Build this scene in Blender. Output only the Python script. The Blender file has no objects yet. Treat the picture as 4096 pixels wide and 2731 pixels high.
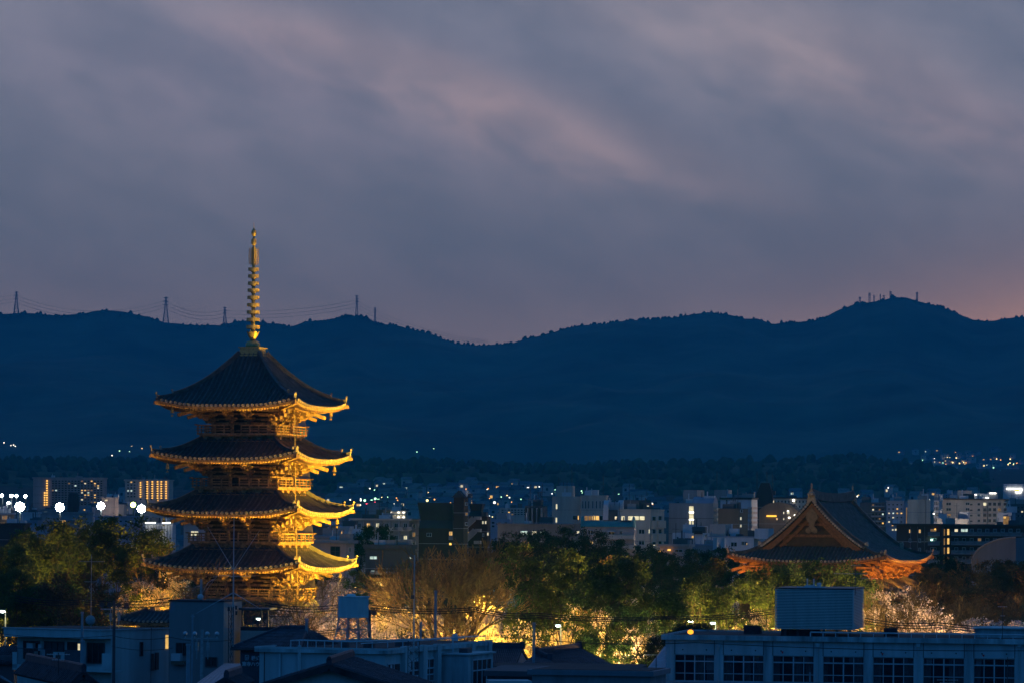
import bpy, math, random
import numpy as np
from mathutils import Vector, Matrix

# ------------------------------------------------------------------ camera
SC = bpy.context.scene
COL = SC.collection
F = 16000.0; CX = 2048.0; HY = 2100.0; HC = 20.0; ROLL = math.radians(0.5)
cam_d = bpy.data.cameras.new("camera")
cam = bpy.data.objects.new("camera", cam_d); COL.objects.link(cam)
cam.location = (0, 0, HC)
cam.matrix_world = Matrix.Translation((0, 0, HC)) @ Matrix.Rotation(math.pi/2, 4, 'X') @ Matrix.Rotation(ROLL, 4, 'Z')
cam_d.sensor_width = 36.0; cam_d.lens = F/4096.0*36.0
cam_d.shift_y = (HY-1365.5)/4096.0
cam_d.clip_start = 1.0; cam_d.clip_end = 60000.0
SC.camera = cam

# ------------------------------------------------------------------ render
SC.render.engine = 'CYCLES'
cy = SC.cycles
cy.use_denoising = True
cy.max_bounces = 4; cy.diffuse_bounces = 2; cy.glossy_bounces = 2; cy.transmission_bounces = 2
cy.transparent_max_bounces = 8; cy.volume_bounces = 0
cy.sample_clamp_indirect = 3.0
cy.caustics_reflective = False; cy.caustics_refractive = False
cy.use_light_tree = True
SC.view_settings.view_transform = 'Standard'
SC.view_settings.look = 'None'
SC.view_settings.exposure = 0.0
SC.view_settings.gamma = 1.0

# ------------------------------------------------------------------ sky
world = bpy.data.worlds.new("World"); SC.world = world; world.use_nodes = True
nt = world.node_tree; N = nt.nodes; L = nt.links
for n in list(N): N.remove(n)
def nd(t, **k):
    n = N.new(t)
    for a, b in k.items(): setattr(n, a, b)
    return n
def mth(op, a, b=None, c=None):
    n = nd('ShaderNodeMath', operation=op)
    for i, v in enumerate((a, b, c)):
        if v is None: continue
        if isinstance(v, (int, float)): n.inputs[i].default_value = v
        else: L.new(v, n.inputs[i])
    return n.outputs[0]
def vcol(c):
    n = nd('ShaderNodeRGB'); n.outputs[0].default_value = (*c, 1); return n.outputs[0]
def mixc(f, a, b, bt='MIX'):
    n = nd('ShaderNodeMix', data_type='RGBA', blend_type=bt)
    for s, v in ((0, f), (6, a), (7, b)):
        if isinstance(v, (int, float)): n.inputs[s].default_value = v
        elif isinstance(v, tuple): n.inputs[s].default_value = (*v, 1)
        else: L.new(v, n.inputs[s])
    return n.outputs[2]
def sstep(v, a, b):
    n = nd('ShaderNodeMapRange', interpolation_type='SMOOTHSTEP')
    L.new(v, n.inputs[0]); n.inputs[1].default_value = a; n.inputs[2].default_value = b
    return n.outputs[0]
SUN_EL, SUN_AZ = math.radians(1.0), math.radians(24)
tc = nd('ShaderNodeTexCoord')
sx = nd('ShaderNodeSeparateXYZ'); L.new(tc.outputs['Generated'], sx.inputs[0])
az = mth('ARCTAN2', sx.outputs[0], sx.outputs[1])
el = mth('ARCSINE', sx.outputs[2])
sky = nd('ShaderNodeTexSky', sky_type='NISHITA')
sky.sun_disc = False; sky.sun_elevation = SUN_EL; sky.sun_rotation = SUN_AZ
sky.air_density = 1.0; sky.dust_density = 1.0; sky.ozone_density = 6.0
nish = mixc(1.0, sky.outputs[0], (0.30, 0.75, 1.0), 'MULTIPLY')
nish = mixc(1.0, nish, (1.9, 1.9, 1.9), 'MULTIPLY')
# cloud layer: soft stratus drawn out along slanting bands
def noise(sa, se, off, det, slope=0.0, rough=0.55, dist=0.0):
    e2 = mth('MULTIPLY_ADD', az, slope, el)
    cb = nd('ShaderNodeCombineXYZ')
    L.new(mth('MULTIPLY_ADD', az, sa, off), cb.inputs[0]); L.new(mth('MULTIPLY', e2, se), cb.inputs[1])
    t = nd('ShaderNodeTexNoise'); L.new(cb.outputs[0], t.inputs['Vector'])
    t.inputs['Scale'].default_value = 1.0; t.inputs['Detail'].default_value = det
    t.inputs['Roughness'].default_value = rough; t.inputs['Distortion'].default_value = dist
    return t.outputs[0]
n1 = noise(12, 26, 3.1, 5, 0.30, 0.5, 0.25)
n2 = noise(34, 62, 9.7, 5, 0.28, 0.5, 0.3)
n3 = noise(5, 12, 1.3, 3, 0.30)
n4 = noise(75, 150, 4.2, 5, 0.2, 0.6, 0.3)
high = sstep(el, 0.02, 0.13)
low_ = sstep(el, 0.072, 0.030)
grey = mixc(low_, mixc(high, (0.226, 0.205, 0.226), (0.255, 0.262, 0.335)), (0.37, 0.262, 0.25))
dark = mixc(low_, mixc(high, (0.192, 0.188, 0.212), (0.192, 0.212, 0.285)), (0.34, 0.245, 0.24))
lobe = mth('MULTIPLY_ADD', n4, 0.25, mth('MULTIPLY_ADD', n2, 0.45, mth('MULTIPLY', n1, 0.65)))
cl = mixc(sstep(lobe, 0.52, 0.84), dark, grey)
def streak(a0, e0, s, w, l):
    # soft lit band through (a0,e0) with slope s, width w and half length l
    d = mth('SUBTRACT', mth('SUBTRACT', el, e0), mth('MULTIPLY', mth('SUBTRACT', az, a0), s))
    d = mth('ADD', d, mth('MULTIPLY', mth('SUBTRACT', n1, 0.5), 0.010))
    d = mth('ADD', d, mth('MULTIPLY', mth('SUBTRACT', n2, 0.5), 0.012))
    g = mth('EXPONENT', mth('MULTIPLY', mth('POWER', mth('DIVIDE', d, w), 2.0), -1.0))
    h = mth('EXPONENT', mth('MULTIPLY', mth('POWER', mth('DIVIDE', mth('SUBTRACT', az, a0), l), 2.0), -1.0))
    return mth('MULTIPLY', g, h)
def apx(px): return (px-CX)/F
def epy(py): return (HY-py)/F
s1 = streak(apx(1820), epy(385), -0.33, 0.0080, 0.055)
s2 = streak(apx(3100), epy(190), -0.25, 0.014, 0.045)
s3 = streak(apx(900), epy(330), -0.12, 0.020, 0.070)
s4 = streak(apx(3900), epy(480), -0.3, 0.009, 0.04)
mod = sstep(n2, 0.28, 0.72)
mod = mth('MULTIPLY_ADD', mod, 0.6, 0.4)
def addc(base, mask, col):
    return mixc(1.0, base, mixc(mask, (0, 0, 0), col), 'ADD')
cl = addc(cl, mth('MULTIPLY', s1, mod), (0.30, 0.155, 0.10))
cl = addc(cl, mth('MULTIPLY', s2, mod), (0.23, 0.14, 0.10))
cl = addc(cl, mth('MULTIPLY', s3, mod), (0.075, 0.040, 0.042))
cl = addc(cl, mth('MULTIPLY', s4, mod), (0.11, 0.05, 0.035))
# last glow of the sun, behind the ridge at the right
ga = mth('POWER', mth('DIVIDE', mth('SUBTRACT', az, 0.170), 0.075), 2.0)
ge = mth('POWER', mth('DIVIDE', mth('SUBTRACT', el, 0.030), 0.026), 2.0)
glow = mth('EXPONENT', mth('MULTIPLY', mth('ADD', ga, ge), -1.0))
cl = addc(cl, glow, (1.15, 0.40, 0.07))
west = sstep(sx.outputs[1], 0.35, 0.97)
lowm = mth('SUBTRACT', 1.0, sstep(el, 0.22, 0.75))
fac = mth('MULTIPLY', west, lowm)
blue = mixc(sstep(noise(4, 8, 7.7, 5, 0.3), 0.35, 0.7), (0.018, 0.092, 0.115), (0.030, 0.115, 0.135))
blue = mixc(0.25, blue, nish)
final = mixc(fac, blue, cl)
bg = nd('ShaderNodeBackground'); L.new(final, bg.inputs[0]); bg.inputs[1].default_value = 1.0
out = nd('ShaderNodeOutputWorld'); L.new(bg.outputs[0], out.inputs[0])

# the sun itself is already under the ridge: a last trace of it
sl = bpy.data.lights.new("sun", 'SUN'); sl.energy = 0.015; sl.angle = math.radians(12); sl.color = (1, .6, .4)
so = bpy.data.objects.new("sun", sl); COL.objects.link(so)
so.rotation_euler = (math.pi/2 + SUN_EL, 0, math.pi - SUN_AZ)
so.rotation_euler = Vector((math.sin(SUN_AZ), math.cos(SUN_AZ), math.tan(SUN_EL))).to_track_quat('Z', 'Y').to_euler()

# ------------------------------------------------------------------ helpers
def uv(px, py):
    dx = px-CX; dy = HY-py; s = math.sin(ROLL); c = math.cos(ROLL)
    return dx*c - dy*s, dx*s + dy*c
def P(px, py, D):
    u, v = uv(px, py)
    return Vector((u*D/F, D, HC+v*D/F))
def X(px, D, py=2300): return P(px, py, D).x
R = random.Random(11)

class MB:
    """collects faces for one mesh"""
    def __init__(s): s.v = []; s.f = []
    def add(s, vs, fs):
        b = len(s.v); s.v.extend(vs); s.f.extend([tuple(b+i for i in f) for f in fs]); return s
    def box(s, x0, x1, y0, y1, z0, z1, M=None):
        vs = [Vector(p) for p in ((x0,y0,z0),(x1,y0,z0),(x1,y1,z0),(x0,y1,z0),(x0,y0,z1),(x1,y0,z1),(x1,y1,z1),(x0,y1,z1))]
        if M is not None: vs = [M @ v for v in vs]
        return s.add(vs, [(0,3,2,1),(4,5,6,7),(0,1,5,4),(1,2,6,5),(2,3,7,6),(3,0,4,7)])
    def cbox(s, c, sx_, sy_, sz_, M=None):
        return s.box(c[0]-sx_/2, c[0]+sx_/2, c[1]-sy_/2, c[1]+sy_/2, c[2]-sz_/2, c[2]+sz_/2, M)
    def bar(s, p0, p1, w, h=None, up=(0,0,1)):
        h = h or w
        p0 = Vector(p0); p1 = Vector(p1); d = (p1-p0).normalized(); up = Vector(up)
        if abs(d.dot(up)) > .99: up = Vector((0,1,0))
        sd = d.cross(up).normalized()*(w/2); u = sd.cross(d).normalized()*(h/2)
        vs = [p0-sd-u, p0+sd-u, p0+sd+u, p0-sd+u, p1-sd-u, p1+sd-u, p1+sd+u, p1-sd+u]
        return s.add(vs, [(0,1,2,3),(7,6,5,4),(4,5,1,0),(5,6,2,1),(6,7,3,2),(7,4,0,3)])
    def tube(s, pts, r, n=6, cap=True):
        pts = [Vector(p) for p in pts]; m = len(pts)
        rr = r if isinstance(r, (list, tuple)) else [r]*m
        vs = []
        for i, p in enumerate(pts):
            d = (pts[min(i+1, m-1)]-pts[max(i-1, 0)]).normalized()
            up = Vector((0,0,1)) if abs(d.z) < .9 else Vector((0,1,0))
            a = d.cross(up).normalized(); b = a.cross(d).normalized()
            for k in range(n):
                t = 2*math.pi*k/n
                vs.append(p + (a*math.cos(t)+b*math.sin(t))*rr[i])
        fs = []
        for i in range(m-1):
            for k in range(n):
                k2 = (k+1) % n
                fs.append((i*n+k, i*n+k2, (i+1)*n+k2, (i+1)*n+k))
        if cap: fs.append(tuple(range(n))[::-1]); fs.append(tuple((m-1)*n+k for k in range(n)))
        return s.add(vs, fs)
    def lathe(s, prof, n=12, c=(0,0,0)):
        c = Vector(c); vs = []; m = len(prof)
        for r, z in prof:
            for k in range(n):
                t = 2*math.pi*k/n; vs.append(c+Vector((r*math.cos(t), r*math.sin(t), z)))
        fs = []
        for i in range(m-1):
            for k in range(n):
                k2 = (k+1) % n; fs.append((i*n+k, i*n+k2, (i+1)*n+k2, (i+1)*n+k))
        fs.append(tuple(range(n))[::-1]); fs.append(tuple((m-1)*n+k for k in range(n)))
        return s.add(vs, fs)
    def prism(s, poly, y0, y1, M=None):
        """poly in x,z extruded along y"""
        n = len(poly)
        vs = [Vector((x, y0, z)) for x, z in poly]+[Vector((x, y1, z)) for x, z in poly]
        if M is not None: vs = [M @ v for v in vs]
        fs = [tuple(range(n)), tuple(range(n, 2*n))[::-1]]
        for i in range(n):
            j = (i+1) % n; fs.append((i, i+n, j+n, j))
        return s.add(vs, fs)
    def grid(s, rows):
        """rows: list of equal lists of points"""
        m = len(rows[0]); vs = [Vector(p) for r in rows for p in r]; fs = []
        for i in range(len(rows)-1):
            for j in range(m-1):
                fs.append((i*m+j, i*m+j+1, (i+1)*m+j+1, (i+1)*m+j))
        return s.add(vs, fs)
    def mesh(s, name, mat):
        me = bpy.data.meshes.new(name); me.from_pydata([tuple(v) for v in s.v], [], s.f)
        if mat: me.materials.append(mat)
        return me
    def build(s, name, mat, parent=None, smooth=False, **props):
        me = s.mesh(name, mat)
        if smooth: me.polygons.foreach_set('use_smooth', [True]*len(me.polygons))
        return link(name, me, parent, **props)

def link(name, data, parent=None, loc=None, rot=None, scale=None, **props):
    o = bpy.data.objects.new(name, data); COL.objects.link(o)
    if parent is not None: o.parent = parent
    if loc is not None: o.location = loc
    if rot is not None: o.rotation_euler = rot
    if scale is not None: o.scale = scale
    for k, v in props.items():
        if v is not None: o[k] = v
    return o
def thing(name, label, cat, loc=(0,0,0), rz=0.0, group=None, scale=None):
    return link(name, None, None, loc, (0,0,rz), scale, label=label, category=cat, group=group)
def children(o): return [c for c in ALLCH.get(o.name, [])]
ALLCH = {}

def npmesh(name, V, Fq, mat):
    me = bpy.data.meshes.new(name)
    V = np.asarray(V, np.float32); Fq = np.asarray(Fq, np.int32)
    k = Fq.shape[1]; n = len(Fq)
    me.vertices.add(len(V)); me.vertices.foreach_set('co', V.ravel())
    me.loops.add(n*k); me.loops.foreach_set('vertex_index', Fq.ravel())
    me.polygons.add(n); me.polygons.foreach_set('loop_start', np.arange(0, n*k, k, dtype=np.int32))
    me.update(calc_edges=True)
    if mat: me.materials.append(mat)
    return me

# ------------------------------------------------------------------ materials
MC = {}
def mat(name, col, rough=0.8, vary=0.25, scale=1.5, col2=None, bump=0.0, bscale=20, spec=0.3, metal=0.0, trans=0.0,
        streaks=False, objrand=0.0):
    if name in MC: return MC[name]
    m = bpy.data.materials.new(name); m.use_nodes = True; t = m.node_tree; n = t.nodes; l = t.links
    b = n['Principled BSDF']
    b.inputs['Roughness'].default_value = rough; b.inputs['Specular IOR Level'].default_value = spec
    b.inputs['Metallic'].default_value = metal
    tcn = n.new('ShaderNodeTexCoord'); mp = n.new('ShaderNodeMapping'); l.new(tcn.outputs['Object'], mp.inputs[0])
    if streaks: mp.inputs['Scale'].default_value = (1, 1, 0.12)
    no = n.new('ShaderNodeTexNoise'); l.new(mp.outputs[0], no.inputs['Vector'])
    no.inputs['Scale'].default_value = scale; no.inputs['Detail'].default_value = 6; no.inputs['Roughness'].default_value = .65
    c2 = col2 or tuple(c*(1-vary*1.6) for c in col); c1 = tuple(min(1, c*(1+vary)) for c in col)
    mx = n.new('ShaderNodeMix'); mx.data_type = 'RGBA'
    mx.inputs[6].default_value = (*c2, 1); mx.inputs[7].default_value = (*c1, 1)
    mr = n.new('ShaderNodeMapRange'); mr.inputs[1].default_value = .3; mr.inputs[2].default_value = .7
    l.new(no.outputs[0], mr.inputs[0]); l.new(mr.outputs[0], mx.inputs[0])
    colour = mx.outputs[2]
    if objrand:
        oi = n.new('ShaderNodeObjectInfo'); hs = n.new('ShaderNodeHueSaturation')
        ma = n.new('ShaderNodeMapRange'); l.new(oi.outputs['Random'], ma.inputs[0])
        ma.inputs[3].default_value = 1-objrand; ma.inputs[4].default_value = 1+objrand
        l.new(ma.outputs[0], hs.inputs['Value']); l.new(colour, hs.inputs['Color']); colour = hs.outputs[0]
    l.new(colour, b.inputs['Base Color'])
    if bump:
        n2 = n.new('ShaderNodeTexNoise'); l.new(tcn.outputs['Object'], n2.inputs['Vector']); n2.inputs['Scale'].default_value = bscale
        bp = n.new('ShaderNodeBump'); bp.inputs['Strength'].default_value = bump; bp.inputs['Distance'].default_value = .1
        l.new(n2.outputs[0], bp.inputs['Height']); l.new(bp.outputs[0], b.inputs['Normal'])
    if trans:
        tr = n.new('ShaderNodeBsdfTranslucent'); l.new(colour, tr.inputs[0])
        ms = n.new('ShaderNodeMixShader'); ms.inputs[0].default_value = trans
        l.new(b.outputs[0], ms.inputs[1]); l.new(tr.outputs[0], ms.inputs[2])
        l.new(ms.outputs[0], n['Material Output'].inputs[0])
    MC[name] = m; return m
def emit(name, col, st, vary=0.0):
    if name in MC: return MC[name]
    m = bpy.data.materials.new(name); m.use_nodes = True; t = m.node_tree; n = t.nodes; l = t.links
    n.remove(n['Principled BSDF']); e = n.new('ShaderNodeEmission')
    e.inputs[0].default_value = (*col, 1); e.inputs[1].default_value = st
    if vary:
        tcn = n.new('ShaderNodeTexCoord'); no = n.new('ShaderNodeTexNoise'); l.new(tcn.outputs['Object'], no.inputs['Vector'])
        no.inputs['Scale'].default_value = 1.3; mr = n.new('ShaderNodeMapRange'); l.new(no.outputs[0], mr.inputs[0])
        mr.inputs[1].default_value = .3; mr.inputs[2].default_value = .7
        mr.inputs[3].default_value = st*(1-vary); mr.inputs[4].default_value = st*(1+vary); l.new(mr.outputs[0], e.inputs[1])
    l.new(e.outputs[0], n['Material Output'].inputs[0]); MC[name] = m; return m
def thin(name, col, alpha, gloss=False, rough=0.1):
    if name in MC: return MC[name]
    m = bpy.data.materials.new(name); m.use_nodes = True; t = m.node_tree; n = t.nodes; l = t.links
    b = n['Principled BSDF']; b.inputs['Base Color'].default_value = (*col, 1); b.inputs['Roughness'].default_value = rough if gloss else .9
    tr = n.new('ShaderNodeBsdfTransparent'); ms = n.new('ShaderNodeMixShader')
    no = n.new('ShaderNodeTexNoise'); no.inputs['Scale'].default_value = .8
    mr = n.new('ShaderNodeMapRange'); l.new(no.outputs[0], mr.inputs[0])
    mr.inputs[3].default_value = alpha*.8; mr.inputs[4].default_value = alpha*1.2
    l.new(mr.outputs[0], ms.inputs[0]); l.new(tr.outputs[0], ms.inputs[1]); l.new(b.outputs[0], ms.inputs[2])
    l.new(ms.outputs[0], n['Material Output'].inputs[0]); MC[name] = m; return m

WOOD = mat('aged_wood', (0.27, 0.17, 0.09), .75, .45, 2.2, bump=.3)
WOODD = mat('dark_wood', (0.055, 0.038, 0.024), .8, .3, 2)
TILE = mat('roof_tile', (0.065, 0.065, 0.07), .6, .45, 1.2, objrand=.22, spec=.4)
TILEB = mat('roof_bed_tile', (0.045, 0.045, 0.05), .8, .3, 3)
DISC = mat('eave_tile_clay', (0.30, 0.27, 0.22), .7, .25, 4, objrand=.2)
BRONZE = mat('gilt_bronze', (0.42, 0.33, 0.14), .45, .35, 6, metal=.35)
PLAST = mat('old_plaster', (0.30, 0.26, 0.2), .9, .25, 2)
CONC = mat('concrete_white', (0.36, 0.47, 0.50), .85, .16, .7, streaks=True)
CONC2 = mat('concrete_grey', (0.17, 0.21, 0.23), .85, .2, .7, streaks=True)
BARK = mat('bark', (0.075, 0.055, 0.035), .9, .35, 4)
METAL = mat('galvanised', (0.26, 0.31, 0.33), .6, .2, 4)
METALD = mat('painted_steel_dark', (0.05, 0.06, 0.07), .5, .2, 4)
GLASS = mat('dark_glass', (0.012, 0.016, 0.02), .25, .2, 1, spec=.35)
GLASS2 = mat('curtained_glass', (0.06, 0.08, 0.09), .5, .3, 1)
FRAME = mat('window_frame_paint', (0.35, 0.45, 0.50), .6, .1, 2)
FRAMED = mat('window_frame_dark', (0.05, 0.055, 0.06), .6, .1, 2)
PANE = thin('window_pane', (0.02, 0.03, 0.04), .3, True)
NET = thin('bird_net', (0.5, 0.44, 0.45), .5)
_n = NET.node_tree; _t = _n.nodes.new('ShaderNodeBsdfTranslucent'); _t.inputs[0].default_value = (.62, .55, .56, 1)
_ms = [q for q in _n.nodes if q.type == 'MIX_SHADER'][0]; _m2 = _n.nodes.new('ShaderNodeMixShader'); _n.links.new(_n.nodes['Principled BSDF'].outputs[0], _m2.inputs[1]); _n.links.new(_t.outputs[0], _m2.inputs[2]); _m2.inputs[0].default_value = .75; _n.links.new(_m2.outputs[0], _ms.inputs[2])
WARM = emit('lit_window_warm', (1.0, .58, .16), .95, .35)
PALE = emit('lit_window_pale', (1.0, .88, .55), .85, .3)
COOL = emit('lit_window_cool', (.78, 1.0, .85), .8, .3)
DIMW = emit('lit_window_dim', (1.0, .55, .2), .22, .4)
# ------------------------------------------------------------------ temple roofs
def RZ(k): return Matrix.Rotation(k*math.pi/2, 4, 'Z')
def prof(t, c=.48): return c*t+(1-c)*t*t

class HipRoof:
    """four-sided roof with upturned corners, local frame, half sizes ax, ay at the eave, bx, by at the top"""
    def __init__(s, parent, ax, ay, z0, H, inset, lift, c=.48, faces=(0,1,2,3)):
        s.p = parent; s.ax = ax; s.ay = ay; s.z0 = z0; s.H = H; s.inset = inset; s.lift = lift; s.c = c
    def half(s, k):    # half length along the face, distance of the eave from the centre
        return (s.ax, s.ay) if k % 2 == 0 else (s.ay, s.ax)
    def pt(s, k, x, d, dz=0.0):
        """point on face k: x along the eave, d distance inward from the eave"""
        a, e = s.half(k); h = a-d; t = d/s.inset
        sx_ = 0 if h <= 0.01 else min(1.0, abs(x)/max(h, .01))
        l = s.lift*(sx_**3)*(max(0, 1-d/(s.inset*.75)))**2
        return RZ(k) @ Vector((x, -(e-d), s.z0+s.H*prof(t, s.c)+l+dz))
    def surface(s, mb, dz=0, d0=0, nx=24, nd_=9, ks=(0,1,2,3)):
        for k in ks:
            a, e = s.half(k); rows = []
            for j in range(nd_+1):
                d = d0+(s.inset-d0)*j/nd_
                rows.append([s.pt(k, (a-d)*(2*i/nx-1), d, dz) for i in range(nx+1)])
            mb.grid(rows)

def eave_z(roof, k, x):
    return roof.pt(k, x, 0)

def build_roof(parent, ax, ay, z0, H, inset, lift, body, rows_n, single, c=.48, soff=.9, gable=False, tile=TILE, wood=WOOD, hipend=None, kmax=None, fly=.55, rib=.12, disc=.19):
    """roof object with tile rows, eave tiles, hips, rafters. body: (bx,by) half sizes of the wall, single: faces whose rows are separate"""
    rf = HipRoof(parent, ax, ay, z0, H, inset, lift, c)
    mb = MB(); rf.surface(mb)
    # thickness: eave fascia strip
    for k in range(4):
        a, e = rf.half(k); n = 24
        r0 = [rf.pt(k, a*(2*i/n-1), 0) for i in range(n+1)]
        r1 = [p+Vector((0,0,-.16)) for p in r0]
        mb.grid([r1, r0])
    roof = mb.build('roof', TILEB, parent, smooth=True)
    # wooden eave board and soffit
    sb = MB()
    for k in range(4):
        a, e = rf.half(k); n = 24; b = body[0] if k % 2 == 0 else body[1]; be = body[1] if k % 2 == 0 else body[0]
        top = [rf.pt(k, (a-.1)*(2*i/n-1), 0, -.16) + RZ(k) @ Vector((0, .10, 0)) for i in range(n+1)]
        low = [p+Vector((0,0,-.24)) for p in top]
        sb.grid([low, top])
        mid = [p + RZ(k) @ Vector((0, fly*2.0, .12)) for p in low]
        inn = [RZ(k) @ Vector((b*(2*i/n-1), -be, z0+soff)) for i in range(n+1)]
        sb.grid([inn, mid]); sb.grid([mid, low])
    sb.build('soffit', wood, parent)
    # tile rows
    other = MB(); odisc = MB()
    for k in range(4):
        a, e = rf.half(k); n = rows_n if k % 2 == 0 else round(rows_n*ay/ax)
        for i in range(n):
            x = a*(2*(i+.5)/n-1)
            dm = min(rf.inset, a-abs(x))
            if dm < .3: continue
            m = MB(); M_ = max(3, int(6*dm/rf.inset)); vs = []
            for j in range(M_+1):
                d = dm*j/M_
                p = rf.pt(k, x, d)
                for q in range(4):
                    t = math.pi*q/3
                    vs.append(p + RZ(k) @ Vector((-rib*math.cos(t), 0, rib*1.15*math.sin(t)+.01)))
            fs = []
            for j in range(M_):
                for q in range(3):
                    b0 = j*4+q; fs.append((b0, b0+1, b0+5, b0+4))
            m.add(vs, fs)
            dsk = MB(); p = rf.pt(k, x, 0, -.02); RK = RZ(k)
            ring = [p + RK @ Vector((disc*math.cos(2*math.pi*q/8), -.09, disc*math.sin(2*math.pi*q/8)+.03)) for q in range(8)]
            ring2 = [p + RK @ Vector((disc*math.cos(2*math.pi*q/8), .05, disc*math.sin(2*math.pi*q/8)+.03)) for q in range(8)]
            inner = [p + RK @ Vector((disc*.6*math.cos(2*math.pi*q/8), -.04, disc*.6*math.sin(2*math.pi*q/8)+.03)) for q in range(8)]
            dsk.add(ring+ring2+inner, [(q, (q+1) % 8, 8+(q+1) % 8, 8+q) for q in range(8)]+[(q, (q+1) % 8, 16+(q+1) % 8, 16+q)[::-1] for q in range(8)]+[tuple(range(16, 24))])
            if k in single:
                m.build('tile_row', tile, roof); dsk.build('eave_tile', DISC, roof)
            else:
                other.add(m.v, m.f); odisc.add(dsk.v, dsk.f)
    if other.v: other.build('tile_rows', tile, roof, kind='stuff')
    if odisc.v: odisc.build('eave_tiles', DISC, roof, kind='stuff')
    # rafters: two tiers
    rb = MB()
    for k in range(4):
        a, e = rf.half(k); b, be = (body[0], body[1]) if k % 2 == 0 else (body[1], body[0])
        n = int(2*a/.36)
        for i in range(n):
            x = a*.985*(2*(i+.5)/n-1)
            p0 = rf.pt(k, x, 0, -.50) + RZ(k) @ Vector((0, .12, 0))
            p1 = p0 + RZ(k) @ Vector((0, 2.0*fly+.3, .18))
            rb.bar(p0, p1, .14, .15)
            q0 = p0 + RZ(k) @ Vector((0, 1.6*fly, -.08))
            yin = e-be if abs(x) < b else (a-abs(x))
            if yin > 2.5: 
                q1 = Vector((0,0,0)); xx = x
                q1 = RZ(k) @ Vector((xx, -(be if abs(x) < b else e-yin+.2), z0+soff-.14+ (0 if abs(x)<b else -.5)))
                rb.bar(q0, q1, .15, .17)
    rb.build('rafters', wood, parent, kind='stuff')
    # hip ridges with end tiles
    for k in range(4):
        if gable: dtop = rf.inset
        else: dtop = rf.inset
        a, e = rf.half(k)
        def hp(d, dz): return rf.pt(k, a-d, d, dz)
        hb = MB(); path = [hp(dtop*(1-j/12)+.22*rf.inset*(j/12), .2) for j in range(13)]
        for p, q in zip(path, path[1:]): hb.bar(p, q+(q-p)*.03, .42, .55)
        hb.build('hip_ridge', tile, roof)
        h2 = MB(); path = [hp(.22*rf.inset*(1-j/6)+.02*rf.inset*(j/6), .12) for j in range(7)]
        for p, q in zip(path, path[1:]): h2.bar(p, q+(q-p)*.03, .34, .40)
        h2.build('corner_ridge', tile, roof)
        for d in (.22*rf.inset, .03*rf.inset):
            eb = MB(); c0 = hp(d, 0); out = (RZ(k) @ Vector((1, -1, 0))).normalized()
            M = Matrix.Translation(c0) @ Matrix.Rotation(math.atan2(out.y, out.x), 4, 'Z') @ Matrix.Scale(.78, 4)
            eb.prism([(-.12, 0), (.22, 0), (.24, .38), (.36, .62), (.34, .80), (.24, .80), (.22, .62), (.08, .48), (-.12, .42)], -.2, .2, M)
            eb.tube([M @ Vector((.3, -.12, .82)), M @ Vector((.3, .12, .82))], .13, 8)
            eb.build('ridge_end_tile', DISC, roof)
        # hip rafter tip (square beam sticking out under the corner)
        tb = MB(); ctr = rf.pt(k, a, 0, -.55); inn_ = RZ(k) @ Vector((a-3.2, -(e-3.2), z0-.28))
        tb.bar(ctr+(ctr-inn_).normalized()*.15, inn_, .36, .42); tb.build('hip_rafter', wood, parent)
    return roof, rf

def bracket_mesh(z0, name='bracket', wood=WOOD, reach=1.0):
    """stepped bracket set, local: x along wall, -y outward, springing at z0"""
    m = MB()
    for i in range(3):
        o = (.55+.72*i)*reach; z = z0+.05+.56*i
        m.prism([(0, z-.14), (o+.18, z-.14), (o+.34, z+.02), (o+.34, z+.16), (0, z+.16)], -.14, .14, Matrix.Rotation(-math.pi/2, 4, 'Z'))
        m.prism([(-.72, z+.30), (-.58, z+.16), (.58, z+.16), (.72, z+.30), (.78, z+.38), (-.78, z+.38)], -o-.13, -o+.13)
        for u in (-.62, 0, .62):
            m.prism([(u-.12, z+.38), (u+.12, z+.38), (u+.19, z+.48), (u+.19, z+.58), (u-.19, z+.58), (u-.19, z+.48)], -o-.19, -o+.19)
    m.prism([(-.8, z0-.05), (-.6, z0-.2), (.6, z0-.2), (.8, z0-.05), (.85, z0+.1), (-.85, z0+.1)], -.18, -.02)
    m.bar((0, -.2, z0+2.15), (0, -3.15*reach, z0+1.12), .27, .34)
    m.bar((0, -.2, z0+1.55), (0, -2.35*reach, z0+.88), .24, .28)
    return m.mesh(name, wood)
def corner_bracket_mesh(z0, name='corner_bracket', wood=WOOD):
    m = MB(); M = Matrix.Rotation(math.pi/4, 4, 'Z'); q = 1.42
    for i in range(3):
        o = (.55+.72*i)*q; z = z0+.05+.56*i
        m.prism([(0, z-.14), (o+.2, z-.14), (o+.4, z+.02), (o+.4, z+.18), (0, z+.18)], -.16, .16, M @ Matrix.Rotation(-math.pi/2, 4, 'Z'))
        m.cbox((0, -o, z+.36), .5, .5, .34, M)
        for s_ in (0, 1):
            M2 = Matrix.Rotation(s_*math.pi/2, 4, 'Z'); oo = .55+.72*i
            m.prism([(-.9, z+.30), (-.76, z+.16), (oo+.5, z+.16), (oo+.7, z+.30), (oo+.75, z+.38), (-.95, z+.38)], -oo-.13, -oo+.13, M2 if s_ == 0 else M2 @ Matrix.Scale(-1, 4, Vector((1,0,0))))
            m.cbox((oo+.45, -oo, z+.48), .36, .36, .2, M2 if s_ == 0 else M2 @ Matrix.Scale(-1, 4, Vector((1,0,0))))
    m.bar(M @ Vector((0, 0, z0+2.2)), M @ Vector((0, -4.9, z0+.85)), .34, .42)
    m.bar(M @ Vector((0, 0, z0+1.6)), M @ Vector((0, -3.6, z0+.55)), .32, .4)
    return m.mesh(name, wood)

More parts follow.
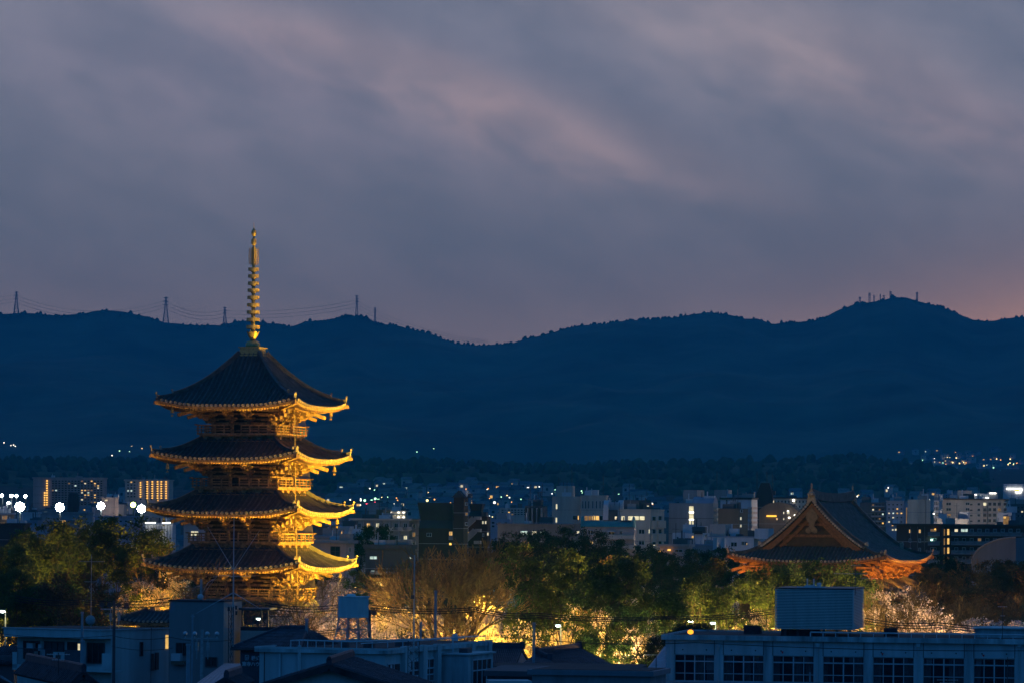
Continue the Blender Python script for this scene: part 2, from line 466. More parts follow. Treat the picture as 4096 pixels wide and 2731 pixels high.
# ------------------------------------------------------------------ pagoda
WOODM = mat('weathered_board', (0.12, 0.075, 0.04), .8, .4, 2)
PR = math.radians(-17.5)
PC = P(1001, 2600, 500)
pag = thing('pagoda', 'tall five storey wooden pagoda lit gold with a ringed spire', 'pagoda', (PC.x, PC.y, 0), PR)
LV = [(1, 10.65, 7.4, 4.75, 0.0, 5.0), (2, 10.3, 14.40, 4.5, 10.9, 6.35), (3, 9.95, 21.20, 4.22, 17.75, 6.06), (4, 9.65, 27.85, 3.93, 24.55, 5.75), (5, 9.25, 34.40, 3.66, 31.15, 5.3)]
def bell(parent, p):
    b = MB(); b.tube([p, p+Vector((0,0,-.35))], .03, 5)
    b.lathe([(.03, -.35), (.14, -.4), (.2, -.6), (.22, -.85), (.3, -1.0)], 8, p)
    b.tube([p+Vector((0,0,-1)), p+Vector((0,0,-1.25))], .02, 4); b.cbox(p+Vector((0,0,-1.35)), .28, .04, .2)
    b.build('wind_bell', BRONZE, parent)
def rail_part(parent, k, x0, x1, o, z, ext0, ext1):
    m = MB(); RK = RZ(k)
    def q(x, zz): return RK @ Vector((x, -o, zz))
    for zz, w in ((.28, .11), (.58, .10), (.95, .15)):
        m.bar(q(x0-ext0*(1 if zz > .8 else .6), z+zz+(.08 if zz > .8 and ext0 else 0)), q(x0, z+zz), w); m.bar(q(x0, z+zz), q(x1, z+zz), w)
        m.bar(q(x1, z+zz), q(x1+ext1*(1 if zz > .8 else .6), z+zz+(.08 if zz > .8 and ext1 else 0)), w)
    n = max(2, int((x1-x0)/1.15)); 
    for i in range(n+1):
        x = x0+(x1-x0)*i/n; m.bar(q(x, z), q(x, z+(1.05 if i in (0, n) else .92)), .14)
    m.build('railing', WOOD, parent)
for (n_, a, z0, bw, zf, bal) in LV:
    lift = .95
    topz = LV[n_][4]-.75 if n_ < 5 else 41.05
    topb = LV[n_][5]-.55 if n_ < 5 else 1.3
    single = (0, 1) if n_ > 1 else ()
    zb = z0-1.95
    roof, rf = build_roof(pag, a, a, z0, topz-z0, a-topb, lift, (bw+.2, bw+.2), 31, single, c=.48 if n_ == 5 else .6, soff=1.0, fly=.6)
    # wall with posts, beams, doors
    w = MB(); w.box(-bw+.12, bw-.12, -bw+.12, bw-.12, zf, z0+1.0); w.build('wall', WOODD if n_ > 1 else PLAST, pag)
    for k in range(4):
        for i in range(3 if k != 3 else 3):
            x = -bw+2*bw*i/3
            cb = MB(); cb.tube([RZ(k) @ Vector((x, -bw+(.0), zf)), RZ(k) @ Vector((x, -bw, zb+.2))], .24, 8); cb.build('column', WOOD, pag)
        for zz, h in ((zf+.2, .22), (zb-.25, .30), (zb+.35, .22), (zb+1.0, .2), (zb+1.55, .2)):
            b2 = MB(); b2.box(-bw-.35, bw+.35, -bw-.16, -bw+.1, zz, zz+h, RZ(k)); b2.build('beam', WOOD, pag)
        dh = zb-.3-zf-.5
        if dh > .6:
            for s_ in (-1, 1):
                d = MB(); d.box(min(0, s_*bw/3*.86)+.02, max(0, s_*bw/3*.86)-.02, -bw-.02, -bw+.08, zf+.45, zb-.28, RZ(k))
                for q in range(3): d.box(s_*bw/3*.8 if s_ < 0 else .05, -.05 if s_ < 0 else bw/3*.8, -bw-.07, -bw-.02, zf+.55+q*dh/3, zf+.65+q*dh/3, RZ(k))
                d.build('door', WOODM, pag)
                l_ = MB(); xa = bw/3*1.15; xb = bw*.93
                for q in range(9):
                    x = xa+(xb-xa)*q/8; l_.box(s_*x-.05, s_*x+.05, -bw-.03, -bw+.08, zf+.6, zb-.4, RZ(k))
                l_.box(min(s_*xa, s_*xb)-.08, max(s_*xa, s_*xb)+.08, -bw-.06, -bw+.08, zf+.5, zf+.62, RZ(k))
                l_.build('window_lattice', WOODM, pag)
    # purlin round the building
    for k in range(4):
        g = MB(); o = bw+2.3
        g.box(-o-.9, o+.9, -o-.14, -o+.14, z0-.12, z0+.16, RZ(k)); 
        o2 = bw+1.4; g.box(-o2-.5, o2+.5, -o2-.11, -o2+.11, z0-.45, z0-.2, RZ(k)); g.build('eave_purlin', WOOD, pag)
    br = bracket_mesh(zb); cbm = corner_bracket_mesh(zb)
    for k in range(4):
        for x in (-bw/3, bw/3):
            o = link('bracket', br, pag); o.matrix_local = RZ(k) @ Matrix.Translation((x, -bw, 0))
        o = link('corner_bracket', cbm, pag); o.matrix_local = RZ(k) @ Matrix.Translation((bw, -bw, 0))
    # bells
    for k in range(4): bell(pag, rf.pt(k, a-1.6, 1.6, -1.15))
    if n_ > 1:
        f = MB(); f.box(-bal, bal, -bal, bal, zf-.22, zf); f.box(-bal+.25, bal-.25, -bal+.25, bal-.25, zf-.42, zf-.222)
        f.build('balcony_floor', WOOD, pag)
        f = MB(); f.box(-bal+1, bal-1, -bal+1, bal-1, zf-1.2, zf-.424)
        f.build('balcony_base', WOOD, pag)
        for k in range(4):
            for i in range(6):
                x = (bal-.9)*(2*i/5-1)
                c = MB(); c.prism([(x-.18, zf-.85), (x+.18, zf-.85), (x+.42, zf-.6), (x+.42, zf-.45), (x-.42, zf-.45), (x-.42, zf-.6)], -bal+.45, -bal+1.0, RZ(k)); c.build('balcony_bracket', WOOD, pag)
            b = MB(); b.box(-bal+.1, bal-.1, -bal+.12, -bal+.5, zf-1.25, zf-.98, RZ(k)); b.build('balcony_beam', WOOD, pag)
            rail_part(pag, k, -bal+.1, -.55, bal-.12, zf, .45, 0); rail_part(pag, k, .55, bal-.1, bal-.12, zf, 0, .45)
            if k != 2: continue
            nm = MB(); h2 = bal-.05
            nm.grid([[RZ(k) @ Vector((h2*(2*i/6-1), -h2, zf+1.0)) for i in range(7)], [RZ(k) @ Vector((h2*.97*(2*i/6-1), -h2*.97, z0-.5)) for i in range(7)]])
            nm.build('bird_net', NET, pag)
# stone platform
m = MB(); m.box(-7.6, 7.6, -7.6, 7.6, -.2, 1.1); m.build('stone_platform', PLAST, pag)
rail_part(pag, 0, -7.4, -1, 7.4, 4.0, .3, 0) if False else None
# lightning cable down the near corner
c_ = MB(); c_.tube([(7.6, -5.2, 34.0), (7.75, -5.3, 27.5), (8.0, -5.6, 21), (8.4, -5.9, 14), (8.8, -6.3, 5), (8.8, -6.3, .5)], .045, 5)
c_.build('cable', BRONZE, pag)
# spire
sp = MB(); sp.box(-1.26, 1.26, -1.26, 1.26, 41.0, 41.85); sp.box(-1.4, 1.4, -1.4, 1.4, 41.85, 41.97)
sp.box(-1.5, 1.5, -1.5, 1.5, 40.75, 40.999)
for k in range(4):
    for x in (-.62, .62): sp.box(x-.5, x+.5, -1.30, -1.262, 41.15, 41.7, RZ(k))
dew = sp.build('dew_basin', BRONZE, pag)
sp = MB(); sp.lathe([(.86, 41.97), (.92, 42.15), (.88, 42.45), (.66, 42.7), (.3, 42.8)], 20); sp.build('inverted_bowl', BRONZE, pag, smooth=False)
# lotus
lo = MB(); nP = 8
for i in range(nP):
    t0 = 2*math.pi*i/nP
    rows = []
    for j in range(6):
        z = 42.95+1.0*j/5; r = .34+.5*(j/5)**.7; hw = (math.pi/nP)*(.98 if j < 4 else (.85 if j == 4 else .35))
        rows.append([Vector((r*math.cos(t0+hw*u), r*math.sin(t0+hw*u), z-(.1*abs(u) if j == 5 else 0))) for u in (-1, -.5, 0, .5, 1)])
    lo.grid(rows); lo.grid([[p*1.0+Vector((-p.x*.08, -p.y*.08, 0)) for p in r_] for r_ in rows])
lo.lathe([(.3, 42.8), (.42, 42.9), (.36, 43.0), (.5, 43.25), (.5, 43.3)], 16)
lo.build('lotus_cup', BRONZE, pag)
sp = MB(); sp.tube([(0,0,42.8), (0,0,48), (0,0,52.2), (0,0,55.9)], [.27, .24, .19, .13], 10); sp.build('spire_shaft', BRONZE, pag)
for z, r in zip((44.45, 45.37, 46.3, 47.2, 48.13, 49.03, 49.9, 50.8, 51.65), (.86, .83, .81, .78, .75, .73, .70, .68, .66)):
    g = MB(); n = 20
    for (r0, r1) in ((r, r-.05),):
        g.lathe([(r, z-.2), (r, z+.2)], n); g.f = g.f[:-2]
        b = MB(); b.lathe([(r-.05, z+.2), (r-.05, z-.2)], n); b.f = b.f[:-2]; g.add(b.v, b.f)
        for e_ in (-.2, .2):
            b = MB(); b.lathe([(r-.05, z+e_), (r, z+e_)], n); b.f = b.f[:-2]; g.add(b.v, b.f)
    g.lathe([(.3, z-.34), (.36, z-.2), (.36, z+.16), (.28, z+.2)], 12)
    for q in range(8): g.bar((0,0,z), ((r-.02)*math.cos(q*math.pi/4), (r-.02)*math.sin(q*math.pi/4), z), .09, .3)
    g.build('spire_ring', BRONZE, pag)
fl = MB()
for q in range(4):
    t = q*math.pi/2+math.pi/4*.6; d = Vector((math.cos(t), math.sin(t), 0))
    for j in range(7):
        z = 52.35+j*.28; pts = []
        for s_ in range(9):
            a_ = s_/8*1.9*math.pi; rr = .13*(1-.06*s_)
            pts.append(d*(.36+rr*math.cos(a_)*(1.5))+Vector((0, 0, z+rr*math.sin(a_))))
        fl.tube(pts, .03, 4)
        fl.tube([d*.2+Vector((0,0,z)), d*.58+Vector((0,0,z+.16))], .03, 4)
    fl.tube([d*(.6-.05*abs(j-4)/4)+Vector((0,0,52.25+j*.26)) for j in range(9)], .035, 4)
    fl.box(.12, .3, -.03, .03, 52.2, 54.4, Matrix.Rotation(t, 4, 'Z'))
fl.build('water_flame_finial', BRONZE, pag)
sp = MB(); sp.lathe([(.1, 54.6), (.3, 54.8), (.34, 55.1), (.3, 55.45), (.12, 55.55)], 12); sp.build('dragon_wheel', BRONZE, pag)
sp = MB(); sp.lathe([(.1, 55.75), (.27, 55.95), (.33, 56.2), (.27, 56.5), (.1, 56.72), (.04, 56.9), (.02, 57.5)], 12); sp.build('jewel', BRONZE, pag)

# ------------------------------------------------------------------ main hall
HR = math.radians(-18.5)
A, B = 11.95, 15.8
HCN = P(3224, 2200, 588)   # middle of the gable-side eave
eyv = Vector((-math.sin(HR), math.cos(HR), 0))
hc = Vector((HCN.x, HCN.y, 0)) + eyv*B
hall = thing('temple_hall', 'large two roofed temple hall with a gabled tiled roof lit orange under the eaves', 'temple', (hc.x, hc.y, 0), HR)
z0 = 15.1; HH = 9.0; IN = 4.2
# skirt roof up to the gable line
def hz_(d): return z0+HH*prof(d/A, .46)
HW = mat('vermilion_wood', (0.17, 0.09, 0.045), .75, .3, 3)
skH = hz_(IN)-z0
roof, rf = build_roof(hall, A, B, z0, skH, IN, 1.15, (7.8, 11.8), 41, (0,), c=.85, soff=.9, gable=True, wood=HW, fly=.6, rib=.14, disc=.2)
YG = B-IN
# upper slopes to the ridge
up = MB(); ups = MB()
for s_ in (-1, 1):
    rows = []
    for j in range(11):
        d = IN+(A-IN)*j/10
        rows.append([Vector((s_*(A-d), y, hz_(d))) for y in (-YG-1.1, -YG*.5, 0, YG*.5, YG+1.1)])
    up.grid(rows); up.grid([[p+Vector((0,0,-.3)) for p in r_] for r_ in rows])
    n = 40
    for i in range(n):
        y = (YG+1.0)*(2*(i+.5)/n-1); vs = []
        for j in range(9):
            d = IN+(A-IN)*j/8
            for q in range(4):
                t = math.pi*q/3; vs.append(Vector((s_*(A-d), y-.14*math.cos(t), hz_(d)+.15*math.sin(t)+.02)))
        fs = [(j*4+q, j*4+q+1, j*4+q+5, j*4+q+4) for j in range(8) for q in range(3)]
        ups.add(vs, fs)
upo = up.build('upper_roof', TILEB, hall, smooth=True)
ups.build('tile_rows', TILE, upo, kind='stuff')
for e_ in (-1, 1):
    # gable: recessed wall, barge boards, verge tiles, pendant
    Y = e_*YG
    gp = [(-(A-IN), hz_(IN)-.2)]+[(-(A-(IN+(A-IN)*j/8)), hz_(IN+(A-IN)*j/8)-.35) for j in range(9)]+[((A-(IN+(A-IN)*j/8)), hz_(IN+(A-IN)*j/8)-.35) for j in range(7, -1, -1)]+[((A-IN), hz_(IN)-.2)]
    g = MB(); g.prism(gp, Y-e_*.8, Y-e_*1.0); g.build('gable_wall', WOODD, hall)
    for s_ in (-1, 1):
        bb = MB(); rows = []; rows2 = []
        for j in range(13):
            d = IN-.4+(A-IN+.4)*j/12; w_ = 1.0-.25*j/12
            rows.append([Vector((s_*(A-d), Y+e_*.75, hz_(d)-.30)), Vector((s_*(A-d), Y+e_*.75, hz_(d)-.30-w_*1.15))])
            rows2.append([Vector((s_*(A-d), Y+e_*.55, hz_(d)-.30)), Vector((s_*(A-d), Y+e_*.55, hz_(d)-.30-w_*1.15))])
        bb.grid(rows); bb.grid(rows2); bb.grid([[a_[1], b_[1]] for a_, b_ in zip(rows, rows2)])
        bb.build('barge_board', HW, hall)
        ib = MB()
        for j in range(10):
            d = IN+1.0+(A-IN-1.2)*j/10; d2 = IN+1.0+(A-IN-1.2)*(j+1)/10
            ib.bar((s_*(A-d), Y-e_*.45, hz_(d)-1.9), (s_*(A-d2), Y-e_*.45, hz_(d2)-1.9), .3, .5)
        ib.build('inner_rafter', HW, hall)
        for j in range(24):
            d = IN+.2+(A-IN-.8)*j/23
            dk = MB(); p = Vector((s_*(A-d), Y+e_*1.12, hz_(d)+.05)); dk.tube([p, p+Vector((0, e_*.14, 0))], .19, 8); dk.build('verge_tile', DISC, hall)
        vr = MB()
        for j in range(12):
            d = IN-.3+(A-IN)*j/12; d2 = IN-.3+(A-IN)*(j+1)/12
            vr.bar((s_*(A-d), Y-e_*.1, hz_(d)+.35), (s_*(A-d2), Y-e_*.1, hz_(d2)+.35), .45, .6)
            vr.bar((s_*(A-d), Y+e_*.95, hz_(d)+.16), (s_*(A-d2), Y+e_*.95, hz_(d2)+.16), .3, .3)
        vr.build('verge_ridge', TILE, hall)
        eb = MB(); eb.prism([(-.2, 0), (.25, 0), (.35, .6), (.2, 1.1), (-.2, .9)], -.3, .3, Matrix.Translation((s_*(A-IN+.3), Y-e_*.1, hz_(IN-.3))) @ Matrix.Rotation(0 if s_ > 0 else math.pi, 4, 'Z')); eb.build('ridge_end_tile', DISC, hall)
    # pendant ornament and tie beams
    pz = hz_(A)-1.6
    pd = MB(); pd.prism([(0, pz+.6), (.75, pz-.3), (.95, pz-1.0), (.55, pz-1.5), (.35, pz-2.2), (.7, pz-2.5), (.75, pz-3.0), (.4, pz-3.3), (.0, pz-3.0), (-.4, pz-3.3), (-.75, pz-3.0), (-.7, pz-2.5), (-.35, pz-2.2), (-.55, pz-1.5), (-.95, pz-1.0), (-.75, pz-.3)], Y+e_*.76, Y+e_*.95)
    for s_ in (-1, 1): pd.tube([(s_*.5, Y+e_*.9, pz-2.85), (s_*.5, Y+e_*1.05, pz-2.85)], .42, 10)
    pd.build('gable_pendant', mat('carved_wood_pale', (.16, .12, .07), .7), hall)
    for zz, hw, hh in ((hz_(IN)+1.5, 5.2, .4), (hz_(IN)+3.2, 3.0, .35)):
        tb = MB(); tb.box(-hw, hw, min(Y-e_*.75, Y-e_*.4), max(Y-e_*.75, Y-e_*.4), zz, zz+hh); tb.build('tie_beam', HW, hall)
    for x in (-4.4, 4.4):
        zt_ = hz_(IN)+1.9
        st = MB(); st.prism([(x-.25, hz_(IN)+.2), (x+.25, hz_(IN)+.2), (x+.35, zt_-.4), (x+.5, zt_), (x-.5, zt_), (x-.35, zt_-.4)], Y-e_*.72, Y-e_*.5); st.build('strut', HW, hall)
# ridge
zr = hz_(A)
rb = MB(); nseg = 14; Lr = YG+1.15
for i in range(nseg):
    y0 = Lr*(2*i/nseg-1); y1 = Lr*(2*(i+1)/nseg-1); f0 = .55*abs(y0/Lr)**3; f1 = .55*abs(y1/Lr)**3
    rb.bar((0, y0, zr+.45+f0), (0, y1, zr+.45+f1), .7, 1.1); rb.bar((0, y0, zr+1.1+f0), (0, y1, zr+1.1+f1), .42, .22)
rb.build('main_ridge', TILE, hall)
for e_ in (-1, 1):
    o = MB(); M = Matrix.Translation((0, e_*Lr, zr+.35)) @ Matrix.Scale(.72, 4)
    o.prism([(-1.0, -1.0), (-.95, -.2), (-.7, .1), (-.75, .7), (-.45, 1.3), (-.2, 1.5), (-.12, 1.9), (0, 2.25), (.12, 1.9), (.2, 1.5), (.45, 1.3), (.75, .7), (.7, .1), (.95, -.2), (1.0, -1.0), (.5, -1.2), (0, -.5), (-.5, -1.2)], -.25, .3, M)
    o.lathe([(.2, 0), (.55, .15), (.55, .5), (.2, .65)], 8, (0, e_*(Lr+.25), zr+.6))
    o.prism([(-.15, 2.1), (.15, 2.1), (.25, 2.6), (.1, 2.9), (.02, 3.15), (-.1, 2.85), (-.22, 2.5)], -.1, .1, M)
    o.build('ridge_ornament', DISC, hall)
# body under the upper roof
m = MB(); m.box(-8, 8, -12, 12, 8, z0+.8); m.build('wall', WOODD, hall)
bm_ = bracket_mesh(z0-2.3, 'hall_bracket', HW, 1.15); cm_ = corner_bracket_mesh(z0-2.3, 'hall_corner_bracket', HW)
for k in range(4):
    bx, by = (8, 12) if k % 2 == 0 else (12, 8)
    nb = 5 if k % 2 == 0 else 7
    for i in range(1, nb):
        o = link('bracket', bm_, hall); o.matrix_local = RZ(k) @ Matrix.Translation((bx*(2*i/nb-1), -by, 0))
    o = link('corner_bracket', cm_, hall); o.matrix_local = RZ(k) @ Matrix.Translation((bx, -by, 0))
    for i in range(nb):
        cb = MB(); x = bx*(2*i/nb-1); cb.tube([RZ(k) @ Vector((x, -by, 10)), RZ(k) @ Vector((x, -by, z0-2.2))], .34, 8); cb.build('column', HW, hall)
    g = MB(); o_ = by+2.6; g.box(-(bx+3.2), bx+3.2, -o_-.16, -o_+.16, z0-.2, z0+.1, RZ(k)); g.build('eave_purlin', HW, hall)
    for zz in (z0-2.5, z0-4): 
        g = MB(); g.box(-bx-.4, bx+.4, -by-.2, -by+.1, zz, zz+.35, RZ(k)); g.build('beam', HW, hall)
    bell(hall, rf.pt(k, (A if k % 2 == 0 else B)-1.6, 1.6, -1.2))
roof2, rf2 = build_roof(hall, A+2.6, B+2.4, 9.6, 2.9, 6.6, 1.1, (11, 14.6), 45, (), c=.8, soff=.5, wood=HW, fly=.6)
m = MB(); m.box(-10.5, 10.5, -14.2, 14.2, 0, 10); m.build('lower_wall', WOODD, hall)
# ------------------------------------------------------------------ terrain
FOREST = mat('forest_canopy', (0.062, 0.080, 0.058), .95, .5, .004, col2=(0.008, 0.016, 0.012), spec=.05)
FORESTN = mat('near_forest_canopy', (0.055, 0.062, 0.030), .95, .5, .02, col2=(0.014, 0.018, 0.010), spec=.05)
GROUND = mat('ground_mixed', (0.028, 0.032, 0.028), .95, .5, .02, spec=.05)
rs = np.random.RandomState(5)
def vnoise(x, y, seed=0):
    xi = np.floor(x).astype(np.int64); yi = np.floor(y).astype(np.int64); fx = x-xi; fy = y-yi
    fx = fx*fx*(3-2*fx); fy = fy*fy*(3-2*fy)
    def h(a, b):
        v = (a*374761393 + b*668265263 + seed*982451653) & 0xffffffff
        v = ((v ^ (v >> 13))*1274126177) & 0xffffffff
        return ((v ^ (v >> 16)) & 0xffff)/65535.0
    return (h(xi,yi)*(1-fx)+h(xi+1,yi)*fx)*(1-fy)+(h(xi,yi+1)*(1-fx)+h(xi+1,yi+1)*fx)*fy
def fbm(x, y, o=4, seed=0):
    s = 0; a = .5
    for i in range(o): s = s+a*vnoise(x*2**i, y*2**i, seed+i); a *= .5
    return s-.5+.5**(o+1)
MP = [(-1500,1330),(-600,1290),(0,1257),(110,1250),(240,1262),(300,1257),(380,1245),(420,1241),(520,1250),(600,1270),(660,1288),(740,1297),(880,1300),(920,1290),(990,1283),(1060,1289),(1165,1304),(1220,1283),(1300,1278),(1400,1258),(1450,1262),(1500,1288),(1600,1305),(1700,1330),(1780,1360),(1830,1376),(1900,1380),(2030,1376),(2080,1362),(2180,1335),(2300,1305),(2400,1297),(2500,1286),(2650,1276),(2830,1251),(2900,1253),(2980,1276),(3030,1275),(3080,1293),(3200,1289),(3280,1272),(3350,1240),(3430,1215),(3520,1201),(3580,1189),(3620,1190),(3680,1208),(3760,1224),(3830,1252),(3890,1280),(3960,1284),(4030,1272),(4096,1268),(4600,1230),(5600,1300)]
LP = [(-1500,1850),(0,1858),(250,1861),(400,1868),(600,1872),(900,1868),(1200,1860),(1350,1858),(1540,1866),(1700,1863),(1860,1870),(2100,1889),(2210,1881),(2370,1890),(2450,1874),(2560,1873),(2800,1873),(2970,1870),(3100,1862),(3230,1862),(3390,1856),(3440,1855),(3540,1868),(3620,1876),(3700,1889),(3824,1908),(3920,1922),(3984,1940),(4025,1975),(4200,2040),(5600,2080)]
def profile(pts, D):
    us, zs = [], []
    for px, py in pts:
        u, v = uv(px, py); us.append(u/F); zs.append(HC+v*D/F)
    return np.array(us), np.array(zs)
def ground_z(t, D):
    """t = x/y"""
    g = np.clip(D-1750, 0, None)*.030
    return np.minimum(g, 95)
def polar(name, T, Ds, zf, m, smooth=True):
    tt, dd = np.meshgrid(T, Ds); zz = zf(tt, dd)
    V = np.stack([tt*dd, dd, zz], -1).reshape(-1, 3); nT = len(T); nD = len(Ds)
    i, j = np.meshgrid(np.arange(nD-1), np.arange(nT-1), indexing='ij'); a = (i*nT+j).ravel()
    me = npmesh(name, V, np.stack([a, a+1, a+nT+1, a+nT], 1), m)
    if smooth: me.polygons.foreach_set('use_smooth', [True]*len(me.polygons))
    return link(name, me, None, kind='structure')
T_ = np.linspace(-.22, .22, 160)
gv = [(-4000,-3000,0),(4000,-3000,0)]
polar('ground', np.linspace(-.30, .30, 200), np.concatenate([[30, 200, 500, 900, 1300], np.linspace(1700, 5400, 60)]), lambda t, d: ground_z(t, d), GROUND)
gb = MB(); gb.add([Vector(p) for p in ((-6000,-500,-.3),(6000,-500,-.3),(6000,1600,-.3),(-6000,1600,-.3))], [(0,1,2,3)])
gb.build('ground_plain', GROUND, None, kind='structure')
mu, mz = profile(MP, 9200.0)
def mountain(t, d):
    s = np.clip((d-5000)/4200, 0, 1); ridge = np.interp(t, mu, mz)
    base = 60.0
    x = t*d
    z = base+(ridge-base)*s**1.8
    spur = (np.abs(fbm(x/900+3, d/1500, 4, 3))*2.2-.35)*-150*(s*(1-s)*4)**.8*(.4+.6*s)
    rough = (fbm(x/30, d/30, 3, 9))*7*np.minimum(1, s*4)
    over = np.clip((d-9200), 0, None)
    return z+spur*1.5+rough-over*.25
polar('mountains', np.linspace(-.155, .155, 1500), np.concatenate([np.linspace(5000, 8600, 110), np.linspace(8620, 9240, 34), np.linspace(9300, 10500, 8)]), mountain, FOREST)
wm = lambda t, d: np.interp(t, mu, mz)*((d-5000)/4200)**1.8 - np.clip(d-9200, 0, None)*.25 + 8*fbm(t*d/60, d/60, 3, 5)
polar('mountains_beyond_left', np.linspace(-.75, -.155, 300), np.linspace(5000, 10500, 40), wm, FOREST)
polar('mountains_beyond_right', np.linspace(.155, .75, 300), np.linspace(5000, 10500, 40), wm, FOREST)
lu, lz = profile(LP, 4500.0)
def low(t, d):
    ridge = np.interp(t, lu, lz); x = t*d; g = ground_z(t, d)
    s = np.clip((d-3200)/1300, 0, 1); s = np.sin(s*math.pi/2)**1.1
    back = np.clip((d-4500)/700, 0, 1)
    z = (g-6)*(1-s)+ridge*s
    z = z*(1-back)+30*back
    spur = -np.abs(fbm(x/260, d/420, 4, 21))*50*(s*(1-s)*4)
    return z+spur+fbm(x/13, d/13, 2, 31)*6
polar('wooded_hills', np.linspace(-.16, .16, 1300), np.concatenate([np.linspace(3200, 4460, 80), np.linspace(4470, 4520, 8), np.linspace(4540, 5200, 10)]), low, FORESTN)

# trees standing along the two ridges
def blob_trees(name, T, Ds, zf, h, m, cone=.5):
    V = []; Fc = []; n = 0
    for t, d in zip(T, Ds):
        z = float(zf(np.array([t]), np.array([d]))[0]); H = h*(.4+1.1*rs.rand()**1.5); w = H*(.35+.3*rs.rand()); x = t*d
        k = 5; c = rs.rand() < cone
        lv = [(w*.5, .1), (w, .35), (w*(.55 if c else .85), .7), (.02 if c else w*.3, 1.0)]
        for r, f in lv:
            for q in range(k):
                a = 2*math.pi*q/k+f; rr = r*(.75+.5*rs.rand())
                V.append((x+rr*math.cos(a), d+rr*math.sin(a), z-1.5+H*f))
        for i in range(3):
            for q in range(k):
                q2 = (q+1) % k; Fc.append((n+i*k+q, n+i*k+q2, n+(i+1)*k+q2, n+(i+1)*k+q))
        n += 4*k
    return link(name, npmesh(name, V, Fc, m), None, kind='stuff')
tt = rs.uniform(-.14, .14, 900); blob_trees('ridge_forest', tt, 9200+rs.uniform(-60, 10, 900), lambda t, d: mountain(t, d)-3, 7.5, FOREST, .2)
tt = rs.uniform(-.15, .125, 2600); blob_trees('hill_forest', tt, 4500-rs.uniform(-10, 1250, 2600), low, 8, FORESTN, .2)

# ------------------------------------------------------------------ pylons and masts on the skyline
PYL = mat('pylon_steel', (0.10, 0.11, 0.13), .7, .1, 1)
def pylon(px, yt, yb, label, D=9150, wide=.16, arms=3, group='power pylons on the mountain ridge'):
    b = P(px, yb, D); H = P(px, yt, D).z-b.z
    o = thing('power_pylon', label, 'pylon', (b.x, b.y, b.z-4), 0, group)
    H += 4
    m = MB(); w = H*wide/2
    def q(i, z): s_ = (1-z)**1.3*.85+.15; return Vector((w*s_*(1 if i in (0, 1) else -1), w*s_*(1 if i in (0, 3) else -1), H*z))
    lv = [0, .15, .3, .43, .55, .66, .76, .85, .93, 1]
    for i in range(4):
        for a, c in zip(lv, lv[1:]):
            m.bar(q(i, a), q(i, c), 1.15); m.bar(q(i, a), q((i+1) % 4, c), .6); m.bar(q(i, c), q((i+1) % 4, c), .5)
    m.build('lattice_mast', PYL, o)
    for j in range(arms):
        z = 1-.02-j*.13; a = MB(); r = H*(.09+.02*(j == 1))
        a.bar((-r, 0, H*z), (r, 0, H*z), 1.2); a.bar((-r, 0, H*z), (0, 0, H*(z+.04)), .5); a.bar((r, 0, H*z), (0, 0, H*(z+.04)), .5); a.build('cross_arm', PYL, o)
    return o
PY = [(65,1168,1256,'leftmost lattice pylon on the ridge'), (663,1190,1292,'tall lattice pylon standing in the dip left of the pagoda spire'), (899,1230,1300,'short pylon on the ridge just left of the golden spire'), (1427,1183,1262,'narrow pylon on the hump right of the pagoda spire'), (1500,1232,1288,'small pylon just below the hump right of the spire')]
for a in PY: pylon(a[0], a[1], a[2], a[3], wide=.22 if a[0] < 1000 else .14)
WIRE = mat('wire', (0.02, 0.022, 0.025), .7, .1, 1)
def wire(name, a, b, sag, r, label, group, cat='power line', n=24, m=None):
    w = MB(); w.tube([a.lerp(b, i/n)-Vector((0,0,sag*4*(i/n)*(1-i/n))) for i in range(n+1)], r, 4)
    o = w.build(name, m or WIRE); o['label'] = label; o['category'] = cat; o['group'] = group; return o
spans = [((-200,1215),(65,1180),.2),((65,1183),(663,1202),30),((663,1206),(899,1240),14),((899,1243),(1427,1200),10),((1427,1200),(1500,1238),3),((1500,1242),(1952,1360),12)]
SPN = ['left of the leftmost ridge pylon', 'between the leftmost and the second ridge pylon', 'left of the short pylon beside the spire', 'crossing behind the golden spire', 'between the two pylons right of the spire', 'falling into the saddle right of the spire']
for (a, b, sg) in spans:
    for j in range(3):
        wire('power_line', P(a[0], a[1]+14*j, 9150), P(b[0], b[1]+(14 if b[0]<1900 else 5)*j, 9150), sg, .27, ('top', 'middle', 'bottom')[j]+' cable '+SPN[spans.index((a, b, sg))], 'cables between the ridge pylons')
def mast(px, yt, yb, label, kind=0):
    D = 9100; b = P(px, yb, D); H = P(px, yt, D).z-b.z+9
    o = thing('radio_mast', label, 'radio mast', (b.x, b.y, b.z-6), 0, 'radio masts on the right hand summit')
    m = MB(); w = 1.6 if kind else .7
    for i, j in ((1,1),(1,-1),(-1,-1),(-1,1)): m.bar((i*w, j*w, 0), (i*w*.8, j*w*.8, H), 1.1)
    for k in range(6): m.bar((-w, 0, H*k/6), (w, 0, H*(k+1)/6), .6)
    m.build('mast', PYL, o)
    if kind:
        for k in range(kind):
            z = H*(1-.12*k)-1; d = MB(); d.lathe([(2.8, z-.5), (3.3, z), (2.8, z+.5)], 8); d.build('antenna_platform', PYL, o)
for a in [(3439,1193,1215,'short mast with two drums at the left of the summit',2),(3478,1177,1206,'mast with a wide head left of the summit',2),(3496,1185,1203,'thinnest needle mast on the summit slope',0),(3521,1182,1200,'slim pole mast between the two wide headed masts',0),(3535,1187,1200,'stubby mast with a flat head near the summit',1),(3562,1171,1197,'stout mast right beside the summit top',3),(3668,1174,1210,'tall drum mast alone right of the summit',5)]: mast(*a)

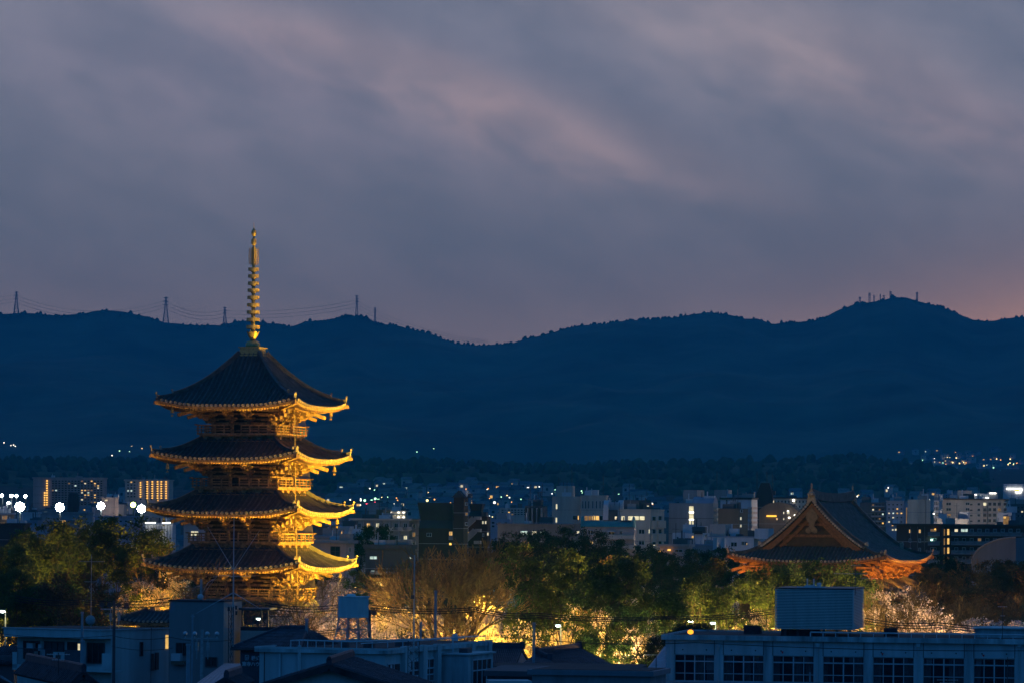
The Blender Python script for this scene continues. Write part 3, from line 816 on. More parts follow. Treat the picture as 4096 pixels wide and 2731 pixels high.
# ------------------------------------------------------------------ haze
hm = bpy.data.materials.new('haze'); hm.use_nodes = True; n = hm.node_tree.nodes; l = hm.node_tree.links
n.remove(n['Principled BSDF']); pv = n.new('ShaderNodeVolumePrincipled'); l.new(pv.outputs[0], n['Material Output'].inputs['Volume'])
HAZE_D = 0.00008
pv.inputs['Color'].default_value = (0.03, 0.56, 0.86, 1); pv.inputs['Density'].default_value = HAZE_D; pv.inputs['Anisotropy'].default_value = 0.0
hb = MB(); hb.box(-9000, 9000, -600, 10700, -2, 660); ho = hb.build('haze', hm, None, kind='stuff')

# ------------------------------------------------------------------ trees
def skeleton(seed, depth, kids, ang, ratio, r0, trunk, up=.12, droop=0.0, first=None, wob=.18, kid_p=None):
    g = np.random.RandomState(seed); segs = []; tips = []
    def grow(p, d, r, L_, k):
        n_ = 3 if k < 3 else 2
        for i in range(n_):
            d = d+np.array([g.normal()*wob, g.normal()*wob, g.normal()*wob+up-droop*k]); d = d/np.linalg.norm(d)
            q = p+d*L_/n_; r2 = r*(.9 if k else .94); segs.append((p, q, r, r2)); p = q; r = r2
        if k >= depth: tips.append(p); return
        nk = (first if (k == 0 and first) else kids)
        if kid_p is not None and k > 1 and g.rand() < kid_p: nk += 1
        ph = g.rand()*6.28
        a = np.cross(d, [0, 0, 1.0]); 
        if np.linalg.norm(a) < .1: a = np.array([1.0, 0, 0])
        a /= np.linalg.norm(a); b = np.cross(d, a)
        for i in range(nk):
            t = ph+6.283*i/nk+g.normal()*.35; an = ang*(.7+.6*g.rand())
            if k > 0 and i == 0: an *= .45
            nd2 = d*math.cos(an)+(a*math.cos(t)+b*math.sin(t))*math.sin(an)
            grow(p, nd2, r*(.72 if nk == 2 else .62), L_*ratio*(.8+.4*g.rand()), k+1)
    grow(np.zeros(3), np.array([0, 0, 1.0]), r0, trunk, 0)
    return segs, np.array(tips)
def segmesh(name, segs, m, sc, minr=.02):
    p0 = np.array([s_[0] for s_ in segs])*sc; p1 = np.array([s_[1] for s_ in segs])*sc
    r0 = np.maximum(np.array([s_[2] for s_ in segs])*sc[0], minr); r1 = np.maximum(np.array([s_[3] for s_ in segs])*sc[0], minr)
    d = p1-p0; d /= np.linalg.norm(d, axis=1)[:, None]+1e-9
    up_ = np.tile([0, 0, 1.0], (len(d), 1)); up_[np.abs(d[:, 2]) > .9] = [0, 1, 0]
    a = np.cross(d, up_); a /= np.linalg.norm(a, axis=1)[:, None]; b = np.cross(d, a)
    K = 4; V = []
    for (p, r) in ((p0-d*r0[:, None]*.3, r0), (p1, r1)):
        for k in range(K):
            t = 2*math.pi*k/K; V.append(p+(a*math.cos(t)+b*math.sin(t))*r[:, None])
    V = np.stack(V, 1).reshape(-1, 3); n_ = len(segs); base = np.arange(n_)[:, None]*2*K
    Fq = []
    for k in range(K):
        k2 = (k+1) % K; Fq.append(np.hstack([base+k, base+k2, base+K+k2, base+K+k]))
    return npmesh(name, V, np.concatenate(Fq), m)
def leafmesh(name, pts, n, spread, size, m, seed=1, flat=.7, aspect=.6):
    g = np.random.RandomState(seed); n_ = len(pts)*n
    c = np.repeat(pts, n, 0)
    off = g.normal(size=(n_, 3)); off /= np.linalg.norm(off, axis=1)[:, None]+1e-6
    off *= (g.rand(n_, 1)**.5)*np.repeat(spread*(.6+.8*g.rand(len(pts))), n)[:, None]; off[:, 2] *= flat
    c = c+off
    u = g.normal(size=(n_, 3)); u /= np.linalg.norm(u, axis=1)[:, None]
    w = np.cross(u, g.normal(size=(n_, 3))); w /= np.linalg.norm(w, axis=1)[:, None]
    s_ = size*(.6+.8*g.rand(n_, 1))
    V = np.stack([c-u*s_, c+w*s_*aspect, c+u*s_, c-w*s_*aspect], 1).reshape(-1, 3)
    return npmesh(name, V, np.arange(n_*4).reshape(-1, 4), m)
LEAF = mat('leaf_green', (0.072, 0.105, 0.020), .6, .5, .5, col2=(0.022, 0.038, 0.009), trans=.35, objrand=.25, spec=.2)
LEAFD = mat('leaf_dark', (0.030, 0.042, 0.014), .6, .5, .5, col2=(0.015, 0.022, 0.008), trans=.2, objrand=.2, spec=.15)
LEAFO = mat('leaf_russet', (0.10, 0.068, 0.025), .7, .5, .5, col2=(0.045, 0.030, 0.012), trans=.35, objrand=.2, spec=.2)
BLOS = mat('blossom', (0.66, 0.55, 0.50), .8, .25, .8, trans=.45, spec=.1)
TWIG = mat('twig', (0.17, 0.115, 0.045), .85, .3, 3)
def template(kind, seed, asp=1.0):
    if kind == 'leafy': segs, tips = skeleton(seed, 6, 2, .62, .80, .36, 4.4, up=.05, first=4, kid_p=.35, wob=.22)
    elif kind == 'zelkova': segs, tips = skeleton(seed, 9, 2, .40, .81, .50, 2.0, up=.05, first=7, wob=.10, kid_p=.22)
    elif kind == 'cherry': segs, tips = skeleton(seed, 6, 2, .72, .82, .38, 1.9, up=.03, first=4, kid_p=.4)
    elif kind == 'bare': segs, tips = skeleton(seed, 8, 2, .55, .80, .42, 2.6, up=.03, first=4, kid_p=.15)
    lo_ = np.percentile(tips, 5, 0); hi = np.percentile(tips, 95, 0); w = (hi-lo_)[:2].mean()*1.08; h = np.percentile(tips[:, 2], 99)
    sc = np.array([10/w, 10/w, 10*asp/h])     # normalised to 10 m wide and 10 m high
    ctr = (hi+lo_)/2; 
    return segs, tips, sc
TPL = {}
def get(kind, seed, leaf, n, spread, size, density=1.0, asp=1.0, zc=.36):
    key = (kind, seed, leaf.name if leaf else None, n, asp, density, zc)
    if key in TPL: return TPL[key]
    segs, tips, sc = template(kind, seed, asp)
    bk = TWIG if kind in ('zelkova', 'bare') else BARK
    tm = segmesh('trunk_'+kind, segs, bk, sc, .022 if kind in ('zelkova', 'bare') else .03)
    lm = None
    if leaf:
        tp = tips*sc; tp[:, 2] = np.minimum(tp[:, 2], 10*asp)
        extra = np.array([s_[1] for s_ in segs[-len(segs)//2:]])*sc if kind == 'cherry' else np.zeros((0, 3))
        g = np.random.RandomState(seed); 
        if len(extra): extra = extra[g.rand(len(extra)) < .6]
        pts = np.concatenate([tp, extra]) if len(extra) else tp
        pts = pts[g.rand(len(pts)) < density]
        if kind == 'leafy': pts = pts[pts[:, 2] > (zc+g.normal(size=len(pts))*.06)*10*asp]
        lm = leafmesh('crown_'+kind, pts, n, spread, size, leaf, seed)
    TPL[key] = (tm, lm); return TPL[key]
def tree(label, px, yt, wpx, D, kind='leafy', seed=1, leaf=LEAF, n=80, spread=.95, size=.15, group=None, cat='tree', rz=None, name=None, z=0.0, density=1.0, zc=.36):
    if kind == 'leafy': wpx = wpx*1.15
    tp = P(px, yt, D); h = tp.z-z; w = wpx*D/F
    asp = max(.75, min(2.25, round(h/w*3)/3)); tm, lm = get(kind, seed, leaf, n, spread, size, density, asp, zc)
    nm = name or {'leafy': 'broadleaf_tree', 'zelkova': 'bare_zelkova_tree', 'cherry': 'cherry_tree', 'bare': 'bare_tree'}[kind]
    o = thing(nm, label, cat, (tp.x, tp.y, z), R.uniform(0, 6.28) if rz is None else rz, group)
    o.scale = (w/10, w/10, h/10/asp)
    link('trunk', tm, o)
    if lm: link('crown', lm, o)
    return o
G1 = 'trees of the temple grove left of the pagoda'
tree('big bushy green tree at the left edge of the picture', 40, 2190, 300, 455, seed=1, group=G1)
tree('round topped green tree second from the left edge', 200, 2150, 300, 470, seed=2, group=G1)
tree('tree with a high ragged crown behind the white balcony house', 330, 2105, 270, 500, seed=3, group=G1)
tree('tallest green tree just left of the pagoda roofs', 440, 2080, 330, 525, seed=4, group=G1)
tree('dark low tree in front at the far left above the lamp', 110, 2290, 280, 430, seed=3, group=G1)
tree('dark tree right above the left white house roof', 330, 2300, 300, 425, seed=1, leaf=LEAFO, n=20, group=G1)
tree('leafy dark green tree low behind the white house', 250, 2340, 300, 440, seed=4, group=G1)
tree('green tree behind the left edge lamp', -10, 2260, 280, 450, seed=5, group=G1)
tree('broad green tree in the second row of the left grove', 120, 2130, 320, 520, seed=4, group=G1)
tree('greenish gold tree nearest the golden blossom', 540, 2190, 210, 535, seed=2, group=G1)
tree('thin bare tree lit gold behind the left eave of the pagoda', 640, 2180, 210, 520, kind='bare', seed=8, leaf=None, group=G1)
tree('small green bush lit at the pagoda foot left', 720, 2330, 120, 515, seed=2, group=G1)
tree('golden lit cherry in bloom left of the pagoda foot', 650, 2285, 270, 512, kind='cherry', seed=11, leaf=BLOS, n=26, spread=.75, size=.13)
tree('low golden cherry in bloom behind the curved temple roof', 560, 2330, 240, 522, kind='cherry', seed=12, leaf=BLOS, n=26, spread=.75, size=.13)
tree('thin wide bare tree in front of the lowest pagoda eaves', 900, 2255, 430, 455, kind='bare', seed=9, leaf=None)
tree('dense bare tree with brown twigs before the pagoda foot', 1120, 2290, 430, 440, kind='bare', seed=10, leaf=None)
tree('pink cherry in bloom right of the pagoda foot', 1290, 2335, 300, 470, kind='cherry', seed=11, leaf=BLOS, n=26, spread=.75, size=.13)
tree('pale cherry in bloom partly behind the water tank', 1200, 2440, 330, 455, kind='cherry', seed=13, leaf=BLOS, n=26, spread=.75, size=.13)
tree('pale cherry in bloom under the water tank legs', 1390, 2440, 300, 450, kind='cherry', seed=12, leaf=BLOS, n=26, spread=.75, size=.13)
tree('small dark green tree right of the lowest pagoda eave', 1430, 2290, 170, 560, seed=5)
tree('greenish tree behind the left of the big bare zelkova', 1630, 2255, 230, 520, seed=3, n=14)
tree('large bare zelkova with a fan of fine twigs, golden light behind it', 1760, 2178, 600, 445, kind='zelkova', seed=7, leaf=None)
tree('golden blossoming cherry left of the bare zelkova trunk', 1640, 2430, 330, 500, kind='cherry', seed=13, leaf=BLOS, n=26, spread=.75, size=.13)
tree('brightest golden cherry right of the bare zelkova trunk', 1880, 2410, 330, 490, kind='cherry', seed=11, leaf=BLOS, n=26, spread=.75, size=.13)
tree('upright golden lit young trees behind the zelkova', 1930, 2290, 200, 500, kind='bare', seed=8, leaf=None)
tree('golden cherry between the zelkova and the green trees', 2080, 2480, 260, 480, kind='cherry', seed=12, leaf=BLOS, n=26, spread=.75, size=.13)
G2 = 'camphor trees in the middle of the temple grounds'
tree('broad camphor with russet top and golden glow below', 2130, 2188, 330, 450, seed=2, group=G2, density=.85, zc=.50)
tree('camphor leaning right in the middle grove', 2270, 2225, 280, 440, seed=4, group=G2, density=.85, zc=.50)
tree('vivid green camphor right of the reddish twigs', 2480, 2250, 330, 430, seed=1, group=G2, density=.85, zc=.50)
tree('tall dark camphor with long bare trunks', 2620, 2235, 300, 440, seed=5, group=G2, density=.85, zc=.50)
tree('camphor at the left of the hall lower roof', 2830, 2305, 260, 455, seed=3, group=G2, density=.85, zc=.50)
tree('low camphor filling in left of the big roof box', 2980, 2330, 260, 445, seed=2, group=G2)
tree('dense green tree in front of the temple hall', 3262, 2254, 330, 480, seed=4, group=G2)
tree('green tree tucked left behind the big roof box', 3130, 2290, 260, 470, seed=1, group=G2)
tree('small green tree low beside the hipped tile roof', 2420, 2440, 220, 420, seed=5, group=G2, density=.7)
tree('low round tree beside the orange beacon', 2720, 2500, 230, 400, seed=1, leaf=LEAFD, group=G2)
tree('reddish bare tree rising between the camphors', 2400, 2235, 210, 470, kind='bare', seed=8, leaf=LEAFO, n=4, spread=.8, size=.13)
tree('reddish shrub like tree under the vivid camphor', 2540, 2420, 180, 470, kind='bare', seed=9, leaf=LEAFO, n=6, spread=.6, size=.13)
for i, (px, yt, w, D, s_, lb) in enumerate([(2300,2400,300,480,11,'pink cherry behind the two camphor trunks'),(2420,2470,300,470,13,'pale cherry left behind the vivid camphor'),(2600,2480,320,480,12,'pale golden cherry low behind the vivid camphor'),(2740,2560,260,470,11,'low blossom left of the long school block'),(3040,2440,240,475,12,'bright golden cherry left of the big roof box'),(3540,2370,330,480,13,'pink cherry right of the big roof box'),(3700,2450,330,485,11,'pink cherry behind the two dark bare trees'),(3880,2480,320,490,12,'pink cherry at the far right above the school roof'),(4050,2490,260,490,13,'pink cherry at the right edge')]):
    tree(lb, px, yt, w, D, kind='cherry', seed=s_, leaf=BLOS, n=26, spread=.75, size=.13, group='cherry trees in bloom')
tree('dark bare tree with thick forked limbs right of the roof box', 3560, 2330, 300, 450, kind='bare', seed=14, leaf=None)
tree('wide dark bare tree with leaning trunks at the right', 3720, 2320, 420, 452, kind='bare', seed=15, leaf=None)
tree('fine bare tree before the dark glazed apartments', 3930, 2225, 230, 560, kind='bare', seed=9, leaf=None)
tree('twiggy brown bare tree at the right edge', 4080, 2330, 260, 500, kind='zelkova', seed=10, leaf=None)
tree('brown twiggy thicket tree above the right cherries', 3870, 2400, 300, 510, kind='zelkova', seed=7, leaf=None)
tree('dark tree closing the gap under the left pagoda eaves', 610, 2200, 260, 640, seed=2, leaf=LEAFD)
tree('second dark tree behind the left pagoda foot', 720, 2220, 200, 630, seed=4, leaf=LEAFD)
G3 = 'brown leafed trees right of the temple hall'
for px, yt, w, D, s_, lb in [(3720,2275,170,560,1,'small brown leafed tree touching the hall eave'),(3800,2290,220,555,2,'brown leafed tree in the middle right'),(3930,2310,230,550,3,'rounded brown leafed tree further right'),(4020,2265,240,560,4,'tallest brown leafed tree near the right edge'),(4100,2250,240,565,5,'brown leafed tree cut by the right edge'),(3850,2350,260,540,5,'dark low brown tree below the others')]:
    tree(lb, px, yt, w, D, seed=s_, leaf=LEAFO, group=G3)
G4 = 'dark unlit trees behind the temple grounds'
for px, yt, w, D, s_, lb in [(1480,2108,170,640,1,'dark round tree before the balcony apartment block'),(2030,2135,200,620,2,'dark tree right of the brown stair tower'),(2140,2130,180,640,3,'dark tree under the lit low building'),(2270,2115,200,600,4,'dark tall tree before the beige building'),(2210,2165,220,590,5,'dark spreading tree mid left of the beige building'),(2390,2190,180,600,1,'dark tree below the green barrel roof'),(2490,2168,190,610,2,'dark pointed tree before the cream terraces'),(2600,2205,210,600,3,'dark tree right of the cream terraces'),(2700,2225,220,600,4,'black green tree below the white yard'),(2830,2200,230,620,5,'dark tree left of the temple hall eave'),(2930,2240,200,630,1,'dark tree under the hall left eave'),(3720,2225,160,640,2,'dark tree right behind the hall eave'),(3820,2240,180,640,3,'dark tree under the long dark apartments'),(4070,2220,150,640,4,'dark tree below the grey barrel hall'),(1990,2180,200,600,3,'dark tree behind the bare zelkova right side'),(1310,2260,170,600,2,'dark tree behind the pagoda right eaves')]:
    tree(lb, px, yt, w, D, seed=s_, leaf=LEAFD, group=G4)

# ------------------------------------------------------------------ floodlights of the temple grounds
LHOUS = METALD
def flood(px, D, z, power, col, aim=None, size=.5, label=None, ang=None, vis=True, py=2600):
    x = X(px, D, py); loc = Vector((x, D, z))
    o = thing('garden_floodlight', label or 'small ground floodlight hidden among the cherries', 'floodlight', loc, 0, 'floodlights in the temple grounds')
    b = MB(); b.cbox((0, 0, -.35), .5, .3, .3); b.cbox((0, 0, -z/2-.2), .08, .08, max(.1, z-.4)); b.build('housing', LHOUS, o)
    if ang:
        ld = bpy.data.lights.new('lamp', 'SPOT'); ld.spot_size = math.radians(ang); ld.spot_blend = .5
    else: ld = bpy.data.lights.new('lamp', 'POINT')
    ld.energy = power; ld.color = col; ld.shadow_soft_size = size
    lo_ = bpy.data.objects.new('lamp', ld); COL.objects.link(lo_); lo_.parent = o
    if aim is not None:
        lo_.rotation_euler = (Vector(aim)-loc).to_track_quat('-Z', 'Y').to_euler()
    return o
GOLD = (1.0, .56, .035); GOLD2 = (1.0, .60, .08); PINKW = (1.0, .60, .27); ORNG = (1.0, .36, .03)
def ploc(x, y, z): return (Matrix.Rotation(PR, 3, 'Z') @ Vector((x, y, 0)))+Vector((PC.x, PC.y, z))
def plflood(x, y, z, power, aimz, ang, col=GOLD, ax=0, ay=0):
    p = ploc(x, y, z); px = p.x/p.y*F+CX
    return flood(px, p.y, z, power, col, ploc(ax, ay, aimz), .25, ['strong floodlight on a pole right of the pagoda', 'weak front floodlight on a pole before the pagoda', 'small floodlight at the pagoda foot'][(x < 30)+(x < 25)], ang)
plflood(36, 1, 10, 300000, 24, 70)
plflood(25, -13.5, 2.5, 80000, 24, 90)
plflood(22, 4, 1.2, 1500, 14, 110)
ORDN = 'first second third fourth fifth sixth seventh eighth ninth tenth eleventh twelfth thirteenth fourteenth fifteenth sixteenth seventeenth eighteenth nineteenth twentieth'.split()
FLD = sorted([(650,498,2.5,50000,(1,.50,.02)),(560,506,2.5,42000,(1,.50,.02)),(420,452,1.5,42000,GOLD2),(230,450,1.5,34000,GOLD2),(80,442,1.5,30000,GOLD2),(330,490,2,24000,GOLD),
        (1290,455,2,15000,PINKW),(1390,436,2,15000,PINKW),(1200,440,2,8000,PINKW),(1560,466,1.6,22000,GOLD),(1680,464,1.6,26000,GOLD),(1790,448,3,8000,GOLD),(1830,474,1.6,34000,GOLD),(1930,478,1.8,30000,GOLD),(2070,466,1.6,26000,GOLD),  # the lamp inside the zelkova is added so its inner branches glow
        (2200,463,1.6,18000,GOLD2),(2300,462,1.8,12000,GOLD2),(2440,452,1.6,20000,GOLD),(2580,462,1.8,22000,PINKW),(2700,452,1.6,18000,GOLD2),(2740,455,1.8,9000,PINKW),(2900,462,1.6,15000,GOLD2),(3040,462,1.8,26000,GOLD2),(3180,452,1.6,16000,GOLD2),
        (3520,462,2,12000,PINKW),(3640,468,2,12000,PINKW),(3800,472,2,15000,PINKW),(3960,476,2,15000,PINKW),(2480,413,1.5,9000,(.8,1,.35)),(2150,415,1.5,5000,(1,.95,.3)),(3880,540,2,2600,ORNG),(4020,545,2,3000,ORNG)])  # the two greenish lamps are added to brighten the camphor crowns
for i_, (px, D, z, pw, col) in enumerate(FLD):
    half_ = 'left' if i_ < 15 else 'right'; q_ = i_ if i_ < 15 else len(FLD)-1-i_
    if px > 2400: azm = None
    else: azm = -62 if px < 500 else 0 if px < 1000 else (35 if px < 1750 else (18 if px < 2150 else 5))
    kw = {}
    if azm is not None:
        az_r = math.radians(azm); x_ = X(px, D, 2650); kw = dict(aim=(x_+10*math.sin(az_r), D+10*math.cos(az_r), z+5), ang=112)
    flood(px, D, z, pw, col, py=2650, **kw, label='small ground floodlight among the trees, %s of them from the %s' % (ORDN[q_], half_))
# hall floodlights
def hloc(x, y, z): return (Matrix.Rotation(HR, 3, 'Z') @ Vector((x, y, 0)))+Vector((hc.x, hc.y, z))
def hflood(x, y, z, power, ax, ay, az_, ang, lab='ground floodlight aimed at the temple hall eaves'):
    p = hloc(x, y, z); px = p.x/p.y*F+CX
    return flood(px, p.y, z, power, ORNG, hloc(ax, ay, az_), .3, lab, ang)
for y_, w_, n_ in ((-11, 'nearest', 0), (-2, 'middle', 1), (8, 'farthest', 2)): hflood(13.0, y_, 11.4, 5600, 9.5, y_, 16, 150, w_+' of three orange lamps on the right side of the lower hall roof')
hflood(-8, -16.4, 11.0, 2600, -9.5, -12.5, 15, 105, 'orange lamp on the lower hall roof near its front left corner')
hflood(0, -17.0, 11.0, 240, 0, -13, 15, 100, 'weak orange lamp in the middle of the lower hall roof')
hflood(8, -16.4, 11.0, 2600, 8.5, -12.5, 15, 105, 'orange lamp on the lower hall roof near its front right corner')
hflood(-13.0, -12, 11.4, 4500, -9.5, -12, 16, 150, 'orange lamp on the left side of the lower hall roof')
hflood(6.2, -B+4.2, z0+2.6, 45, 1.5, -YG-.2, z0+9, 80, 'small floodlight under the right of the hall gable')
hflood(-6.2, -B+4.2, z0+2.6, 5, -1.5, -YG-.2, z0+9, 80, 'small floodlight under the left of the hall gable')
# ------------------------------------------------------------------ buildings
class Bld:
    """block with its front-right top corner at pixel-derived point; local x runs along the front (negative to the left), y goes back"""
    def __init__(s, name, label, cat, pxL, pxC, pxR, pyT, D, rz=-17, m=CONC, depth=12, group=None, ground=None, solid=True, wallname='wall', wall=None):
        s.C = P(pxC, pyT, D); s.rz = math.radians(rz); s.ex = Vector((math.cos(s.rz), math.sin(s.rz), 0)); s.ey = Vector((-math.sin(s.rz), math.cos(s.rz), 0))
        zt = s.C.z
        uL, _ = uv(pxL, pyT); tL = uL/F
        s.w = (s.C.x-tL*s.C.y)/(s.ex.x-tL*s.ex.y)
        if pxR is not None:
            uR, _ = uv(pxR, pyT); tR = uR/F
            s.d = (s.C.x-tR*s.C.y)/(tR*s.ey.y-s.ey.x); s.d = max(2, min(60, s.d))
        else: s.d = depth
        z0 = 0.0
        if ground is None and D > 1750: z0 = (D-1750)*.03-3
        if ground is not None: z0 = ground
        s.z0 = z0; s.h = zt-z0; s.m = m
        s.o = thing(name, label, cat, (s.C.x, s.C.y, z0), s.rz, group)
        if solid:
            b = MB(); b.box(-s.w, 0, 0, s.d, 0, s.h); b.build(wallname, m, s.o)
        s.D = D; rq = random.Random(int(pxC*7+pyT))
        if solid and D > 550 and D < 1800:
            z = s.h-3.1
            while z > max(2, s.h-14):
                b = MB(); b.box(-s.w-.02, .02, -.03, s.d, z, z+.10); b.build('floor_joint', GREY if m is not GREY else DGREY, s.o); z -= 3.1
            for q in range(rq.randint(2, 4)):
                x = -s.w*rq.uniform(.1, .85); y = rq.uniform(1, 4); a_ = rq.uniform(.5, 1.3); b = MB(); b.box(x-a_, x+a_, y, y+1.2, s.h, s.h+rq.uniform(.8, 1.6)); b.box(x-a_*.5, x-a_*.3, y+.2, y+.4, s.h, s.h+rq.uniform(1.5, 2.6)); b.build('roof_unit', rq.choice((GREY, DGREY, PALEW)), s.o)
            if rq.random() < .5: x = -s.w*rq.uniform(.1, .9); b = MB(); b.tube([(x, 2, s.h), (x, 2, s.h+rq.uniform(3, 5))], .05, 4); b.bar((x-.6, 2, s.h+2.8), (x+.6, 2, s.h+2.8), .05); b.build('aerial', METALD, s.o)
    def ray(s, px, py, face='f', off=0.0):
        """pixel -> (along, height) on the front plane or the side plane"""
        u, v = uv(px, py); dr = Vector((u/F, 1, v/F)); n = -s.ey if face == 'f' else s.ex
        q = s.C+n*off
        c0 = Vector((0, 0, HC)); t = (q-c0).dot(n)/dr.dot(n); p = c0+dr*t-s.C
        return (p.dot(s.ex) if face == 'f' else p.dot(s.ey)), p.z+s.h
    def rect(s, px0, py0, px1, py1, face='f', off=0.0):
        pm = (px0+px1)/2; ym = (py0+py1)/2
        a0, _ = s.ray(px0, ym, face, off); a1, _ = s.ray(px1, ym, face, off); _, z1 = s.ray(pm, py0, face, off); _, z0 = s.ray(pm, py1, face, off)
        return min(a0, a1), max(a0, a1), z0, z1
    def fbox(s, mb, a0, a1, z0, z1, o0, o1, face='f'):
        """box on a face; o0..o1 outward offsets"""
        if face == 'f': mb.box(a0, a1, -o1, -o0, z0, z1)
        else: mb.box(o0, o1, a0, a1, z0, z1)
    def part(s, name, px0, py0, px1, py1, m, face='f', o0=-.05, o1=.12, **k):
        a0, a1, z0, z1 = s.rect(px0, py0, px1, py1, face, max(0, o1) if o1 > .5 else 0); b = MB(); s.fbox(b, a0, a1, z0, z1, o0, o1, face); return b.build(name, m, s.o, **k)
    def win(s, px0, py0, px1, py1, m=None, face='f', nx=2, ny=1, far=False, fr=None, label=None, bar=.06):
        a0, a1, z0, z1 = s.rect(px0, py0, px1, py1, face)
        m = m or GLASS; b = MB(); t = max(bar, (a1-a0)*.045)
        if far:
            s.fbox(b, a0, a1, z0, z1, -.05, .04, face); return b.build('window', m, s.o, label=label)
        for i in range(nx+1):
            x = a0+(a1-a0)*i/nx; s.fbox(b, x-t/2, x+t/2, z0, z1, -.05, .10, face)
        for j in range(ny+1):
            z = z0+(z1-z0)*j/ny; s.fbox(b, a0-t/2, a1+t/2, z-t/2, z+t/2, -.05, .102, face)
        w = b.build('window', fr or FRAME, s.o, label=label)
        for i in range(nx):
            g = MB(); s.fbox(g, a0+(a1-a0)*i/nx, a0+(a1-a0)*(i+1)/nx, z0, z1, -.05, .03, face); g.build('pane', m, w)
        return w
    def grid(s, px0, py0, px1, py1, nx, ny, fw=.6, fh=.55, lits={}, m=None, face='f', far=True, skip=(), nxw=2):
        for j in range(ny):
            for i in range(nx):
                if (i, j) in skip: continue
                w = (px1-px0)/nx; h = (py1-py0)/ny; cx = px0+w*(i+.5); cy_ = py0+h*(j+.5)
                s.win(cx-w*fw/2, cy_-h*fh/2, cx+w*fw/2, cy_+h*fh/2, lits.get((i, j), m), face, far=far, nx=nxw)
    def roof(s, over=.3, th=.35, m=None, parapet=.0, name='roof'):
        b = MB(); b.box(-s.w-over, over, -over, s.d+over, s.h+.004, s.h+th)
        if parapet:
            for (x0, x1, y0, y1) in ((-s.w-over, over, -over, -over+.25), (-s.w-over, over, s.d+over-.25, s.d+over), (-s.w-over, -s.w-over+.25, -over+.25, s.d+over-.25), (over-.25, over, -over+.25, s.d+over-.25)):
                b.box(x0, x1, y0, y1, s.h+th, s.h+th+parapet)
        return b.build(name, m or s.m, s.o)
    def bands(s, ys, px0, px1, th, m, face='f', out=.5, name='balcony'):
        for y in ys: s.part(name, px0, y, px1, y+th, m, face, -.05, out)
    def boxon(s, name, px0, px1, py0, m, y0=2.0, dy=3.0, zb=None):
        a0, a1, z0, z1 = s.rect(px0, py0, px1, py0+10, 'f', -y0); b = MB(); b.box(a0, a1, y0, y0+dy, s.h-.2 if zb is None else zb, z1); return b.build(name, m, s.o)
    def aerial(s, px, py, y=3.0, arms=1):
        a, z = s.ray(px, py, 'f', -y); b = MB(); b.tube([(a, y, s.h), (a, y, z)], .06, 5)
        for k in range(arms): b.bar((a-.9, y, z-.3-k*.6), (a+.9, y, z-.3-k*.6), .06)
        return b.build('aerial', METALD, s.o)
def C_(n, r, g, b, **k): return mat(n, (r, g, b), .85, k.pop('vary', .14), .5, streaks=True, **k)
BEIGE = C_('wall_beige', .42, .37, .32); CREAM = C_('wall_cream', .50, .44, .36); GREY = C_('wall_grey', .25, .25, .26); PALEW = C_('wall_pale', .48, .49, .52)
BROWN = C_('wall_brown', .16, .115, .08); BRICK = C_('wall_dark_brick', .045, .027, .022); SLATE = C_('roof_slate', .04, .045, .055); DGREY = C_('wall_dark_grey', .09, .09, .10)
BLUEG = C_('wall_blue_grey', .22, .26, .34); GREEN = C_('roof_copper_green', .08, .26, .25); PINKG = C_('wall_pinkish', .40, .33, .30); BLACKG = C_('wall_black_brown', .045, .035, .04)
LAMPW = emit('lamp_white', (1, .97, .85), 5); LAMPO = emit('lamp_orange', (1, .50, .10), 1.9); LAMPG = emit('lamp_greenish', (.55, 1, .75), 9); LAMPR = emit('lamp_red', (1, .05, .03), 8)
FLOODW = emit('stadium_lamp', (1, 1, .88), 90); SIGNO = emit('lit_sign', (1, .52, .06), 1.9)

# --- far left
b = Bld('apartment_block', 'long pale apartment block far behind the stadium lamps with one column of orange stair lights', 'building', 133, 418, 428, 1914, 1500, -8, GREY, depth=14); b.roof(.3, .5)
rr = random.Random(3)
lit = {(10,1):PALE,(7,2):COOL,(1,4):COOL,(0,4):DIMW,(9,0):DIMW,(12,0):WARM,(5,1):DIMW,(13,1):WARM,(14,2):WARM,(13,2):DIMW,(14,3):PALE,(9,4):WARM,(10,4):WARM,(11,4):DIMW,(12,4):DIMW,(9,5):PALE,(11,5):COOL,(10,6):WARM,(11,6):WARM,(13,6):WARM,(10,7):DIMW,(13,7):WARM,(9,8):PALE,(13,9):WARM,(12,9):DIMW}
b.grid(205, 1918, 412, 2020, 16, 11, .55, .5, lit, GLASS)
for i in range(11): b.part('stair_lamp', 186, 1919+i*9.6, 191, 1924+i*9.6, LAMPO, o1=.5)
for i in range(6): b.part('stair_lamp', 177, 1967+i*9.6, 182, 1972+i*9.6, LAMPO, o1=.5)
for i in range(5): b.part('balcony', 205, 1925+i*19.6, 412, 1927+i*19.6, GREY, o1=.8)
b = Bld('apartment_block', 'pale apartment block left of the pagoda with five columns of orange balcony lamps', 'building', 500, 676, 693, 1922, 1500, -20, BEIGE); b.roof(.3, .5)
for px, n, y0 in ((563,7,1929),(590,8,1925),(610,8,1925),(631,9,1925),(646,8,1925),(665,8,1925)):
    for i in range(n): b.part('balcony_lamp', px-2.2, y0+i*9.3-2, px+2.2, y0+i*9.3+2.4, LAMPO, o1=.4)
b.grid(506, 1921, 545, 1990, 3, 6, .5, .45, {(1,0):WARM,(0,3):COOL,(1,3):COOL}, GLASS)
b.grid(552, 1925, 660, 2000, 5, 8, .35, .55, {}, GLASS)
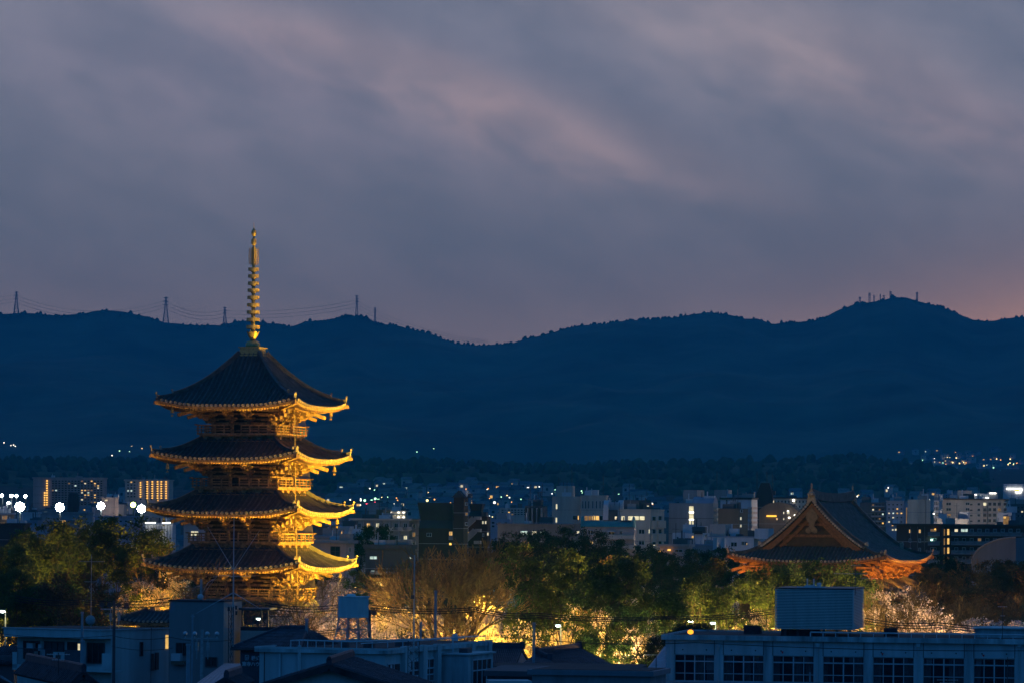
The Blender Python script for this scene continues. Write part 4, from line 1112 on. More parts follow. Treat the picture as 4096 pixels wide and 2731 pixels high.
# water tower blob
p = P(294, 2015, 1300); o = thing('water_tower', 'dark flat topped water tower against the long apartment block', 'tower', (p.x, p.y, 0))
m = MB(); zt = P(294, 1966, 1300).z; zb = P(294, 2015, 1300).z; r = 24*1300/F
m.lathe([(r*.85, zb-6), (r, zb), (r*.92, (zb+zt)/2), (r*.8, zt-.6), (r*.55, zt)], 14); m.build('tank', BLACKG, o)
m = MB(); m.lathe([(r*.7, 0), (r*.7, zb-6)], 12); m.build('shaft', BLACKG, o)
# low sheds
def shed(label, pxL, pxC, pxR, py, D, m, rz=-17, roofm=None, parapet=0, **k):
    b = Bld('low_building', label, 'building', pxL, pxC, pxR, py, D, rz, m, **k); b.roof(.3, .4, roofm or m, parapet); return b
b = shed('long low grey factory with a flat roof under the stadium lamps', 150, 340, 372, 2052, 1150, GREY); b.grid(160, 2076, 330, 2092, 8, 1, .6, .5, {(1,0):WARM,(2,0):WARM,(4,0):WARM,(7,0):COOL}, GLASS)
for px in (176, 186, 196, 210, 222): b.part('strip_lamp', px-4, 2084, px+4, 2086, PALE, o1=.3)
shed('white wall of a small building beside the first stadium lamp', 74, 150, 158, 2053, 1100, PALEW)
shed('grey building with pale ledges in front of the factory', 110, 150, 236, 2085, 1050, BLUEG)
b = shed('wooden looking house with blue roof and orange lit room at the left edge', -40, 32, 58, 2056, 900, BROWN, roofm=BLUEG); b.win(8, 2060, 30, 2076, DIMW); b.part('lamp', 48, 2080, 54, 2086, LAMPO, 's'); b.win(2, 2089, 20, 2095, WARM, far=True)
b = shed('dark building with rounded shoulder behind the left grove', -60, 98, 120, 2098, 820, BLACKG)
b = shed('grey block with lit lower windows above the left trees', 210, 370, 396, 2100, 1000, GREY); b.grid(214, 2104, 366, 2126, 7, 1, .35, .3, {(0,0):COOL,(1,0):PALE,(3,0):COOL,(6,0):COOL}, GLASS)
b = shed('striped metal shed left of the third pagoda roof', 575, 690, 700, 2096, 900, PALEW, roofm=BLUEG)
for i in range(10): b.part('wall_rib', 580+i*11, 2100, 583+i*11, 2160, GREY, o1=.15)
for px in (588, 608, 655, 668): b.part('strip_lamp', px-7, 2087, px+7, 2091, LAMPW, o1=1.2)
b = shed('grey block with one lit window under the third pagoda roof', 735, 822, 836, 2096, 860, PINKG); b.win(764, 2122, 794, 2141, PALE)
b = shed('grey low building between the pagoda and the left grove', 380, 560, 590, 2068, 1000, BLUEG); b.grid(390, 2076, 556, 2090, 8, 1, .4, .4, {(6,0):COOL}, GLASS)
for i, (px, py, w) in enumerate(((20,2042,30),(60,2030,25),(110,2045,30),(200,2040,40),(350,2030,30),(440,1992,34),(470,2020,40),(520,2030,30),(250,2046,36))):
    b = shed(('small dim house roof among the stadium lamps, '+('far left','near left lamp','beside first lamp','under the long block','beside third lamp','between the two blocks','below the second block gap','beside fourth lamp','under the water tower')[i]), px-w, px+w*.6, px+w, py, 1250+30*i, (GREY, BLUEG, PINKG)[i % 3]); b.win(px-w*.6, py+5, px-w*.3, py+10, (COOL, WARM, PALE)[i % 3], far=True)
# stadium lamps
def stadium(px, py, r, D, label, m=FLOODW):
    p = P(px, py, D); R_ = r*D/F
    o = thing('floodlight_mast', label, 'floodlight', (p.x, p.y, 0), 0, 'sports ground floodlights at the left')
    b = MB(); b.tube([(0, .3, 0), (0, .3, p.z+R_*.6)], [.35, .2], 8); b.build('pole', METALD, o)
    b = MB(); b.box(-R_*.7, R_*.7, .12, .22, p.z-R_*.7, p.z+R_*.7); b.build('lamp_frame', METALD, o)
    for i in range(13):
        rr_ = 0 if i == 0 else (R_*.45 if i < 5 else R_*.86); an = i*1.5708+.4 if i < 5 else i*.785; c = Vector((rr_*math.cos(an), .1, p.z+rr_*math.sin(an))); b = MB(); b.tube([c, c+Vector((0, -.35, 0))], [R_*.22, R_*.34], 12); b.build('lamp', m, o)
for px, py, r, lb in ((80,2025,16,'brightest white floodlight array furthest left'),(240,2027,15,'white floodlight array in front of the long apartment block'),(404,2022,13,'white floodlight array at the right end of the long block'),(566,2033,14,'white floodlight array touching the third pagoda eave')): stadium(px, py, r, 880, lb)
stadium(533, 2017, 9, 1200, 'small yellow green floodlight beside the pagoda eave', emit('lamp_lime', (.75, 1, .15), 20))
for px, py, lb in ((8,1980,'tiny white lamp at the left picture edge'),(46,1981,'tiny white lamp right of the edge one'),(66,1981,'tiny white lamp near the first array'),(102,1983,'tiny white lamp above the first array'),(35,2010,'yellowish lamp close left of the first array')): stadium(px, py, 5, 1250, lb)

# --- right of the pagoda
b = Bld('house', 'pale house with a dark upper window right of the second pagoda roof', 'building', 1252, 1383, 1417, 2172, 600, -17, PINKG); b.roof(.5, .5, GREY)
b.win(1323, 2184, 1360, 2224, GLASS, nx=2, ny=2, fr=FRAMED); b.win(1395, 2188, 1402, 2206, GLASS, 's', nx=1)
b = Bld('apartment_block', 'four storey balcony apartment block with three lit rooms', 'building', 1412, 1637, 1678, 2080, 800, -17, GREY); b.roof(.6, .35, BEIGE)
for j, y in enumerate((2106, 2156, 2192)):
    b.part('slab', 1414, y+12, 1637, y+16, BEIGE, o1=1.0)
    for i in range(6): b.part('balcony', 1443+i*37, y, 1462+i*37, y+13, BEIGE, o1=1.1)
for i in range(6): b.part('fin', 1446+i*36.5, 2082, 1452+i*36.5, 2210, GREY, o1=.6)
lt = {(2,0):PALE,(0,1):None}
for j in range(3):
    for i in range(6):
        x = 1424+i*37; y = 2086+j*48; lm = {(1,0):WARM,(2,0):PALE,(5,1):PALE}.get((i, j), GLASS); b.win(x+6, y+5, x+20, y+22, lm, nx=2)
for j in range(3): b.win(1648, 2093+j*34, 1660, 2112+j*34, GLASS if j != 1 else DIMW, 's', nx=1)
b.boxon('roof_room', 1458, 1503, 2055, BROWN, 3, 5); b.boxon('roof_room', 1505, 1532, 2036, BROWN, 5, 5)
b = Bld('apartment_block', 'small block with two rows of bright white corridor lamps', 'building', 1528, 1622, 1632, 2046, 1200, -17, CREAM); b.roof()
for j, y in enumerate((2047, 2066)):
    b.part('balcony', 1528, y+6, 1622, y+10, CREAM, o1=.8)
    for px in (1537, 1558, 1592, 1612): b.part('corridor_lamp', px-2.5, y-1, px+2.5, y+2.5, LAMPW, o1=.9)
b.grid(1530, 2050, 1620, 2064, 8, 1, .5, .6, {}, PALE)
b = shed('grey flat roofed block in front of a red light trail', 1472, 1515, 1520, 2012, 1500, GREY)
b = shed('low dark building with one bright window right of the pagoda', 1462, 1640, 1660, 2195, 620, DGREY, parapet=.3); b.win(1480, 2223, 1508, 2235, COOL); b.win(1486, 2280, 1498, 2290, COOL); b.win(1636, 2226, 1646, 2232, COOL, far=True)
b = shed('white stepped house with a round orange lamp beside the pagoda eave', 1352, 1395, 1416, 2112, 700, PALEW); b.part('lamp', 1408, 2125, 1414, 2131, LAMPO, 's'); b.win(1372, 2143, 1396, 2160, GLASS); b.win(1360, 2124, 1368, 2134, WARM, far=True)
b = shed('dim row of houses with four small windows right of the pagoda', 1262, 1400, 1412, 2108, 760, DGREY); b.win(1340, 2128, 1360, 2138, DIMW); b.win(1380, 2128, 1392, 2138, WARM); b.win(1300, 2130, 1310, 2137, GLASS)
shed('pale low wall building under the right pagoda eaves', 1262, 1420, 1440, 2150, 640, BLUEG)
b = shed('lit timber veranda house behind the bare zelkova', 1490, 1540, 1556, 2322, 500, BLACKG); b.win(1500, 2328, 1536, 2345, WARM, nx=3); b.win(1500, 2350, 1536, 2362, DIMW, nx=3)
shed('blue tiled little house left of the bare zelkova', 1492, 1545, 1558, 2296, 520, BLACKG, roofm=BLUEG)
# dark brick tower
b = Bld('apartment_block', 'dark brick block with steep slate roof, stair tower and zigzag pale stairs', 'building', 1675, 1812, 1818, 2112, 800, -17, BRICK, depth=14)
Z = lambda py, D=800: P(1740, py, D).z
zt = b.h; w = b.w
m = MB(); m.prism([(0, 0), (b.d, 0), (b.d-3.0, Z(2009)-zt), (3.4, Z(2009)-zt)], -w, 0, Matrix.Translation((0, 0, zt)) @ Matrix(((0,1,0,0),(1,0,0,0),(0,0,1,0),(0,0,0,1)))); m.build('mansard_roof', SLATE, b.o)
b.win(1708, 2130, 1726, 2144, GLASS); b.win(1797, 2124, 1810, 2140, WARM, nx=2); b.part('panel', 1795, 2142, 1811, 2158, GREY, o1=.1); b.part('lamp', 1798, 2170, 1806, 2178, LAMPO)
t = Bld('stair_tower', 'tall dark brick stair tower with small gabled top', 'building', 1815, 1855, 1873, 1988, 795, -17, BRICK)
m = MB(); m.prism([(-t.w-.3, 0), (.3, 0), (-t.w*.5, Z(1972)-Z(1988)+.6)], -.3, t.d+.3, Matrix.Translation((0, 0, t.h))); m.build('gable_roof', SLATE, t.o)
for j in range(3): t.win(1860, 2008+j*40, 1870, 2020+j*40, DIMW if j == 1 else GLASS, 's', nx=1)
r = Bld('apartment_block', 'right wing of the dark brick block with pale zigzag stair balconies', 'building', 1874, 1950, 1958, 2064, 805, -17, BRICK)
m = MB(); m.prism([(0, 0), (r.d, 0), (r.d-1.5, Z(2013)-Z(2064)), (3, Z(2013)-Z(2064))], -r.w, -1.4, Matrix.Translation((0, 0, r.h)) @ Matrix(((0,1,0,0),(1,0,0,0),(0,0,1,0),(0,0,0,1)))); m.build('mansard_roof', SLATE, r.o)
for (x0, y0, x1, y1) in ((1857, 2108, 1896, 2072), (1861, 2158, 1900, 2120)):
    a0, z0_ = r.ray(x0, y0, 'f', 2); a1, z1_ = r.ray(x1, y1, 'f', 2); q = MB(); q.bar((a0, -2, z0_), (a1, -2, z1_), .25, 1.2); q.build('stair_balcony', BEIGE, r.o)
for (x0, x1, y) in ((1896, 1922, 2064), (1898, 1922, 2113), (1895, 1921, 2161), (1856, 1877, 2034)): r.part('stair_balcony', x0, y, x1, y+13, BEIGE, o0=1.2, o1=2.0)
r.part('lamp', 1866, 2078, 1876, 2083, LAMPO, o1=1.6); r.part('lamp', 1864, 2126, 1868, 2131, WARM, o1=1.6)
for (x, y, mm) in ((1929, 2082, PALE), (1940, 2082, PALE), (1930, 2132, GLASS2), (1949, 2128, PALE)): r.win(x, y, x+6, y+12, mm, nx=1)
# middle
b = Bld('office_block', 'low long building with lit ground windows and a railing on its roof', 'building', 1990, 2290, 2322, 2100, 760, -17, DGREY); b.roof(.2, .3)
for (x0, x1) in ((2083, 2111), (2129, 2147), (2162, 2178)): b.win(x0, 2122, x1, 2138, COOL if x0 != 2129 else PALE, nx=2)
b.win(2306, 2122, 2316, 2132, PALE, 's', nx=1)
q = MB(); a0, z0_ = b.ray(1990, 2088); a1, _ = b.ray(2290, 2088)
for i in range(31): q.box(a0+(a1-a0)*i/30-.03, a0+(a1-a0)*i/30+.03, .2, .26, b.h, z0_)
q.bar((a0, .23, z0_), (a1, .23, z0_), .08); q.build('roof_railing', METAL, b.o)
b = Bld('office_block', 'small blue white block left of the dark plant room', 'building', 1950, 2040, 2052, 2075, 900, -17, BLUEG); b.grid(1960, 2082, 2036, 2110, 3, 2, .4, .5, {}, GLASS)
b = Bld('office_block', 'pale gridded apartment strip far behind the plant room', 'building', 2000, 2110, 2120, 2030, 1400, -17, BEIGE); b.grid(2004, 2034, 2106, 2060, 8, 3, .6, .5, {(2,1):WARM,(3,2):DIMW}, GLASS)
b = Bld('plant_room', 'dark roof plant block crowded with pipes and aerials', 'building', 2100, 2168, 2190, 2022, 780, -17, DGREY)
for px, y in ((2115,1990),(2121,1935),(2165,1962),(2170,1998),(2140,2005)): b.aerial(px, y, 2)
for i in range(8): b.part('duct', 2102+i*9, 2030, 2106+i*9, 2098, GREY if i % 2 else BLACKG, o1=.5)
b = Bld('office_block', 'big grey beige block with slit windows and penthouse', 'building', 2209, 2322, 2326, 1984, 900, -6, BEIGE, depth=14)
b.boxon('penthouse', 2226, 2290, 1942, BEIGE, 2, 6); b.win(2223, 2014, 2230, 2035, PALE, nx=1); b.win(2222, 2068, 2229, 2088, PALE, nx=1); b.win(2291, 2060, 2318, 2077, GLASS, nx=2); b.win(2311, 2060, 2316, 2077, WARM, nx=1)
for px, y in ((2234,1905),(2240,1912),(2288,1865),(2254,1925)): b.aerial(px, y, 3, 0)
b = Bld('office_block', 'right half of the slit windowed block, curved front with narrow dark slots', 'building', 2324, 2424, 2430, 1985, 896, -14, BEIGE, depth=14); b.roof(.1, .3)
for i, px in enumerate((2331, 2342, 2355, 2371, 2386, 2400, 2412)): b.win(px-2, 2002, px+3, 2032, GLASS, nx=1)
for i in range(5): b.win(2338+i*15, 2061, 2352+i*15, 2080, DIMW if i in (0,1) else (WARM if i in (2,3) else GLASS), nx=1)
b = Bld('house', 'terraced building with a green barrel roof and round end walls', 'building', 2333, 2538, 2542, 2107, 720, -8, PINKG, depth=8)
q = MB(); rw = 5*1.0; hz2 = P(2430, 2092, 720).z-P(2430, 2107, 720).z
q.prism([(-b.w-.4, -.1), (-.2, -.1), (-.2, .2), (-b.w-.4, .2)], 0, 1)
q = MB(); n = 10
q.grid([[Vector((x, -.4+2.4*(1-math.cos(math.pi/2*j/n))*2, b.h+hz2*1.6*math.sin(math.pi/2*j/n))) for x in (-b.w-.2, -.4)] for j in range(n+1)]); q.build('barrel_roof', GREEN, b.o)
for i in range(24):
    x = -b.w+b.w*i/24; g = MB(); g.tube([(x, -.4+2.4*(1-math.cos(math.pi/2*j/6))*2, b.h+hz2*1.6*math.sin(math.pi/2*j/6)+.04) for j in range(7)], .05, 4); g.build('roof_seam', GREEN, b.o)
g = MB(); g.prism([(-.25+.0, b.h-.2)]+[(.0, b.h-.2)], 0, 1) if False else None
for xx in (-b.w-.35, -.35):
    g = MB(); g.prism([(1.9*math.cos(math.pi*k/10), 2.0*math.sin(math.pi*k/10)) for k in range(11)], xx-.15, xx+.15, Matrix.Translation((0, 1.9, b.h-.1)) @ Matrix(((0,1,0,0),(1,0,0,0),(0,0,1,0),(0,0,0,1)))); g.build('round_end_wall', GREEN, b.o)
for j, y in enumerate((2137, 2177)): b.part('balcony', 2396, y, 2534, y+18, CREAM, o1=1.2)
b.win(2352, 2119, 2372, 2136, GLASS, nx=2); b.win(2434, 2122, 2457, 2136, GLASS, nx=2); b.win(2478, 2122, 2490, 2136, GLASS); b.win(2360, 2162, 2372, 2176, WARM); b.part('awning', 2430, 2121, 2459, 2125, PALEW, o1=1.5)
for px in (2406, 2440, 2460): b.win(px, 2164, px+9, 2176, GLASS, nx=1)
b = Bld('office_block', 'dark grey block with two tall rounded fin walls', 'building', 2413, 2477, 2484, 2038, 800, -10, DGREY)
for px in (2415, 2473):
    a0, zc = b.ray(px, 2022, 'f', 0); g = MB(); rr_ = 1.0
    g.box(a0, a0+1.0, -.6, 3.2, b.h-2, zc); g.prism([(1.9*math.cos(math.pi*k/10), 1.2*math.sin(math.pi*k/10)) for k in range(11)], a0, a0+1.0, Matrix.Translation((0, 1.3, zc)) @ Matrix(((0,1,0,0),(1,0,0,0),(0,0,1,0),(0,0,0,1)))); g.build('fin_wall', PALEW, b.o)
b.win(2459, 2063, 2468, 2076, PALE, nx=1)
b = Bld('office_block', 'cream terraced office with wide lit top windows and corner balconies', 'building', 2480, 2602, 2657, 2040, 790, -30, CREAM); b.roof(.1, .25)
b.win(2485, 2062, 2500, 2080, PALE, nx=1)
for i in range(3): b.win(2512+i*23, 2062, 2534+i*23, 2079, PALE, nx=1, fr=FRAMED)
for j, y in enumerate((2080, 2133, 2180)):
    b.part('parapet_band', 2480, y, 2602, y+34 if j == 0 else y+26, CREAM, o1=.25)
    b.part('corner_balcony', 2604, y, 2618, y+33, CREAM, 's', o1=.5); b.part('corner_balcony', 2625, y, 2655, y+30, CREAM, 's', o1=.5)
for (x, y, mm, f) in ((2556,2116,GLASS,'f'),(2595,2115,PALE,'f'),(2556,2160,GLASS,'f'),(2608,2064,GLASS,'s'),(2632,2062,GLASS,'s'),(2632,2115,GLASS,'s'),(2632,2160,GLASS,'s'),(2608,2115,GLASS,'s'),(2608,2160,GLASS,'s')): b.win(x, y, x+(22 if f == 'f' and mm is GLASS else 14 if f == 's' else 5), y+17, mm, f, nx=2 if f == 'f' and mm is GLASS else 1)
b.part('glowing_wall_patch', 2604, 2176, 2620, 2205, PALE, 's', o1=.03); b.part('glowing_wall_patch', 2626, 2176, 2655, 2205, DIMW, 's', o1=.03)  # emissive panels stand in for lamplight falling on the side wall
b.boxon('roof_room', 2496, 2556, 1998, DGREY, 2, 5); b.aerial(2517, 1935, 3, 0); b.aerial(2543, 1975, 3, 0); b.part('roof_lamp', 2560, 2020, 2568, 2036, PALE, o0=-3, o1=-2.8)
# white yard and beige hall with lit stairs
b = Bld('office_block', 'large blank grey block with a bright glazed stair column', 'building', 2676, 2853, 2872, 2011, 800, -17, GREY)
for j in range(3): b.part('lit_stair_window', 2757, 2023+j*29, 2774, 2045+j*29, PALE, o1=.06); b.part('stair_lamp', 2757, 2045+j*29, 2775, 2050+j*29, LAMPW, o1=.1)
for k in (2757, 2769): b.win(k, 2104, k+4, 2127, COOL, nx=1)
for j in range(5): b.part('balcony', 2857, 2030+j*20, 2871, 2039+j*20, CREAM, 's', o1=.5)
b.boxon('roof_room', 2734, 2788, 1958, GREY, 3, 6); b.boxon('roof_room', 2732, 2790, 1966, GREY, 5, 4)
q = MB(); q.prism([(.0, 0), (b.d, 0), (b.d*.8, .9), (b.d*.5, 1.3), (b.d*.2, .9)], -b.w*.48, 0, Matrix.Translation((0, 0, b.h)) @ Matrix(((0,1,0,0),(1,0,0,0),(0,0,1,0),(0,0,0,1)))); q.build('curved_roof', BLUEG, b.o)
b = Bld('apartment_block', 'blank brown block with a pale narrow side', 'building', 2873, 2954, 2992, 2032, 780, -24, BROWN); b.win(2961, 2036, 2969, 2048, GLASS, 's', nx=1); b.win(2959, 2066, 2965, 2078, PALE, 's', nx=1); b.win(2959, 2096, 2965, 2107, PALE, 's', nx=1)
b = Bld('apartment_block', 'pale apartment with stacked corner balconies beside the brown block', 'building', 2882, 3006, 3030, 1996, 860, -17, PALEW); b.roof(.2, .4, BLACKG)
for j in range(6): b.part('balcony', 2990, 2026+j*19, 3005, 2036+j*19, CREAM, o1=.7); b.part('balcony', 3008, 2026+j*19, 3030, 2035+j*19, PINKG, 's', o1=.9)
b.boxon('penthouse', 2857, 2905, 1957, GREY, 2, 5); b.boxon('white_roof_room', 2884, 2918, 1984, PALEW, 0, 2); b.aerial(2868, 1885, 3, 0); b.aerial(2960, 1958, 3, 0)
b = Bld('tower', 'dark tower with sloping shoulders and six aerials', 'tower', 3024, 3090, 3093, 1978, 1000, -10, BLACKG)
q = MB(); hh_ = P(3050, 1930, 1000).z-P(3050, 1978, 1000).z; q.prism([(-b.w, 0), (0, 0), (-.9, hh_), (-b.w+1.2, hh_)], 0, b.d, Matrix.Translation((0, 0, b.h))); q.build('tapered_top', BLACKG, b.o)
for px, y in ((3027,1884),(3031,1884),(3066,1884),(3071,1886),(3089,1885),(3092,1900)): b.aerial(px, y, 2, 0)
b = Bld('apartment_block', 'long cream apartment slab behind the hall ridge with bright lamps', 'building', 3010, 3262, 3300, 1993, 1150, -12, CREAM); b.roof(.5, .35, SLATE)
b.grid(3050, 1997, 3248, 2012, 14, 1, .4, .6, {(2,0):PALE}, GLASS); b.grid(3050, 2017, 3248, 2032, 14, 1, .4, .6, {}, GLASS); b.win(3085, 2000, 3096, 2010, PALE, far=True)
for y in (1995, 2022): b.part('lamp', 3171, y, 3178, y+9, LAMPW, o1=.4)
for px in (3112, 3150, 3210, 3232): b.part('roof_unit', px, 1985, px+10, 1990, BROWN, o0=-4, o1=-3)
b = Bld('gymnasium', 'brown round roofed gymnasium with a glowing orange sign', 'building', 3036, 3190, 3205, 2040, 900, -12, BROWN)
q = MB(); q.prism([(-b.w, 0), (0, 0), (-b.w*.12, .9), (-b.w*.3, 1.6), (-b.w*.5, 1.9), (-b.w*.7, 1.6), (-b.w*.88, .9)], 0, b.d, Matrix.Translation((0, 0, b.h))); q.build('arched_roof', BROWN, b.o)
b.part('orange_sign', 3067, 2059, 3106, 2065, SIGNO, o1=.4); b.win(3105, 2070, 3111, 2078, WARM, nx=1); b.win(3133, 2045, 3137, 2054, PALE, nx=1); b.win(3133, 2070, 3137, 2078, PALE, nx=1)
b.part('lamp', 3150, 2040, 3155, 2044, LAMPW, o1=.5); b.part('lamp', 3154, 2066, 3161, 2071, LAMPW, o1=.5); b.part('lamp', 3176, 2056, 3182, 2061, LAMPW, o1=.8); b.win(3148, 2044, 3158, 2054, PALE)
b = Bld('warehouse', 'white low warehouse with a box shaped annexe left of the hall', 'building', 2826, 3016, 3075, 2148, 700, -17, PALEW); b.roof(.1, .2, BLUEG); b.boxon('annexe', 3018, 3074, 2112, PALEW, -.5, 4); b.boxon('white_block', 2840, 2902, 2095, PINKG, 1, 5)
b.win(2924, 2167, 2948, 2184, GLASS, nx=2); b.win(2966, 2164, 2990, 2178, GLASS2, nx=2); b.win(2985, 2169, 2991, 2178, WARM, nx=1); b.win(3031, 2140, 3046, 2154, DIMW)
for px in (2898, 2938, 2953): b.part('air_unit', px, 2134, px+12, 2146, DGREY, o0=-2, o1=-1)
b = Bld('house', 'small white house with dark box room below the lit stairs', 'building', 2690, 2812, 2838, 2130, 720, -17, PALEW); b.boxon('dark_room', 2775, 2808, 2122, BLACKG, -.4, 3); b.win(2818, 2136, 2826, 2148, GLASS, 's', nx=1)
b.boxon('white_room', 2766, 2814, 2102, PALEW, 3, 3); b.part('lamp', 2768, 2142, 2774, 2150, WARM)
b = Bld('low_building', 'pale low building with a tall white silo duct beside the hall eave', 'building', 2690, 2892, 2910, 2180, 660, -17, GREY); b.roof(.1, .2, BLUEG)
for px in (2852, 2882): b.part('duct', px, 2150, px+16, 2200, PALEW, o0=0, o1=1.0)
for i in range(7): b.part('fence_post', 2700+i*20, 2160, 2702+i*20, 2180, METAL, o0=-.3, o1=-.2)
b = shed('small shop roof with two orange lamps right of the cream office', 2640, 2750, 2770, 2185, 640, PINKG); b.part('lamp', 2632, 2199, 2638, 2205, LAMPO, o1=1); b.part('lamp', 2670, 2195, 2676, 2201, LAMPO, o1=1); b.win(2700, 2196, 2730, 2206, GLASS)
# --- right of the hall
b = Bld('apartment_block', 'dark apartment with banded balconies right of the hall ridge', 'building', 3440, 3540, 3545, 2008, 1100, -12, DGREY)
for j in range(5): b.part('balcony', 3484, 2020+j*20, 3540, 2026+j*20, GREY, o1=.9)
b.grid(3486, 2010, 3538, 2100, 4, 5, .5, .35, {(0,1):PALE,(2,1):DIMW,(0,0):DIMW,(3,2):COOL,(2,3):DIMW,(3,4):WARM}, GLASS)
b = Bld('apartment_block', 'blue grey apartment with three orange lit rooms', 'building', 3546, 3616, 3632, 2005, 1080, -12, BLUEG); b.roof(.2, .3)
b.grid(3548, 2008, 3614, 2094, 4, 5, .38, .3, {(2,1):WARM,(2,2):WARM,(3,2):WARM,(0,2):PALE,(1,2):COOL,(1,3):PALE,(0,4):PALE}, GLASS); b.boxon('roof_room', 3560, 3575, 1999, BLUEG, 2, 3)
b.part('side_light_strip', 3624, 2028, 3627, 2092, DIMW, 's', o1=.1)
b = shed('low block with four small lit windows under the blue grey apartment', 3545, 3592, 3610, 2100, 1000, BLUEG); b.win(3568, 2114, 3574, 2120, PALE, far=True); b.win(3580, 2113, 3586, 2120, PALE, far=True); b.part('lamp', 3567, 2096, 3573, 2101, LAMPO)
b = Bld('apartment_block', 'blank cream tower block without windows', 'building', 3631, 3673, 3722, 1996, 950, -48, CREAM); q = MB(); q.tube([(-.0+.1, b.d*.6, 0), (.1, b.d*.6, b.h)], .1, 6); q.build('downpipe', GREY, b.o)
b = Bld('apartment_block', 'wide cream apartment building with many dark windows', 'building', 3757, 4020, 4032, 1999, 930, -12, CREAM); b.roof(.3, .3, BROWN)
b.boxon('penthouse', 3830, 3886, 1960, BEIGE, 3, 6); b.boxon('roof_frame', 3766, 3822, 1990, BLACKG, 2, 4)
for j in range(4):
    y = 2008+j*22
    b.win(3785, y, 3804, y+11, GLASS if j != 2 else DIMW, nx=2); b.win(3863, y, 3878, y+10, GLASS, nx=2); b.win(3880, y+6, 3890, y+11, GLASS, far=True); b.win(3910, y+2, 3921, y+12, GLASS, nx=1)
    for i, px in enumerate((3933, 3953, 3972, 3991, 4014)):
        b.win(px, y, px+13, y+13, PALE if (i, j) == (0, 0) else (DIMW if (i, j) == (3, 1) else GLASS), nx=1)
for px in (3929, 3948, 3967, 3986, 4006): b.part('pilaster', px, 2000, px+4, 2096, CREAM, o1=.4)
b = Bld('apartment_block', 'narrow white windowed end wing of the cream apartment', 'building', 3736, 3756, 3772, 1999, 925, -12, PALEW)
for j in range(4):
    for i in range(3): b.win(3738+i*6, 2004+j*22, 3741.5+i*6, 2018+j*22, GLASS, far=True)
b.part('lamp', 3733, 2051, 3738, 2055, LAMPW, o1=.5)
b = Bld('office_block', 'low grey roof block with a yellow lamp before the cream apartment', 'building', 3747, 3873, 3880, 2073, 860, -12, GREY); b.part('lamp', 3809, 2084, 3818, 2091, LAMPO); b.boxon('roof_room', 3837, 3872, 2045, BLUEG, 1, 4)
b = Bld('office_block', 'blue white block with an amber glowing recess', 'building', 3990, 4048, 4062, 2048, 850, -12, BLUEG); b.part('amber_recess', 4013, 2063, 4037, 2095, DIMW, o1=.03); b.part('amber_lamp', 4014, 2064, 4024, 2072, WARM, o1=.1)
b = Bld('apartment_block', 'dim apartment with a few lit windows at the right edge', 'building', 4032, 4110, None, 2014, 1000, -10, DGREY); b.grid(4036, 2020, 4096, 2070, 4, 3, .45, .35, {(0,0):COOL,(1,0):WARM,(3,1):PALE,(0,2):PALE}, GLASS)
# long dark glazed apartments
b = Bld('apartment_block', 'long low dark apartment building with glass balconies and amber stairwells', 'building', 3586, 4150, None, 2103, 740, -8, BLACKG, depth=14); b.roof(.8, .3, SLATE)
for j in range(4):
    y = 2106+j*37
    for (x0, x1) in ((3711, 3758), (3804, 4092)):
        b.part('glass_balcony', x0, y+20, x1, y+34, mat('frosted_balcony_glass', (.10, .14, .16), .3), o1=1.2); b.part('slab', x0, y+34, x1, y+36, GREY, o1=1.3)
    b.win(3775, y+8, 3780, y+34, DIMW, far=True); b.part('stairwell_light', 3789, y+8, 3797, y+32, WARM if j < 3 else DIMW, o1=.04); b.part('pillar', 3764, y, 3773, y+37, BLACKG, o1=1.4)
    for i in range(9):
        px = 3818+i*31
        mm = {(0,0):PALE,(1,0):COOL,(1,1):GLASS,(3,1):DIMW}.get((i, j), GLASS2); b.win(px, y+8, px+14, y+20, mm, nx=1)
    for px in (3636, 3675): b.win(px, y+10, px+8, y+24, (WARM if j == 0 else GLASS2), nx=1)
    b.win(3722, y+8, 3745, y+18, DIMW if j == 0 else GLASS, nx=2)
b.part('lamp', 3738, 2112, 3743, 2118, LAMPO, o1=.9); b.part('lamp', 3724, 2155, 3729, 2160, LAMPG, o1=.9); b.win(3844, 2113, 3871, 2126, COOL, nx=2)
for px in (3640, 3668, 3696): b.part('wall_groove', px, 2104, px+4, 2240, DGREY, o1=.08)
# barrel hall
p = P(3973, 2290, 600); o = thing('sports_hall', 'grey barrel vaulted hall at the right edge behind bare twigs', 'building', (p.x, p.y, 0), math.radians(-17)); r_ = 3.7
zc = P(3973, 2148, 600).z
q = MB(); wv = 3.9
wl = (4063-3973)*600/F; wr_ = (3973-3885)*600/F; hv = P(3973, 2147, 600).z-P(3973, 2252, 600).z
q.prism([(wl, 0), (wl, zc)]+[(wl-(wl+wr_)*math.sin(math.pi/2*k/12), zc-hv*(1-math.cos(math.pi/2*k/12))) for k in range(1, 13)]+[(-wr_, 0)], 0, 14); q.build('vault', C_('vault_grey', .13, .15, .19), o)
q = MB(); q.tube([(wl-(wl+wr_)*math.sin(math.pi/2*k/12), -.05, zc+.05-hv*(1-math.cos(math.pi/2*k/12))) for k in range(13)], .12, 5); q.build('edge_trim', GREY, o)
b = Bld('sports_hall', 'second pale vaulted annexe at the very right edge', 'building', 4066, 4130, None, 2165, 610, -17, BLUEG); b.grid(4070, 2175, 4096, 2230, 2, 2, .7, .7, {}, GLASS)
